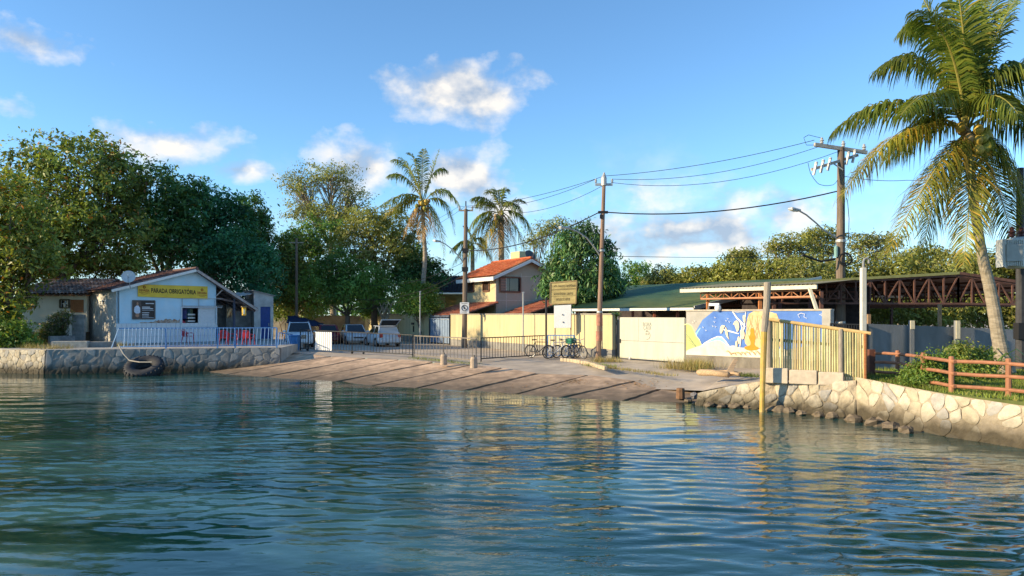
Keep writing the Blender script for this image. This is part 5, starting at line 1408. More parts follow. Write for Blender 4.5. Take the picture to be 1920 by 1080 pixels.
# ================================================================ parked cars
rubber = mat('tyre rubber', (.025,.025,.027), .8, var=.2)
rimm = mat('alloy rim', (.42,.43,.45), .35, metal=.7, var=.1)
carglass = glass_mat('car glass', (.012,.016,.02), .05)
chrome = mat('chrome trim', (.55,.56,.58), .2, metal=.9)
trim = mat('black car trim', (.02,.02,.022), .6)
redl = mat('red lamp', (.45,.02,.02), .2, spec=.6); whl = mat('headlamp', (.75,.76,.74), .12, spec=.8); orl = mat('amber lamp', (.75,.22,.03), .2, spec=.6)
def paintm(name, c): return mat(name, c, .3, var=.04, scale=2, spec=.55)
def build_car(label, loc, rz, pm, L=4.1, W=1.75, H=1.5, style='hatch', clear=.2, open_boot=False, group='parked cars'):
    o = thing('parked_car', label, 'car', loc, rz, group)
    hl, hw = L/2, W/2; belt = .60*H+.02; R_ = .31 if style != 'suv' else .36; fa, ra = hl-.82, -hl+.78
    hood = belt-.06 if style != 'suv' else belt+.0; nose = .40*H
    # body: sections from tail to nose (x, half width, bottom, shoulder)
    if style == 'suv': sec = [(-hl,.86,.42,belt-.22),(-hl+.05,.94,.34,belt-.04),(-hl+.5,1,.28,belt),(-.2,1,.26,belt),(.75,1,.26,belt-.01),(hl-.95,.99,.28,belt-.02),(hl-.35,.95,.30,belt-.08),(hl-.06,.88,.34,belt-.2),(hl,.82,.44,belt-.34)]
    else: sec = [(-hl,.84,.40,belt-.24),(-hl+.06,.93,.30,belt-.06),(-hl+.45,1,.24,belt),(-.2,1,.22,belt),(.7,1,.22,belt-.02),(hl-.9,.98,.24,belt-.09),(hl-.4,.93,.26,belt-.17),(hl-.08,.84,.28,belt-.27),(hl,.74,.36,belt-.38)]
    vs = []; fs = []; n = 12
    for x, wf, zb, zs in sec:
        w = hw*wf; h = zs-zb
        ring = [(0,zb),(w*.86,zb),(w*.97,zb+h*.12),(w,zb+h*.42),(w*.985,zb+h*.78),(w*.92,zs-.01),(0,zs+.035)]
        pts = [(x,y,z) for y,z in ring] + [(x,-y,z) for y,z in reversed(ring[1:-1])]
        vs += pts
    m = len(sec); k = len(vs)//m
    for i in range(m-1):
        for j in range(k): fs.append((i*k+j, i*k+(j+1)%k, (i+1)*k+(j+1)%k, (i+1)*k+j))
    fs.append(tuple(range(k))); fs.append(tuple(range((m-1)*k, m*k)))
    b = MB(); b.add(vs, fs); body = b.build('body', pm, o, world=False, smooth=True)
    # cabin
    if style == 'sedan': cab = [(-hl+.75,belt),(-.95,H-.03),(.15,H),(1.0,belt-.02)]
    elif style == 'suv': cab = [(-hl+.22,belt),(-hl+.55,H-.03),(.25,H),(1.0,belt)]
    else: cab = [(-hl+.16,belt),(-hl+.62,H-.03),(.1,H),(1.05,belt-.03)]
    tw, bw = hw*.74, hw*.91; (x0,z0),(x1,z1),(x2,z2),(x3,z3) = cab
    C = {}
    for s in (-1,1): C[s] = [Vector((x0,s*bw,z0-.02)),Vector((x1,s*tw,z1)),Vector((x2,s*tw,z2)),Vector((x3,s*bw,z3-.02))]
    xm = (x1+x2)/2; b = MB()
    a, c = C[-1], C[1]
    b.add(a+c, [(0,1,2,3),(7,6,5,4),(0,4,5,1),(1,5,6,2),(2,6,7,3),(0,3,7,4)])
    b.build('cabin', pm, o, world=False, bevel=.05, smooth=False)
    def pane(name, q, out, shrink=.1, mm=carglass):
        q = [Vector(p) for p in q]; ce = sum(q, Vector())/len(q); nrm = (q[1]-q[0]).cross(q[2]-q[0]).normalized()
        if nrm.dot(Vector(out)) < 0: nrm = -nrm
        MB().prism([ce + (p-ce)*(1-shrink) + nrm*.012 for p in q], -nrm*.02).build(name, mm, o, world=False)
    pane('windscreen', [a[2],c[2],c[3],a[3]], (1,0,.5), .13)
    if not open_boot: pane('rear_window', [a[0],c[0],c[1],a[1]], (-1,0,.5), .2)
    for s in (-1,1):
        q = C[s]; lo = lambda t: q[0].lerp(q[3], t); hi = lambda t: q[1].lerp(q[2], t)
        pane('side_window', [lo(.07),lo(.47),hi(.5),hi(.02)], (0,s,.2), .1); pane('side_window', [lo(.49),lo(.90),hi(.98),hi(.53)], (0,s,.2), .1)
        MB().box((x3-.35, s*(hw+.08), belt+.07), (.12,.2,.13)).build('mirror', pm, o, world=False, bevel=.03)
        for x in (fa, ra):
            MB().lathe((x, s*(hw-.07), R_), [(.2,-.005),(R_*1.16,-.005),(R_*1.16,.075),(.2,.075)] if s > 0 else [(.2,.005),(R_*1.16,.005),(R_*1.16,-.075),(.2,-.075)], 20, axis='Y').build('arch_shade_ring', trim, o, world=False)  # black ring painted for the shade round the wheel
            w = MB().lathe((x, s*(hw-.09), R_), [(R_*.62,-.1),(R_*.95,-.1),(R_,-.06),(R_,.06),(R_*.95,.1),(R_*.62,.1)], 20, axis='Y').build('wheel', rubber, o, world=False)
            MB().lathe((x, s*(hw-.09), R_), [(R_*.2,s*.115),(R_*.6,s*.10),(R_*.66,s*.085),(R_*.66,0)] , 20, axis='Y').build('rim', rimm, w, world=False)
        MB().box((.05, s*(hw+.003), belt-.16), (.14,.02,.03)).build('door_handle', chrome, o, world=False)
        b = MB(); b.box((-.02, s*(hw-.0), .26*H+.12), (.012,.012,.5)); b.box((.92, s*(hw-.0), .26*H+.12), (.012,.012,.5)); b.build('door_seam', trim, o, world=False)
        MB().box((hl-.16, s*hw*.66, belt-.30 if style != 'suv' else belt-.2), (.28,.34,.13), s*-.5).build('headlight', whl, o, world=False, bevel=.03)
        MB().box((-hl+.07, s*hw*.78, belt-.12), (.2,.2,.26 if style != 'sedan' else .15), s*.4).build('taillight', redl, o, world=False, bevel=.03)
        MB().lathe((hl-.1, s*hw*.66, .38), [(.05,0),(.05,.09)], 10, axis='X').build('fog_lamp', whl, o, world=False)
    MB().box((hl-.05, 0, .44 if style != 'suv' else .5), (.14,W*.80,.24)).build('front_bumper', pm, o, world=False, bevel=.05)
    MB().box((-hl+.03, 0, .44), (.16,W*.86,.26)).build('rear_bumper', pm, o, world=False, bevel=.05)
    gz_ = belt-.28 if style == 'suv' else .56
    g = MB().box((hl-.03, 0, gz_), (.1,W*.42,.26 if style == 'suv' else .1)).build('grille', trim, o, world=False)
    for i in range(4 if style == 'suv' else 1): MB().box((hl+.025, 0, gz_-.09+i*.06), (.02,W*.40,.018)).build('grille_bar', chrome, o, world=False)
    pl = mat('plate', (.6,.6,.6), .5)
    MB().box((hl+.025, 0, .42), (.02,.42,.13)).build('number_plate', pl, o, world=False); MB().box((-hl-.055, 0, .52 if open_boot else .66), (.02,.42,.13)).build('number_plate', pl, o, world=False)
    if style == 'suv':
        for s in (-1,1): MB().tube([(-1.4,s*tw*.9,H-.02),(-1.3,s*tw*.92,H+.06),(.1,s*tw*.92,H+.06),(.2,s*tw*.9,H-.0)], .025, 6).build('roof_rail', chrome, o, world=False)
    if open_boot:
        pane('boot_shade_pane', [a[0]+Vector((-.03,0,-.22)),c[0]+Vector((-.03,0,-.22)),c[1],a[1]], (-1,0,.5), .08, trim)  # black pane stands in for the shade inside the open boot
        hp = Vector((x1-.02,0,z1+.02)); tip = hp + Vector((-.80,0,.42)); b = MB()
        # tailgate swung up: frame with dark lining and its window
        P4 = [Vector((hp.x,-tw,hp.z)),Vector((hp.x,tw,hp.z)),Vector((tip.x,bw*.93,tip.z)),Vector((tip.x,-bw*.93,tip.z))]
        nrm = (P4[1]-P4[0]).cross(P4[2]-P4[0]).normalized(); nrm = nrm if nrm.z > 0 else -nrm
        t = MB().prism(P4, nrm*.05).build('tailgate', pm, o, world=False, bevel=.015)
        ce = sum(P4, Vector())/4; MB().prism([ce+(p-ce)*.86-nrm*.006 for p in P4], nrm*.004).build('tailgate_lining', trim, t, world=False)
        for s in (-1,1): MB().tube([(x0+.12,s*bw*.88,z0+.02),(tip.x+.45,s*bw*.86,tip.z-.15)], .014, 5).build('gas_strut', trim, o, world=False)
    return o
def hd(x, y): return math.atan2(y, x)
build_car('white off-road car parked nose towards the ramp beside the blue bin', (*G(561,651,GZ)[:2], GZ), hd(.30,-.95), paintm('white car paint', (.66,.68,.70)), 4.6, 1.85, 1.75, 'suv')
build_car('dark red hatchback parked behind the white off-road car', (*G(612,644.5,GZ)[:2], GZ), hd(-.34,.94), paintm('dark red car paint', (.16,.012,.025)), 4.0, 1.72, 1.52, 'hatch')
build_car('white hatchback parked facing the ramp left of the silver car', (*G(664,645,GZ)[:2], GZ), hd(.36,-.93), paintm('pearl car paint', (.56,.58,.59)), 4.0, 1.74, 1.52, 'hatch')
build_car('silver hatchback with its boot lid open by the ochre wall', (*G(716,649,GZ)[:2], GZ), hd(-.46,.89), paintm('silver car paint', (.50,.53,.56)), 3.95, 1.72, 1.50, 'hatch', open_boot=True)
# dark blue tarpaulin stretched behind the cars
c = P(566, 596, 60); o = thing('tarpaulin', 'dark blue tarpaulin slung low behind the parked cars', 'tarpaulin', (c.x, 60, GZ)); b = MB(); N = 12
for i in range(N+1):
    t = i/N; top = P(540+66*t, 591+15*t**1.4, 60); lo = P(536+70*t, 606+6*t, 57.8)
    for k in range(5): q = top.lerp(lo, k/4); q.z -= .12*math.sin(k/4*math.pi) + .05*math.sin(i*1.9+k); b.v.append(tuple(q))
for i in range(N):
    for k in range(4): q = i*5+k; b.f.append((q, q+5, q+6, q+1)); b.m.append(0)
ob = b.build('sheet', mat('navy tarpaulin', (.012,.025,.075), .5, var=.3, scale=2), o, smooth=True); ob.modifiers.new('thick','SOLIDIFY').thickness = .02
for px, py, Y in ((540,591,60),(606,606,60),(536,606,57.8),(606,612,57.8)): p = P(px,py,Y); MB().tube([(p.x,p.y,GZ), tuple(p)], .03, 6).build('pole', black_metal, o)

# ================================================================ bicycles
def build_bike(label, loc, rz, frame_m, lean=.0, box=False, size=1.0):
    o = thing('bicycle', label, 'bicycle', loc, rz, 'bicycles leaning by the gate post'); o.rotation_euler = (lean, 0, rz); o.scale = (size,)*3
    r = .33; f, b_ = Vector((.52,0,r)), Vector((-.52,0,r)); bb = Vector((-.08,0,.29)); st = Vector((-.24,0,.80)); hd_ = Vector((.34,0,.80)); hl_ = Vector((.38,0,.66))
    spoke = mat('spokes', (.38,.39,.40), .4, metal=.6)
    for c in (f, b_):
        w = MB().torus(c, r-.02, .022, 24, 6, axis='Y').build('wheel', rubber, o, world=False)
        MB().torus(c, r-.048, .014, 24, 5, axis='Y').build('rim', rimm, w, world=False)
        s = MB()
        for i in range(12): a = i*math.pi/6; s.beam(c, c+Vector((math.cos(a)*(r-.05),0,math.sin(a)*(r-.05))), .005, .005)
        s.lathe(c, [(.02,-.05),(.025,0),(.02,.05)], 8, axis='Y'); s.build('spokes', spoke, w, world=False)
    fr = MB()
    for p, q, w in ((bb,st,.018),(bb,hl_,.02),(st,hd_,.018),(hl_,hd_,.022)): fr.tube([p,q], w, 7)
    for s in (-1,1):
        d = Vector((0,s*.05,0)); fr.tube([bb+d*.5,b_+d], .011, 6); fr.tube([st,b_+d], .010, 6); fr.tube([hl_+d*.6,f+d], .014, 6)
    fr.build('frame', frame_m, o, world=False)
    MB().tube([st, st+Vector((-.03,0,.10))], .014, 6).build('seat_post', chrome, o, world=False)
    sd = MB(); sd.add([(-.40,-.08,.92),(-.40,.08,.92),(-.26,.07,.93),(-.12,.018,.92),(-.12,-.018,.92),(-.26,-.07,.93),(-.38,-.05,.88),(-.38,.05,.88),(-.14,.01,.89),(-.14,-.01,.89)], [(0,5,4,3,2,1),(6,7,8,9),(0,1,7,6),(1,2,8,7),(2,3,8),(3,4,9,8),(4,5,9),(5,0,6,9)]); sd.build('saddle', trim, o, world=False)
    hb = MB(); t = hd_+Vector((-.02,0,.12)); hb.tube([hd_, t], .015, 6); hb.tube([t+Vector((-.12,-.28,.05)),t+Vector((0,-.2,.03)),t,t+Vector((0,.2,.03)),t+Vector((-.12,.28,.05))], .013, 6); hb.build('handlebar', chrome, o, world=False)
    cr = MB(); cr.torus(bb+Vector((0,.05,0)), .085, .008, 16, 4, axis='Y'); cr.beam(bb+Vector((0,.07,0)), bb+Vector((.1,.07,-.13)), .02, .02); cr.beam(bb-Vector((0,.07,0)), bb+Vector((-.1,-.07,.13)), .02, .02); cr.box(bb+Vector((.1,.12,-.13)), (.09,.08,.02)); cr.box(bb+Vector((-.1,-.12,.13)), (.09,.08,.02)); cr.build('crank', chrome, o, world=False)
    MB().torus(f, r+.02, .012, 10, 4, axis='Y') if False else None
    if box:
        ck = MB(); ck.box((-.5,0,.86), (.5,.36,.26)); ck.build('crate', mat('green crate', (.03,.16,.10), .5, var=.2), o, world=False, bevel=.03)
    return o
bm1, bm2, bm3, bm4 = mat('white bike paint', (.66,.67,.68), .35), mat('black bike paint', (.03,.03,.035), .35), mat('blue bike paint', (.08,.16,.40), .35), mat('grey bike paint', (.30,.31,.33), .35)
for lab, px, py, rz, m, ln, bx in (('black bicycle leaning left of the tall gate post', 1013, 671, -28, bm2, .12, False), ('white framed bicycle right of the gate post', 1044, 672, 28, bm1, .1, False),
                                   ('grey bicycle behind the white framed bicycle', 1059, 670.5, 34, bm4, .12, False), ('blue bicycle second from the right by the wall', 1071, 671, 50, bm3, .1, False), ('old bicycle with a green crate nearest the pole', 1084, 672.5, -62, bm2, .1, True)):
    p = G(px, py, GZ); build_bike(lab, (p.x,p.y,GZ-.0), R(rz), m, ln, bx, 1.06)

# ================================================================ utility poles and lamps
timber = mat('tarred pole timber', (.17,.13,.10), .85, var=.25, scale=5, bump=.3, stretch=(2,2,.3)); reddish = mat('red brown pole', (.25,.165,.12), .85, var=.25, scale=5, stretch=(2,2,.3))
porcelain = mat('porcelain', (.42,.42,.42), .3, spec=.6); cable = mat('black cable', (.02,.02,.022), .6); lampgrey = mat('lamp grey', (.42,.43,.43), .45, metal=.3)
def insul(b, p, s=1.0): b.lathe(p, [(.02*s,0),(.07*s,.03*s),(.04*s,.08*s),(.08*s,.11*s),(.04*s,.16*s),(.05*s,.2*s),(.015*s,.23*s)], 10)
def street_lamp_arm(o, p0, pts, head):
    MB().tube([p0]+pts, [.045]+[.036]*len(pts), 7).build('lamp_arm', lampgrey, o)
    e = pts[-1]; d = (pts[-1]-pts[-2]).normalized(); d.z *= .3; d.normalize()
    h = MB(); h.beam(e, e+d*head, .26, .10); hd2 = h.build('lamp_head', lampgrey, o, bevel=.03)
    MB().beam(e+d*head*.35-Vector((0,0,.06)), e+d*head*.95-Vector((0,0,.06)), .2, .03).build('lens', mat('lamp lens', (.6,.6,.55), .2), hd2)
# middle pole
Y1 = 38.6; top = P(1133, 326, Y1); foot = Vector((PX(1121.5,Y1), Y1, GZ-.1))
o = thing('utility_pole', 'tall timber utility pole with a street lamp right of the notice sign', 'pole', (foot.x,foot.y,GZ))
on1 = lambda py: foot.lerp(top, (ZZ(py,Y1)-foot.z)/(top.z-foot.z))
MB().tube([foot, on1(500), on1(345)], [.14,.115,.09], 10).build('shaft', reddish, o)
MB().beam(on1(346)-Vector((.45,0,0)), on1(346)+Vector((.45,0,0)), .1, .12).build('crossarm', lampgrey, o)
MB().lathe(on1(348), [(.15,0),(.15,.4),(.1,.5),(.04,.55)], 10).build('pole_cap', lampgrey, o)
for dx in (-.42,.42): b = MB(); insul(b, on1(345)+Vector((dx,-.02,.05)), 1.0); b.build('insulator', porcelain, o)
b = MB(); insul(b, on1(333)+Vector((0,0,.0)), 1.2); b.build('insulator', porcelain, o)
MB().box(on1(398), (.5,.2,.12)).build('cable_bracket', trim, o); MB().box(on1(402)+Vector((-.12,-.1,-.12)), (.1,.1,.22)).build('junction_box', trim, o)
street_lamp_arm(o, on1(478)-Vector((.1,0,0)), [P(1113,462,Y1-.2), P(1100,446,Y1-.5), P(1083,434,Y1-.8), P(1066,428,Y1-1.1)], .55)
for py in (470, 585): MB().lathe(on1(py), [(.155,-.05),(.16,0),(.155,.05)], 12).build('band', lampgrey, o)
for py, h in ((600,.3),(630,.25)): MB().lathe(on1(py), [(.162,-h),(.162,h)], 12).build('painted_band', mat('faded red band', (.36,.17,.12), .8, var=.3), o)
# left pole behind the wall, with the no-stopping sign
Y2 = 51.5; t2, f2 = P(873.5, 392, Y2), Vector((PX(870.5,Y2), Y2, GZ-.1))
o = thing('utility_pole', 'dark utility pole in front of the orange roofed house', 'pole', (f2.x,f2.y,GZ)); on2 = lambda py: f2.lerp(t2, (ZZ(py,Y2)-f2.z)/(t2.z-f2.z))
MB().tube([f2, on2(520), t2], [.19,.16,.12], 10).build('shaft', timber, o); MB().tube([t2, t2+Vector((0,0,.55))], .04, 6).build('spike', trim, o)
MB().beam(t2-Vector((.5,0,.1)), t2+Vector((.5,0,-.1)), .1, .1).build('crossarm', grey_wood, o)
for dx in (-.45,0,.45): b = MB(); insul(b, t2+Vector((dx,-.02,-.05)), 1.1); b.build('insulator', porcelain, o)
street_lamp_arm(o, on2(492)-Vector((.12,0,0)), [P(858,478,Y2-.3), P(846,466,Y2-.7), P(834,457,Y2-1.2), P(825,453,Y2-1.6)], .6)
for py in (470, 505): MB().box(on2(py)+Vector((0,-.1,0)), (.42,.2,.3)).build('cable_bracket', trim, o)
Y3 = 51.0; c = Vector((PX(871,Y3), Y3, ZZ(577.5,Y3))); o = thing('traffic_sign', 'white no stopping sign on the dark utility pole', 'sign', tuple(c)); w, h = 17*Y3/1400, 21*Y3/1400
MB().box(c, (w,.03,h)).build('plate', mat('sign white', (.72,.73,.74), .4), o, bevel=.006); bl = mat('sign black', (.02,.02,.025), .5)
MB().torus(c+Vector((0,-.02,-.0)), .19, .024, 24, 5, axis='Y').build('ring', bl, o); MB().beam(c+Vector((-.13,-.02,.13)), c+Vector((.13,-.02,-.13)), .015, .04, up=(1,0,1)).build('slash', bl, o)
text_mesh('letter', 'E', .24, bl, o, c+Vector((0,-.017,0)), (1,0,0), (0,0,1), bold=.01)
b = MB()
for dz, ww in ((.30,.4),(-.28,.3)): b.box(c+Vector((0,-.017,dz)), (ww,.004,.03))
b.build('small_print', bl, o); MB().box(c+Vector((0,.12,0)), (.08,.25,.3)).build('bracket', trim, o)
# right pole with its crossarms
Y4 = 34.0; t4, f4 = P(1577, 277, Y4), Vector((PX(1575.5,Y4), Y4, GZ-.1)); o = thing('utility_pole', 'thick timber utility pole with two crossarms beside the coconut palm', 'pole', (f4.x,f4.y,GZ)); on4 = lambda py: f4.lerp(t4, (ZZ(py,Y4)-f4.z)/(t4.z-f4.z))
MB().tube([f4, on4(480), t4], [.235,.19,.155], 12).build('shaft', timber, o)
xa = (P(1527,271,Y4-.3), P(1625,286,Y4+.2)); MB().beam(xa[0], xa[1], .13, .16).build('crossarm', mat('pale crossarm', (.46,.42,.36), .85, var=.2), o)
xb = (P(1522,318,Y4-.6), P(1608,291,Y4+.3)); MB().beam(xb[0], xb[1], .11, .13).build('crossarm', mat('pale crossarm', (.46,.42,.36)), o)
for t in (.14,.55,.95): b = MB(); insul(b, xa[0].lerp(xa[1], t)+Vector((0,0,.08)), 1.3); b.build('insulator', porcelain, o)
for t in (.02,.17,.32,.72,.86):   # cut-out fuses
    p = xb[0].lerp(xb[1], t); b = MB(); b.beam(p+Vector((0,-.1,-.28)), p+Vector((.08,-.2,.22)), .09, .09); b.lathe(p+Vector((.08,-.2,.2)), [(.05,0),(.08,.05),(.05,.1)], 8); b.build('fuse', mat('fuse porcelain', (.52,.53,.54), .35), o)
MB().beam(on4(320)+Vector((0,-.2,0)), xb[0].lerp(xb[1],.45), .05, .05).build('crossarm_brace', lampgrey, o)
street_lamp_arm(o, on4(447)-Vector((.15,0,0)), [P(1545,432,Y4-.3), P(1530,418,Y4-.6), P(1512,403,Y4-1.0), P(1498,395,Y4-1.3)], .62)
MB().lathe(on4(474)+Vector((-.26,-.12,-.2)), [(.09,0),(.09,.45),(.06,.5)], 10).build('junction_box', mat('teal box', (.20,.36,.34), .5), o)
MB().torus(on4(487)+Vector((.1,-.26,0)), .28, .04, 20, 6, axis='Y').build('cable_coil', cable, o); MB().torus(on4(487)+Vector((.02,-.3,.03)), .22, .03, 20, 6, axis='Y').build('cable_coil', cable, o)
MB().tube([P(1505,478,33.5), P(1520,484,33.6), P(1540,490,33.7), P(1565,486,33.8)], .05, 6).build('cable_bundle', cable, o)
for py in (452, 605): MB().lathe(on4(py), [(.22,-.06),(.225,0),(.22,.06)], 12).build('band', lampgrey, o)
# pole at the right edge with a transformer
Y5 = 27.5; f5 = Vector((PX(1913,Y5), Y5, .9)); o = thing('utility_pole', 'dark pole at the right edge of the picture behind the palm trunk', 'pole', tuple(f5)); MB().tube([f5, f5+Vector((0,0,7.6))], [.16,.12], 10).build('shaft', mat('dark pole', (.05,.05,.055), .7, var=.2), o)
MB().box(f5+Vector((0,-.06,1.6)), (.4,.3,.6)).build('meter_box', trim, o)
Yt = 26.8; o = thing('transformer', 'pale grey pole transformer with cooling fins at the right edge', 'transformer', (PX(1903,Yt), Yt, ZZ(503,Yt))); tg = mat('transformer grey', (.60,.60,.57), .45, var=.06)
b = MB(); b.lathe((PX(1913,Yt), Yt, ZZ(503,Yt)), [(.42,0),(.46,.04),(.46,1.02),(.42,1.06),(.2,1.12)], 20); b.build('tank', tg, o, smooth=False)
for i in range(9): MB().box((PX(1870,Yt)+.07+i*.065, Yt-.28, ZZ(476,Yt)), (.025,.42,.92)).build('cooling_fin', tg, o)
MB().box((PX(1869,Yt)+.02, Yt-.2, ZZ(476,Yt)), (.06,.5,.98)).build('fin_plate', tg, o); MB().box((PX(1884,Yt), Yt-.52, ZZ(476,Yt)), (.55,.02,.6)).build('fin_cover', mat('fin grey', (.36,.37,.36), .5), o)
for dx in (-.15,.2): b = MB(); insul(b, Vector((PX(1905,Yt)+dx, Yt, ZZ(503,Yt)+1.1)), 1.7); b.build('bushing', mat('brown porcelain', (.12,.05,.04), .3), o)
# thin grey posts
for lab, px, t, b_, Y in (('thin pale post standing in the bright bush', 787.5, 547, 585, 57.5), ('thin bent steel post behind the street wall', 981, 549, 590, 45.5)):
    p = P(px, t, Y); o = thing('thin_post', lab, 'post', (p.x,p.y,GZ)); MB().tube([(p.x,p.y,GZ), tuple(p)], .045, 6).build('shaft', lampgrey, o); MB().box(p+Vector((0,0,.02)), (.14,.1,.08)).build('cap', lampgrey, o)
p = P(556, 447, 62); o = thing('far_pole', 'far thin pole among the trees left of the feathery tree', 'pole', (p.x,62,GZ)); MB().tube([(p.x,62,GZ), tuple(p)], [.13,.1], 7).build('shaft', timber, o); MB().beam(p+Vector((-.6,0,-.35)), p+Vector((.6,0,-.35)), .08, .08).build('crossarm', grey_wood, o)

# wires
def wire(label, pts, r=.012, sag=.0, n=14, m=cable):
    b = MB(); out = []
    for i in range(len(pts)-1):
        a, c = Vector(pts[i]), Vector(pts[i+1])
        for k in range(n + (1 if i == len(pts)-2 else 0)):
            t = k/n; q = a.lerp(c, t); q.z -= sag*4*t*(1-t); out.append(q)
    b.tube(out, r, 4); tag(b.build('power_line', m), label, 'cable', 'overhead lines')
wire('highest wire from the middle pole to the thick right pole', [on1(330), xa[0]+Vector((0,0,.2))], .013, .25)
wire('upper wire leaving the right arm of the middle pole', [on1(343)+Vector((.42,0,.2)), xa[0].lerp(xa[1],.14)], .012, .5)
wire('second wire leaving the right arm of the middle pole', [on1(346)+Vector((.42,0,.1)), xa[0].lerp(xa[1],.5)+Vector((0,-.1,-.1))], .012, .7)
wire('thick sagging cable from the middle pole to the thick right pole', [on1(398)+Vector((.2,0,0)), on4(357)], .03, .45)
wire('highest wire from the left pole to the middle pole', [t2+Vector((0,0,.2)), on1(330)], .013, .3)
wire('wire from the left arm of the middle pole to the left pole', [t2+Vector((-.45,0,.2)), on1(343)+Vector((-.42,0,.2))], .012, .6)
wire('lowest of the three wires between left and middle pole', [t2+Vector((.45,0,.2)), on1(347)], .012, .9)
wire('thick cable from the left pole bracket to the middle pole', [on2(470), on1(398)-Vector((.2,0,0))], .03, .55)
wire('thin wire from the middle pole down to the house', [on1(490)-Vector((.1,0,0)), P(1010,541,58)], .014, .4)
wire('service cable from the left pole into the trees', [on2(505), P(660,560,62)], .022, .8)
wire('second service cable from the left pole into the trees', [on2(490), P(665,530,64)], .016, .8)
wire('upper wire running from the left pole towards the far pole', [t2+Vector((-.45,0,.2)), P(560,455,62)], .012, 1.4)
wire('middle wire running from the left pole towards the far pole', [t2+Vector((0,0,.2)), P(553,455,62)], .012, 1.8)
wire('telephone cable from the left pole over the parked cars', [on2(515), P(655,580,62)], .02, .6)
wire('long thin wire behind the canopy roof towards the right edge', [on1(480)+Vector((.15,0,0)), P(1560,480,60), P(1990,470,60)], .014, .1)
wire('loose wire from the thick right pole past the palm', [on4(330)+Vector((.1,0,0)), P(1700,338,36), P(1990,330,44)], .013, .1)
wire('loop of wire over the left crossarm end of the right pole', [P(1527,272,Y4-.3), P(1512,272,Y4-.4), P(1507,258,Y4-.4), P(1516,253,Y4-.3), P(1541,259,Y4-.1)], .012, 0, 4)
wire('hanging loop below the fuses of the right pole', [P(1515,305,Y4-.7), P(1520,325,Y4-.6), P(1535,345,Y4-.5), P(1560,347,Y4-.3), P(1570,338,Y4)], .012, .05, 5)
wire('dangling cable beside the thick right pole', [on4(372)+Vector((.2,-.1,0)), P(1589,375,Y4-.2), P(1592,410,Y4-.2), P(1591,446,Y4-.2)], .018, 0, 4)
# ================================================================ vegetation
bark = mat('bark', (.16,.12,.09), .95, var=.3, scale=6, bump=.6, stretch=(1,1,.3)); pale_bark = mat('pale bark', (.34,.28,.21), .95, var=.25, scale=6, bump=.5, stretch=(1,1,.4))
def leaves(cent, nrm, size, rs, asp=.42, jit=.45, droop=0.0, flat=.55):
    """one leaf (a folded kite) at every centre"""
    n = len(cent)
    nn = nrm*flat + rs.normal(size=(n,3))*.55 + np.array([0,0,.25]); nn /= np.linalg.norm(nn, axis=1)[:,None]+1e-9
    t = rs.normal(size=(n,3)); t[:,2] -= droop*2; t -= nn*(t*nn).sum(1)[:,None]; t /= np.linalg.norm(t, axis=1)[:,None]+1e-9
    s = np.cross(nn, t); L = size*rs.uniform(1-jit, 1+jit, n)[:,None]
    a = cent - t*L*.5; b = cent + s*L*asp*.5 + nn*L*.06; c = cent + t*L*.5 - np.array([0,0,1])*L*.1; d = cent - s*L*asp*.5 + nn*L*.06
    V = np.stack([a,b,c,d], 1).reshape(-1,3); Fq = np.arange(n*4).reshape(n,4)
    return V, Fq
def cloud(lobes, n, size, seed, clump=.55, per=9, shell=.35, rag=.22, under=-.35, droop=.0, asp=.42, flat=.55):
    rs = np.random.default_rng(seed); w = np.array([max(r)**2 for c, r in lobes]); w = w/w.sum(); C = []; NN = []
    for (c, r), k in zip(lobes, rs.multinomial(max(1, n//per), w)):
        d = rs.normal(size=(k*2,3)); d /= np.linalg.norm(d, axis=1)[:,None]; d = d[(d[:,2] > under) | (rs.random(len(d)) < .3)][:k]
        ph = rs.uniform(0, 6.28, 6)
        lump = 1 + rag*(np.sin(d[:,0]*4.1+ph[0])*np.sin(d[:,2]*4.7+ph[1]) + .7*np.sin(d[:,1]*7.3+ph[2])*np.sin(d[:,0]*6.5+ph[3]) + .5*np.sin(d[:,2]*11+ph[4])*np.sin(d[:,0]*10+ph[5]))
        rad = lump*(1 - np.abs(rs.normal(size=len(d)))*shell*.6)*np.where(rs.random(len(d)) < .07, rs.uniform(1.04,1.22,len(d)), 1)
        p = np.array(c) + d*rad[:,None]*np.array(r); C.append(p); NN.append(d)
    C = np.concatenate(C); NN = np.concatenate(NN)
    cs = clump*rs.uniform(.5, 1.35, len(C)); off = rs.normal(size=(len(C), per, 3))*.5*cs[:,None,None]; off[:,:,2] *= .6
    P_ = (C[:,None,:] + off).reshape(-1,3); N_ = np.repeat(NN, per, 0)
    return leaves(P_, N_, size, rs, asp=asp, droop=droop, flat=flat) + (C,)
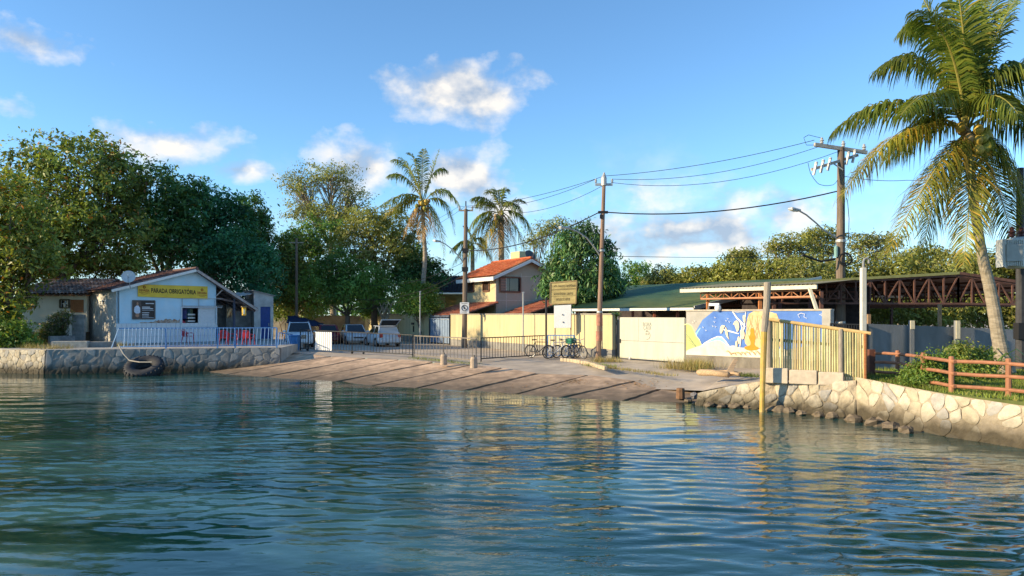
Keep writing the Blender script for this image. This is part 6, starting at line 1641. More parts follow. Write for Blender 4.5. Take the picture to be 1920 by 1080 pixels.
def limbs(b, foot, lobes, C, r0, rs, fork=.45, twigs=14):
    foot = Vector(foot); cm = sum((Vector(c) for c, r in lobes), Vector())/len(lobes); fk = foot.lerp(Vector((cm.x, cm.y, foot.z+(cm.z-foot.z)*1.0)), fork)
    fk += Vector((rs.normal()*.2, rs.normal()*.2, 0)); b.tube([foot-Vector((0,0,.15)), foot+Vector((0,0,.25)), foot.lerp(fk,.5)+Vector((rs.normal()*.12, rs.normal()*.1, 0)), fk], [r0*1.5, r0*1.05, r0*.9, r0*.75], 9)
    for c, r in lobes:
        c = Vector(c); m = fk.lerp(c, .55) + Vector((rs.normal()*.3, rs.normal()*.3, -.3)); b.tube([fk, m, c], [r0*.55, r0*.36, r0*.16], 6)
        pts = C[np.argsort(np.linalg.norm(C-np.array(c), axis=1))[:max(3, len(C)//len(lobes))]]
        for k in rs.choice(len(pts), min(twigs, len(pts)), replace=False):
            q = Vector(pts[k]); s = fk.lerp(c, rs.uniform(.45,1)); b.tube([s, s.lerp(q,.55)+Vector((0,0,rs.uniform(-.1,.3))), q], [r0*.17, r0*.1, r0*.03], 4, cap=False)
def tree(name, label, foot, lobes, n, size, lm, seed, r0=.3, bm_=None, group=None, cat='tree', **kw):
    rs = np.random.default_rng(seed); tw = kw.pop('twigs', 12); fork = kw.pop('fork', .45)
    V, Fq, C = cloud(lobes, int(n*1.5), size, seed, **kw)
    o = thing(name, label, cat, tuple(foot), group=group)
    np_mesh('crown', V, Fq, lm, o); b = MB(); limbs(b, foot, lobes, C, r0, rs, fork, tw); b.build('trunk', bm_ or bark, o, smooth=True)
    return o
def LB(Y, *els):
    """lobes from the picture: (px, py, half width, half height[, dY, depth])"""
    out = []
    for e in els:
        px, py, a, h = e[:4]; dy = e[4] if len(e) > 4 else 0; p = P(px, py, Y+dy); k = (Y+dy)/F
        out.append((tuple(p), (a*k, (e[5] if len(e) > 5 else a*k*.9), h*k)))
    return out
def FT(px, Y, z=GZ): return (PX(px, Y), Y, z)
g_dark = leaf_mat('leaf dark', (.018,.050,.018), (.050,.105,.030), (.14,.15,.03), .05)
g_mid = leaf_mat('leaf mid', (.030,.075,.018), (.085,.145,.032), (.20,.19,.04), .06)
g_warm = leaf_mat('leaf warm', (.050,.080,.018), (.13,.15,.030), (.30,.14,.03), .05)
g_bright = leaf_mat('leaf bright', (0.0504, 0.1008, 0.0144), (0.1152, 0.1656, 0.0288), (.26,.26,.05), .1)
g_blue = leaf_mat('leaf blue green', (.012,.055,.028), (.035,.115,.050), (.06,.14,.05), .1)
g_olive = leaf_mat('leaf olive', (0.0797, 0.0956, 0.0255), (0.1632, 0.1684, 0.0458), (.24,.21,.06), .1)
g_mang = leaf_mat('leaf mangrove', (0.0680, 0.0840, 0.0176), (0.1520, 0.1520, 0.0320), (.27,.24,.06), .12)
g_gloss = leaf_mat('leaf glossy', (.022,.060,.022), (.060,.115,.035), (.14,.17,.04), .08, trans=.15)
g_dry = leaf_mat('dry grass', (0.1300, 0.1000, 0.0400), (0.2100, 0.1700, 0.0750), (.16,.18,.05), .2)
g_grass = leaf_mat('grass', (0.0550, 0.0850, 0.0125), (0.1200, 0.1400, 0.0250), (.34,.30,.09), .12)
BK = 'trees behind the kiosk'
tree('broad_tree', 'biggest dark round tree above the cottage with a few reddish leaves', FT(120,55), LB(55, (150,330,100,88), (70,350,75,75), (225,345,60,70,1), (110,430,95,60,-1), (200,440,85,60), (60,450,60,70,-2)), 15000, .34, g_warm, 101, .42, group=BK)
tree('broad_tree', 'dark green tree just left of the kiosk gable ridge', FT(300,60), LB(60, (290,375,70,68), (345,390,55,60,1), (260,430,70,60,-1), (330,460,75,55)), 10000, .34, g_dark, 102, .38, group=BK)
tree('broad_tree', 'deep green tree rising directly behind the kiosk gable', FT(390,62), LB(62, (385,405,62,60), (430,430,52,58,1), (360,470,65,50,-1), (420,490,60,50)), 9500, .33, g_blue, 103, .36, group=BK)
tree('broad_tree', 'narrow dark tree with a yellow tuft at the right end of the kiosk trees', FT(474,66), LB(66, (470,400,32,36), (480,440,36,50), (455,470,45,50), (490,500,30,50)), 5500, .33, g_dark, 104, .3, group=BK)
tree('broad_tree', 'fresh green feathery tree above the blue door store', FT(450,59), LB(59, (440,490,60,55), (490,510,38,60), (400,520,45,40), (470,555,50,35)), 8500, .26, g_blue, 105, .3, group=BK)
tree('broad_tree', 'yellowish leafy tree at the left edge with its trunk in view', FT(3,44.5,TZ), LB(44.5, (20,400,70,70), (-60,420,80,100), (40,480,75,55), (-20,520,80,60), (15,570,42,45,-.8), (70,505,48,26)), 9500, .30, leaf_mat('leaf almond', (.055,.080,.016), (.16,.165,.028), (.34,.13,.02), .07), 106, .26, group=BK)
tree('broad_tree', 'dusty tree crown hanging over the cottage roof', FT(150,56,1.9), LB(56, (110,500,75,28), (190,495,65,30), (60,500,50,30), (240,500,40,25)), 6500, .27, g_warm, 107, .22, group=BK)
tree('broad_tree', 'leafy tree low between the kiosk and the street wall', FT(535,66), LB(66, (535,520,38,50), (520,570,40,35), (560,560,40,45), (545,470,26,35)), 7000, .28, leaf_mat('leaf street', (.04,.07,.018), (.12,.14,.03), (.24,.20,.05), .1), 108, .24)
# unseen trees added on the left bank to cast shade
for i, (x, y, h) in enumerate(((-40, 47, 10), (-48, 43.5, 8.5), (-54, 52, 12), (-62, 46, 10))):
    tree('shade_tree', ('tree on the left bank next to the quay end', 'low tree on the left bank beyond the first', 'tall tree on the left bank further inland', 'farthest tree on the left bank')[i], (x, y, .9), [((x,y,h*.62),(3.6,3.2,h*.36)), ((x+2.4,y,h*.48),(2.6,2.6,h*.3)), ((x-2.2,y+1,h*.5),(2.8,2.6,h*.3))], 3500, .42, g_mid, 120+i, .3, group='trees on the left bank')
MK = 'trees behind the parked cars'
tree('feathery_tree', 'tall feathery olive tree with bare forking limbs left of the palm', FT(628,76), LB(76, (560,350,42,34), (620,335,55,30), (660,370,32,34), (585,400,55,26), (640,410,50,30)), 6800, .24, g_olive, 131, .34, pale_bark, group=MK, shell=.6, rag=.3, clump=.7, fork=.62, twigs=60)
tree('broad_tree', 'dark tree below the feathery tree beside the far pole', FT(560,71), LB(71, (560,470,42,45), (600,450,48,40), (540,520,45,45), (590,530,55,50)), 8000, .30, g_mid, 132, .3, group=MK)
tree('broad_tree', 'yellow green rounded tree left of the tall palm', FT(705,69), LB(69, (690,430,55,45), (740,440,42,52), (660,470,45,40), (720,490,60,45), (765,480,28,45)), 10500, .27, g_olive, 133, .34, group=MK)
tree('broad_tree', 'dark green bushy tree directly behind the silver car', FT(650,64), LB(64, (630,505,38,34), (600,545,48,40), (655,550,55,36), (690,530,40,40)), 9000, .27, leaf_mat('leaf fresh', (.038,.085,.018), (.09,.15,.030), (.14,.20,.05), .06), 134, .26, group=MK)
tree('broad_tree', 'dark thicket tree at the foot of the tall palm', FT(745,68), LB(68, (745,540,50,40), (780,510,30,45), (810,520,30,35)), 5500, .28, g_dark, 135, .24, group=MK)
tree('bright_shrub', 'bright yellow green shrub above the street wall', FT(785,60.5), LB(60.5, (784,560,36,28), (770,545,18,18), (800,548,18,16), (784,578,40,16)), 5500, .20, g_bright, 136, .1, cat='shrub')
tree('glossy_tree', 'dense dome shaped dark tree right of the orange roofed house', FT(1092,50), LB(50, (1092,500,64,60), (1092,465,44,44), (1052,535,40,36), (1130,535,38,36), (1092,545,70,30)), 10500, .30, g_gloss, 137, .3, droop=.9, asp=.34, shell=.18, rag=.10)
tree('thin_tree', 'thin sparse tree far behind the house roof', FT(1022,84), LB(84, (1020,440,32,24), (1045,425,22,18), (1000,460,22,20)), 1500, .26, g_olive, 138, .16, pale_bark, shell=.6, clump=.8, twigs=30)
tree('round_tree', 'small round dark tree left end of the mangrove line', FT(1197,78), LB(78, (1196,520,28,30), (1215,540,26,22), (1180,545,24,22)), 2800, .30, g_mid, 139, .22)
# mangrove belt behind the pavilions
mang = [(1250,526,36,22,70,'mangrove just right of the small round tree'), (1312,522,42,22,68,'low mangrove above the left end of the green roof'), (1372,512,36,28,66,'rounded mangrove above the middle of the green roof'), (1392,478,28,14,72,'sparse flat topped tree above the green roof'),
        (1440,515,44,30,63,'mangrove left of the street lamp head'), (1478,458,46,22,68,'flat topped tree left of the thick utility pole'), (1520,510,48,36,60,'full mangrove directly left of the thick utility pole'), (1540,440,38,20,70,'high mangrove crown behind the thick utility pole'),
        (1600,512,50,34,60,'mangrove right of the thick utility pole'), (1642,452,48,20,68,'flat high crown right of the thick utility pole'), (1690,512,50,30,59,'mangrove under the left fronds of the coconut palm'), (1735,478,40,24,64,'high mangrove crown between the palm fronds'),
        (1790,508,50,34,58,'mangrove directly behind the palm trunk'), (1860,500,52,34,60,'mangrove left of the transformer'), (1930,490,54,40,58,'mangrove at the right edge behind the transformer'), (1990,500,54,50,56,'mangrove beyond the right edge')]
for i, (px, py, a, h, Y, lab) in enumerate(mang):
    sp = 'flat' in lab or 'high' in lab
    lob = LB(Y, (px,py,a,h), (px-a*.55,py+h*.7,a*.7,h*.7,1), (px+a*.55,py+h*.6,a*.7,h*.75,-1)) if not sp else LB(Y, (px,py,a,h*.75), (px-a*.6,py+h*.5,a*.6,h*.5), (px+a*.55,py+h*.45,a*.6,h*.5), (px,py+h*1.5,a*.8,h*.8))
    tree('mangrove_tree', lab, FT(px,Y), lob, 3600 if not sp else 1900, .27, g_mang if i % 3 else g_olive, 150+i, .16, pale_bark, 'mangrove trees behind the pavilions', shell=.55 if sp else .4, rag=.3, clump=.6, twigs=34 if sp else 10)
under = [(1480,575,55,26,52), (1570,578,55,26,51), (1660,580,55,24,50), (1750,580,55,26,50), (1840,580,55,26,51), (1930,582,55,26,50), (1400,560,55,26,60)]
ulab = ['mangrove thicket seen under the awning edge', 'mangrove thicket behind the thick utility pole foot', 'mangrove thicket above the left part of the grey wall', 'mangrove thicket above the middle of the grey wall', 'mangrove thicket left of the palm trunk foot', 'mangrove thicket at the right edge under the canopy', 'mangrove thicket behind the dark pavilion']
for i, (px, py, a, h, Y) in enumerate(under):
    tree('mangrove_thicket', ulab[i], FT(px,Y), LB(Y, (px,py,a,h), (px-a*.5,py-h*.5,a*.6,h*.8), (px+a*.5,py-h*.3,a*.6,h*.8), (px,py+h*.7,a,h*.7)), 3800, .24, g_mang, 180+i, .12, pale_bark, 'mangrove thickets under the canopy', cat='thicket', twigs=16)
# far wood closing the horizon
rs = np.random.default_rng(77); n = 20000; X = rs.uniform(-115, 130, n); top = 5.2 + 1.3*np.sin(X*.21) + 1.0*np.sin(X*.53+1); Z = .8 + np.sqrt(rs.random(n))*(top); Yv = 100 + 5*rs.random(n) + np.abs(X)*.1
V, Fq = leaves(np.stack([X,Yv,Z],1), np.tile(np.array([[-.3,-.8,.4]]),(n,1)), .75, rs, asp=.6); o = stuff(np_mesh('far_wood', V, Fq, g_mid)); o['label'] = 'far wood closing the horizon'

# bare pruned shrub over the wall
p = FT(723, 63.5); o = thing('bare_shrub', 'pale bare pruned shrub behind the silver car', 'shrub', p); b = MB(); r = random.Random(4); f = Vector((p[0],p[1],2.2))
b.tube([(p[0],p[1],GZ), f], [.16,.12], 6)
for i in range(13):
    a = f + Vector((r.uniform(-.15,.15), r.uniform(-.1,.1), r.uniform(0,.5))); m = a + Vector((r.uniform(-.5,.5), r.uniform(-.4,.4), r.uniform(.7,1.0))); e = m + Vector((r.uniform(-.35,.35), r.uniform(-.2,.2), r.uniform(.4,.9)))
    b.tube([a, m, e], [.07,.05,.03], 5); b.tube([m, m+Vector((r.uniform(-.4,.4),0,.5))], [.04,.02], 5)
b.build('stems', mat('bare stem', (.38,.29,.19), .9, var=.2), o)

# ---------------------------------------------------------------- palms
def frond_mesh(pts, n, ll, wid, rs, droop=.5, rr=.028, fold=.35):
    """rachis polyline with leaflets on both sides"""
    pts = np.array([tuple(p) for p in pts]); m = len(pts)
    def at(t): x = t*(m-1); i = np.minimum(x.astype(int), m-2); f = (x-i)[:,None]; return pts[i]*(1-f)+pts[i+1]*f
    t = np.linspace(.14, .995, n); c = at(t); d = at(np.minimum(t+.02,1)) - at(np.maximum(t-.02,0)); d /= np.linalg.norm(d, axis=1)[:,None]+1e-9
    up = np.tile(np.array([0,0,1.]), (n,1)); side = np.cross(d, up); ln = np.linalg.norm(side, axis=1)[:,None]
    ref = np.cross(pts[-1]-pts[0], np.array([0,0,1.])); ref = ref/(np.linalg.norm(ref)+1e-9); side = np.where(ln > .25, side/(ln+1e-9), ref); side[(side@ref) < 0] *= -1
    nn = np.cross(side, d); Vs = []; Fs = []; k = 0
    prof = np.sin((t*.80+.13)*np.pi)**.55; prof = np.where(t > .6, prof*(1-.35*(t-.6)/.4), prof)
    for s in (-1, 1):
        L = (ll*prof*rs.uniform(.85,1.1,n))[:,None]; dirn = side*s*(.86) + d*.62 + nn*fold*rs.uniform(.1,1.1,n)[:,None] + rs.normal(size=(n,3))*.12; dirn /= np.linalg.norm(dirn, axis=1)[:,None]
        g = np.array([0,0,-1.])
        p0 = c; p1 = c + dirn*L*.45 + g*L*droop*.12; p2 = c + dirn*L*.78 + g*L*droop*.42; p3 = c + dirn*L*.95 + g*L*droop*.85
        w = wid*(.6+.4*prof)[:,None]; wv = d*w*.5
        Vq = np.stack([p0-wv*.5, p0+wv*.5, p1-wv, p1+wv, p2-wv*.7, p2+wv*.7, p3, p3+wv*.12], 1).reshape(-1,3); base = np.arange(n)[:,None]*8
        Fq = np.concatenate([base+np.array([[0,1,3,2]]), base+np.array([[2,3,5,4]]), base+np.array([[4,5,7,6]])]); Vs.append(Vq); Fs.append(Fq+k); k += len(Vq)
    return np.concatenate(Vs), np.concatenate(Fs)
def bez(a, c, e, n=12): a, c, e = Vector(a), Vector(c), Vector(e); return [a*(1-t)**2 + c*2*t*(1-t) + e*t*t for t in [i/(n-1) for i in range(n)]]
palm_trunk = mat('palm trunk', (.34,.29,.22), .95, var=.25, scale=4, bump=.8, bscale=14, stretch=(1,1,4), c2=(.22,.18,.13), c2amt=.6, c2scale=3)
f_green = leaf_mat('palm leaf', (0.0330, 0.0561, 0.0092), (0.0990, 0.1122, 0.0165), (.24,.20,.03), .06, trans=.35); f_yel = leaf_mat('palm leaf yellow', (0.0561, 0.0693, 0.0106), (0.1452, 0.1287, 0.0185), (.40,.26,.04), .16, trans=.35); f_dead = leaf_mat('palm leaf dead', (0.1440, 0.0840, 0.0300), (0.2400, 0.1500, 0.0600), (.2,.16,.06), .2, trans=.2)
rach = mat('frond rib', (.30,.26,.06), .6, var=.15); rach_d = mat('dead frond rib', (.30,.20,.10), .8)
def palm(label, path, radii, fronds, n, ll, wid, seed, nuts=0, nutr=.14, group=None):
    rs = np.random.default_rng(seed); foot, crown = Vector(path[0]), Vector(path[-1]); o = thing('coconut_palm', label, 'palm', tuple(foot), group=group)
    # ringed trunk
    pts = []; rad = []; seg = 40; path = [Vector(p) for p in path]
    for i in range(seg+1):
        t = i/seg*(len(path)-1); k = min(int(t), len(path)-2); f = t-k
        p0, p1, p2, p3 = path[max(k-1,0)], path[k], path[k+1], path[min(k+2,len(path)-1)]
        q = .5*((2*p1) + (p2-p0)*f + (2*p0-5*p1+4*p2-p3)*f*f + (3*p1-p0-3*p2+p3)*f**3); rr = radii[k]+(radii[k+1]-radii[k])*f
        pts.append(q); rad.append(rr*(1.0 + .05*(i % 2)))
    MB().tube(pts, rad, 14).build('trunk', palm_trunk, o)
    for i, (c, e, kind) in enumerate(fronds):
        st = crown + Vector((rs.normal()*.06, rs.normal()*.06, rs.uniform(-.05,.2))); pt = bez(st, c, e, 14)
        V, Fq = frond_mesh(pt, n, ll*(.9 if kind == 'd' else 1), wid, rs, droop=(1.1 if kind == 'd' else 1.15 if kind == 'g' else 1.0 if kind == 'y' else .45))
        b = MB(); k = len(pt); R0 = .05; b.tube(pt, [R0*(1-.85*j/(k-1)) for j in range(k)], 5); fr = b.build('frond', rach_d if kind == 'd' else rach, o)
        stuff(np_mesh('leaflets', V, Fq, {'g': f_green, 'y': f_yel, 'd': f_dead, 'u': f_green}[kind], fr))
    nm = [mat('coconut green', (.30,.28,.05), .5, var=.2), mat('coconut yellow', (.50,.34,.06), .5, var=.2), mat('coconut brown', (.36,.24,.11), .7, var=.2)]
    for i in range(nuts):
        a = rs.uniform(0, 6.28); q = crown + Vector((math.cos(a)*rs.uniform(.22,.6), math.sin(a)*.3-.45, rs.uniform(-.8,.1)))
        MB().lathe(q, [(.02,-nutr*1.15),(nutr*.7,-nutr*.8),(nutr,-.02),(nutr*.85,nutr*.6),(nutr*.35,nutr*1.05),(.02,nutr*1.15)], 10).build('coconut', nm[i % 3], o, smooth=True)
    b = MB()
    for i in range(16):
        a = rs.uniform(0, 6.28); q = crown + Vector((math.cos(a)*.25, math.sin(a)*.25, -.25)); e = q + Vector((math.cos(a)*rs.uniform(.2,.5), math.sin(a)*.4, rs.uniform(-.5,.15))); b.tube([crown+Vector((0,0,-.15)), q, e], [.05,.03,.012], 4)
    b.build('flower_stalks', rach_d, o)
    return o
YP = 26.0
def ff(lst, Y, k=1.0): return [(P(c[0],c[1],Y+t[2]*.5*k), P(t[0],t[1],Y+t[2]*k), t[3]) for c, t in lst]
big = ff([((1690,190),(1578,368,-1.0,'y')), ((1670,135),(1560,250,.6,'g')), ((1745,45),(1640,135,1.2,'g')), ((1765,-15),(1690,62,1.8,'g')), ((1805,-50),(1735,-30,1.2,'u')), ((1850,80),(1908,-8,.3,'u')), ((1870,70),(1935,150,-.9,'g')), ((1890,170),(1985,275,.4,'g')), ((1885,235),(1930,425,-.9,'g')),
          ((1830,300),(1806,500,-2.2,'y')), ((1770,270),(1662,478,-2.0,'y')), ((1770,280),(1728,475,1.6,'g')), ((1830,40),(1880,-30,1.6,'u')), ((1790,30),(1715,20,-1.8,'g')), ((1880,110),(1985,90,1.6,'g')), ((1740,190),(1660,300,2.2,'g')), ((1860,290),(1900,455,1.8,'g')), ((1815,70),(1790,-50,-1.4,'u')),
          ((1850,130),(1910,215,-2.4,'g')), ((1765,120),(1690,215,-2.2,'g')), ((1815,110),(1838,5,1.0,'u')), ((1775,60),(1720,-20,.6,'u'))], YP)
palm('big leaning coconut palm with yellow nuts on the lawn at the right', [P(1886,702,YP), P(1874,640,YP), P(1858,550,YP), P(1842,480,YP), P(1826,380,YP), P(1812,250,YP)], [.32,.225,.19,.165,.145,.135], big, 120, 1.12, .066, 201, 30, .17)
Ya = 64
pa = ff([((765,345),(705,392,-.5,'g')), ((758,310),(727,330,.5,'g')), ((765,290),(735,300,1,'g')), ((782,285),(765,288,.3,'u')), ((808,330),(824,280,0,'u')), ((835,325),(864,392,-.5,'g')), ((840,345),(853,440,.5,'g')), ((825,390),(833,480,-.8,'g')), ((775,385),(757,445,-.6,'d')), ((797,410),(792,452,-1,'d')), ((755,350),(735,420,.8,'g')), ((812,300),(838,320,.6,'g')), ((775,310),(748,296,-.8,'u')), ((815,390),(815,445,-.8,'d')), ((790,300),(795,280,.9,'u')), ((750,370),(720,410,1.2,'y')), ((780,390),(772,430,.6,'d'))], Ya)
palm('slender coconut palm with brown skirt in the middle of the picture', [Vector((PX(791,Ya),Ya,GZ)), P(793,540,Ya), P(797,480,Ya), P(794,430,Ya), P(793,380,Ya)], [.26,.2,.18,.16,.15], pa, 44, .95, .085, 202, 14, .17)
Yb = 70
pb = ff([((900,385),(880,430,-.5,'g')), ((900,400),(878,462,.5,'g')), ((915,365),(893,385,1,'g')), ((925,350),(912,362,.3,'u')), ((945,345),(952,360,0,'u')), ((965,365),(985,380,-.5,'u')), ((980,385),(998,440,.5,'g')), ((970,410),(985,478,-.8,'g')), ((955,410),(968,470,-.6,'d')), ((920,410),(905,480,-1,'y')), ((935,425),(932,490,-1.2,'d')), ((945,425),(948,488,-1,'d')), ((925,420),(920,485,.6,'d')), ((910,360),(885,372,-1.2,'g')), ((955,360),(978,400,-1.4,'g')), ((935,350),(930,358,1.4,'u')), ((890,420),(868,480,.9,'y')), ((915,415),(890,490,1.4,'y'))], Yb)
palm('shorter coconut palm with hanging dead fronds behind the orange roof', [Vector((PX(940,Yb),Yb,GZ)), P(941,540,Yb), P(940,470,Yb), P(939,400,Yb)], [.30,.26,.26,.24], pb, 44, 1.05, .09, 203, 6, .17)
Yc = 78
pc = ff([((870,440),(845,470,0,'g')), ((880,440),(850,495,.6,'g')), ((895,430),(915,465,.3,'g')), ((880,430),(870,425,0,'u')), ((905,450),(925,495,-.5,'y')), ((880,455),(868,505,-.8,'g'))], Yc)
palm('low palm behind the left utility pole', [Vector((PX(885,Yc),Yc,GZ)), P(886,540,Yc), P(886,460,Yc)], [.24,.22,.2], pc, 40, 1.1, .1, 204, 0)

# ---------------------------------------------------------------- lawn, shrubs, weeds
def build_lawn():
    pl = [(10.75,22.7), (11.1,20.8), (11.45,19.3), (12.2,17.4), (13.85,13.4), (16.8,9.2), (24,9), (24,29.2), (19.5,29.2), (13.3,28.3), (10.9,23.4)]
    b = MB(); b.prism([(x,y,LZ) for x,y in pl], (0,0,-.3)); o = b.build('lawn', mat('lawn soil', (.10,.12,.035), .95, var=.3, scale=3, bump=.6)); structure(o); o['label'] = 'small grass lawn above the river wall'
    rs = np.random.default_rng(8); n = 60000; X = rs.uniform(10.7,20,n); Y = 11 + (27.5-11)*rs.random(n)**1.0; keep = np.array([inside((x,y), pl) for x,y in zip(X,Y)]); X, Y = X[keep], Y[keep]; n = len(X)
    h = rs.uniform(.05,.13,n)*(1+.6*(np.sin(X*3.1)*np.sin(Y*2.7) > .3)); a = rs.uniform(0,6.28,n); w = .007+.006*rs.random(n); lx, ly = rs.normal(0,.04,n), rs.normal(0,.04,n)
    V = np.stack([np.stack([X-np.cos(a)*w, Y-np.sin(a)*w, np.full(n,LZ)],1), np.stack([X+np.cos(a)*w, Y+np.sin(a)*w, np.full(n,LZ)],1), np.stack([X+lx, Y+ly, LZ+h],1)],1).reshape(-1,3)
    o = stuff(np_mesh('grass', V, np.arange(n*3).reshape(n,3), g_grass, tri=True)); o['label'] = 'short sunlit grass on the lawn'
build_lawn()
def tuft(name, label, spots, h, m, seed, per=60, spread=.25, cat='weeds'):
    rs = np.random.default_rng(seed); Vs = []
    for (x,y,z) in spots:
        n = per; X = x+rs.normal(0,spread,n); Y = y+rs.normal(0,spread,n); a = rs.uniform(0,6.28,n); w = .006+.006*rs.random(n); hh = h*rs.uniform(.3,1.1,n); lx, ly = rs.normal(0,h*.35,n), rs.normal(0,h*.35,n)
        Vs.append(np.stack([np.stack([X-np.cos(a)*w,Y-np.sin(a)*w,np.full(n,z-.02)],1), np.stack([X+np.cos(a)*w,Y+np.sin(a)*w,np.full(n,z-.02)],1), np.stack([X+lx,Y+ly,z+hh],1)],1).reshape(-1,3))
    V = np.concatenate(Vs); o = np_mesh(name, V, np.arange(len(V)).reshape(-1,3), m, tri=True); stuff(o); o['label'] = label
    return o
def along(a, b_, n, j=.1): return [tuple(Vector(a).lerp(Vector(b_), (i+.5)/n) + Vector((random.uniform(-j,j), random.uniform(-j,j), 0))) for i in range(n)]
tuft('weeds', 'thin weeds along the foot of the brown barrier', along(G(770,671,.80), G(890,683,.79), 16), .16, g_grass, 31, 30, .2)
tuft('weeds', 'dry grass heap at the foot of the mural wall', along(G(1256,690,.78), G(1322,694,.76), 9, .25)+along(G(1285,688,.8), G(1330,690,.8), 6, .15), .5, g_dry, 32, 90, .24)
tuft('weeds', 'green and dry weeds round the foot of the middle utility pole', along(G(1108,677,.82), G(1158,678,.82), 9, .2), .3, g_dry, 33, 60, .2)
tuft('weeds', 'green weeds along the yard edge right of the kerb', along(G(1105,684,.8), G(1150,688,.8), 7, .2), .16, g_grass, 34, 60, .22)
tuft('weeds', 'dry grass strip below the white gate', along(G(1130,688,.79), G(1260,704,.72), 16, .12), .12, g_dry, 35, 50, .16)
tuft('weeds', 'patch of green weeds beside the mooring post', along(G(1385,704,.8), G(1425,706,.8), 5, .15), .16, g_grass, 36, 60, .2)
tuft('weeds', 'dry weeds on top of the lit quay end', along((-27,41,TZ), (-24,40.3,TZ), 8, .3)+along((-24,43.5,TZ),(-22.6,44,TZ),5,.3), .35, g_dry, 37, 60, .25)
tree('lawn_shrub', 'yellow green leafy shrub standing in the rail fence on the lawn', (*G(1735,728,LZ)[:2], LZ), LB(21.2, (1714,700,18,20,.4), (1745,690,20,30), (1772,692,16,30,.3), (1738,712,40,16)), 6500, .085, g_bright, 211, .03, cat='shrub', clump=.22, shell=.5, under=-1)
tree('lawn_shrub', 'taller leafy shrub behind the second fence post on the lawn', (PX(1815,23.5), 23.5, LZ), LB(23.5, (1800,672,22,32), (1835,676,20,26,.3), (1815,695,42,20)), 6500, .10, leaf_mat('leaf shrub', (.06,.10,.02), (.15,.17,.035), (.28,.24,.06), .15), 212, .03, cat='shrub', clump=.25, shell=.5, under=-1)
# upright flower spikes of the shrub
def strap_plant(label, p, n, L, w, m, seed, up=.7, name='strap_plant', cat='plant'):
    rs = np.random.default_rng(seed); o = thing(name, label, cat, tuple(p))
    for i in range(n):
        a = rs.uniform(0,6.28); l = L*rs.uniform(.7,1.15); e = up*rs.uniform(.6,1.2); q = Vector(p); d = Vector((math.cos(a),math.sin(a),0)); s = Vector((-d.y,d.x,0))
        pts = [q, q+d*l*.25+Vector((0,0,l*.5*e)), q+d*l*.6+Vector((0,0,l*.72*e)), q+d*l*.95+Vector((0,0,l*.45*e))]; ws = [w*.5,w,w*.8,w*.05]; b = MB(); vs = []
        for pp, ww in zip(pts, ws): vs += [pp-s*ww, pp+s*ww]
        b.add(vs, [(0,1,3,2),(2,3,5,4),(4,5,7,6)]); b.build('leaf', m, o, smooth=True)
    return o
strap_plant('dark strap leaved plant at the foot of the big palm', (PX(1862,25.2), 25.2, LZ), 34, 1.1, .035, g_mid, 41, 1.0)
p = G(1156, 671, GZ); strap_plant('green rosette plant growing on top of the timber post', (p.x-.05, p.y-.05, 2.9), 26, .55, .05, g_bright, 42, .8)
tree('leafy_bush', 'sunlit glossy bush on the bank at the left edge', (PX(15,42.3), 42.3, 1.0), LB(42.3, (10,628,45,28), (40,640,30,18), (-30,625,40,34), (25,650,38,14)), 6500, .17, g_bright, 213, .05, cat='bush', clump=.3, under=-1)
tree('leafy_bush', 'dark flowering bush in front of the cottage shutter', (PX(112,46.0), 46.0, TZ), LB(46, (112,606,18,18), (100,622,22,16), (85,630,18,12), (120,592,10,10)), 4200, .13, leaf_mat('leaf bougainvillea', (.05,.07,.02), (.13,.14,.05), (.34,.26,.24), .12), 214, .05, cat='bush', clump=.28, under=-1)
tree('leafy_bush', 'bush of broad leaves under the left edge tree', (PX(-10,44), 44.0, 1.0), LB(44, (5,600,30,24), (-30,590,35,40)), 3500, .2, g_mid, 215, .05, cat='bush', clump=.35, under=-1)
# planting along the old wall, showing between the cars
for i, (px, py, Y, a, h, lab) in enumerate(((530,575,73,30,22,'leafy bush over the old wall beside the storehouse'), (585,580,73,34,16,'low bush over the old wall behind the white off-road car'), (700,578,70,24,14,'small bush over the old wall left of the bare shrub'))):
    tree('wall_bush', lab, FT(px,Y), LB(Y, (px,py,a,h), (px-a*.4,py+h*.5,a*.7,h*.7)), 2200, .24, g_mid if i else g_bright, 220+i, .06, cat='bush', group='bushes over the old wall')

# ---------------------------------------------------------------- small things on the ground
def rock(b, c, r, rs, fl=.6):
    n1, n2 = 7, 5; vs = []; fs = []
    for j in range(n2):
        ph = -math.pi/2 + math.pi*(j+.5)/n2
        for i in range(n1): a = 6.283*i/n1; k = r*rs.uniform(.75,1.2); vs.append((c[0]+math.cos(a)*math.cos(ph)*k, c[1]+math.sin(a)*math.cos(ph)*k, c[2]+math.sin(ph)*k*fl))
    for j in range(n2-1):
        for i in range(n1): fs.append((j*n1+i, j*n1+(i+1)%n1, (j+1)*n1+(i+1)%n1, (j+1)*n1+i))
    fs.append(tuple(range(n1-1,-1,-1))); fs.append(tuple(range((n2-1)*n1, n2*n1))); b.add(vs, fs)
rsn = np.random.default_rng(19); wet = mat('wet rock', (.13,.10,.07), .8, var=.3, scale=5, bump=.8, bscale=14, c2=(.28,.22,.14), c2amt=.5, c2scale=3)
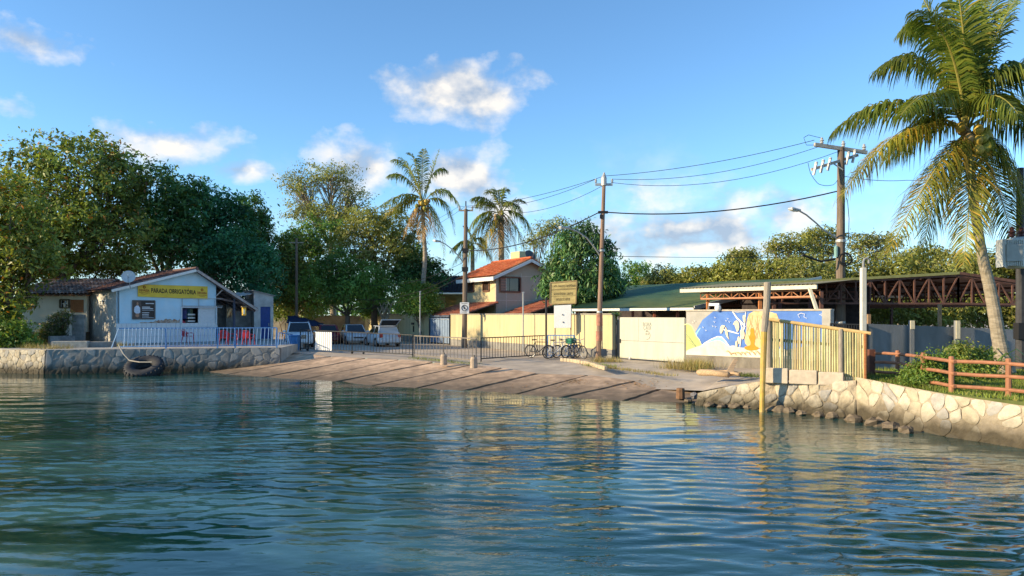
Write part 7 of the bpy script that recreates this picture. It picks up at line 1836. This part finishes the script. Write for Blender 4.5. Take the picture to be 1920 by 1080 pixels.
for i, (px, py, r) in enumerate(((1312,757,.16),(1330,760,.2),(1352,762,.16),(1378,763,.22),(1402,764,.18),(1447,768,.2),(1462,770,.26),(1478,771,.2),(1502,775,.16),(1535,778,.2),(1560,781,.22),(1600,788,.28),(1640,794,.3),(1670,801,.26),(1700,808,.22),(1290,752,.14))):
    p = G(px, py, .05); b = MB(); rock(b, p, r, rsn); tag(b.build('shore_rock', wet), ('%s brown rock from the ramp at the foot of the river wall' % ('first second third fourth fifth sixth seventh eighth ninth tenth eleventh twelfth thirteenth fourteenth fifteenth sixteenth'.split()[(i + 1) % 16])), 'rock', 'rocks at the foot of the river wall')
p = G(1276, 742, .2); b = MB(); b.lathe(p, [(.16,-.1),(.15,.2),(.14,.27),(.03,.28)], 9); tag(b.build('cut_stump', mat('stump wood', (.20,.11,.06), .9, var=.3)), 'short round timber stump at the end of the ramp', 'stump')
p = G(1301, 742, .25); b = MB(); rock(b, p, .14, rsn, .9); tag(b.build('grey_stone', mat('dark stone', (.16,.15,.15), .9, var=.2)), 'dark grey stone beside the timber stump', 'stone')
# kerb of stones by the bicycles
o = thing('kerb', 'curved kerb of pale stones beside the bicycles', 'kerb', tuple(G(1055,677,GZ))); ks = [(1052,676.5),(1070,678),(1090,681),(1108,685),(1124,690),(1136,693)]; km = mat('kerb stone', (.46,.37,.25), .9, var=.25, scale=6, bump=.4)
for i in range(len(ks)-1):
    for k in range(3):
        a = Vector(ks[i]).lerp(Vector(ks[i+1]), (k+.5)/3); p = G(a.x, a.y, GZ-.04); d = G(*ks[i+1],GZ)-G(*ks[i],GZ); MB().box(p+Vector((0,0,.06)), (d.length/3*.92,.16,.16+random.uniform(-.02,.03)), math.atan2(d.y,d.x)+random.uniform(-.06,.06)).build('kerb_stone', km, o, bevel=.02)
# driftwood
dw = mat('driftwood', (.46,.32,.19), .85, var=.25, scale=6, stretch=(.5,3,3), bump=.4)
def log(label, a, c, r, name='driftwood_log'):
    b = MB(); a, c = Vector(a), Vector(c); m = a.lerp(c,.5)+Vector((0,0,.03)); b.tube([a, a.lerp(c,.08), m, c], [r*.6,r,r*.95,r*.8], 9); tag(b.build(name, dw, smooth=True), label, 'log', 'driftwood by the mural wall')
log('thick driftwood log lying below the mural', G(1308,703,.80)+Vector((0,0,.1)), G(1366,708,.80)+Vector((0,0,.1)), .13)
log('thin driftwood branch behind the thick log', G(1340,699,.80)+Vector((0,0,.06)), G(1390,703,.80)+Vector((0,0,.06)), .06)
log('pale short driftwood piece at the right end of the log', G(1366,706,.80)+Vector((0,0,.09)), G(1386,708,.80)+Vector((0,0,.11)), .08)
a, c = G(1358,704,.8), P(1377,672,29.3); b = MB(); b.prism([a, a+Vector((.28,0,0)), c+Vector((.16,0,0)), c], (0,.06,0)); tag(b.build('leaning_plank', dw, bevel=.01), 'short plank leaning from the log against the mural wall', 'plank')
# litter of leaves and twigs on the ramp
rs = np.random.default_rng(5); Vs = []; cen = []
for (px, py, n, sx, sy) in ((1085,716,60,14,2.5),(1200,719,90,28,3.5),(800,700,40,90,8),(640,695,30,60,6),(1000,722,30,60,6)):
    for i in range(n):
        x, y = px+rs.normal()*sx, py+rs.normal()*sy
        lo, hi = .0, .8
        for _ in range(30):
            z = (lo+hi)/2
            if .135*shore_dist(G(x, y, z)) > z: lo = z
            else: hi = z
        q = G(x, y, z); cen.append((q.x, q.y, min(z, .8)+.02))
cen = np.array(cen); V, Fq = leaves(cen, np.tile(np.array([[0,0,1.]]),(len(cen),1)), .09, rs, asp=.5, flat=3); o = stuff(np_mesh('leaf_litter', V, Fq, leaf_mat('litter', (.10,.06,.03), (.26,.15,.07), (.4,.3,.2), .2))); o['label'] = 'scattered dry leaves and twigs on the ramp'
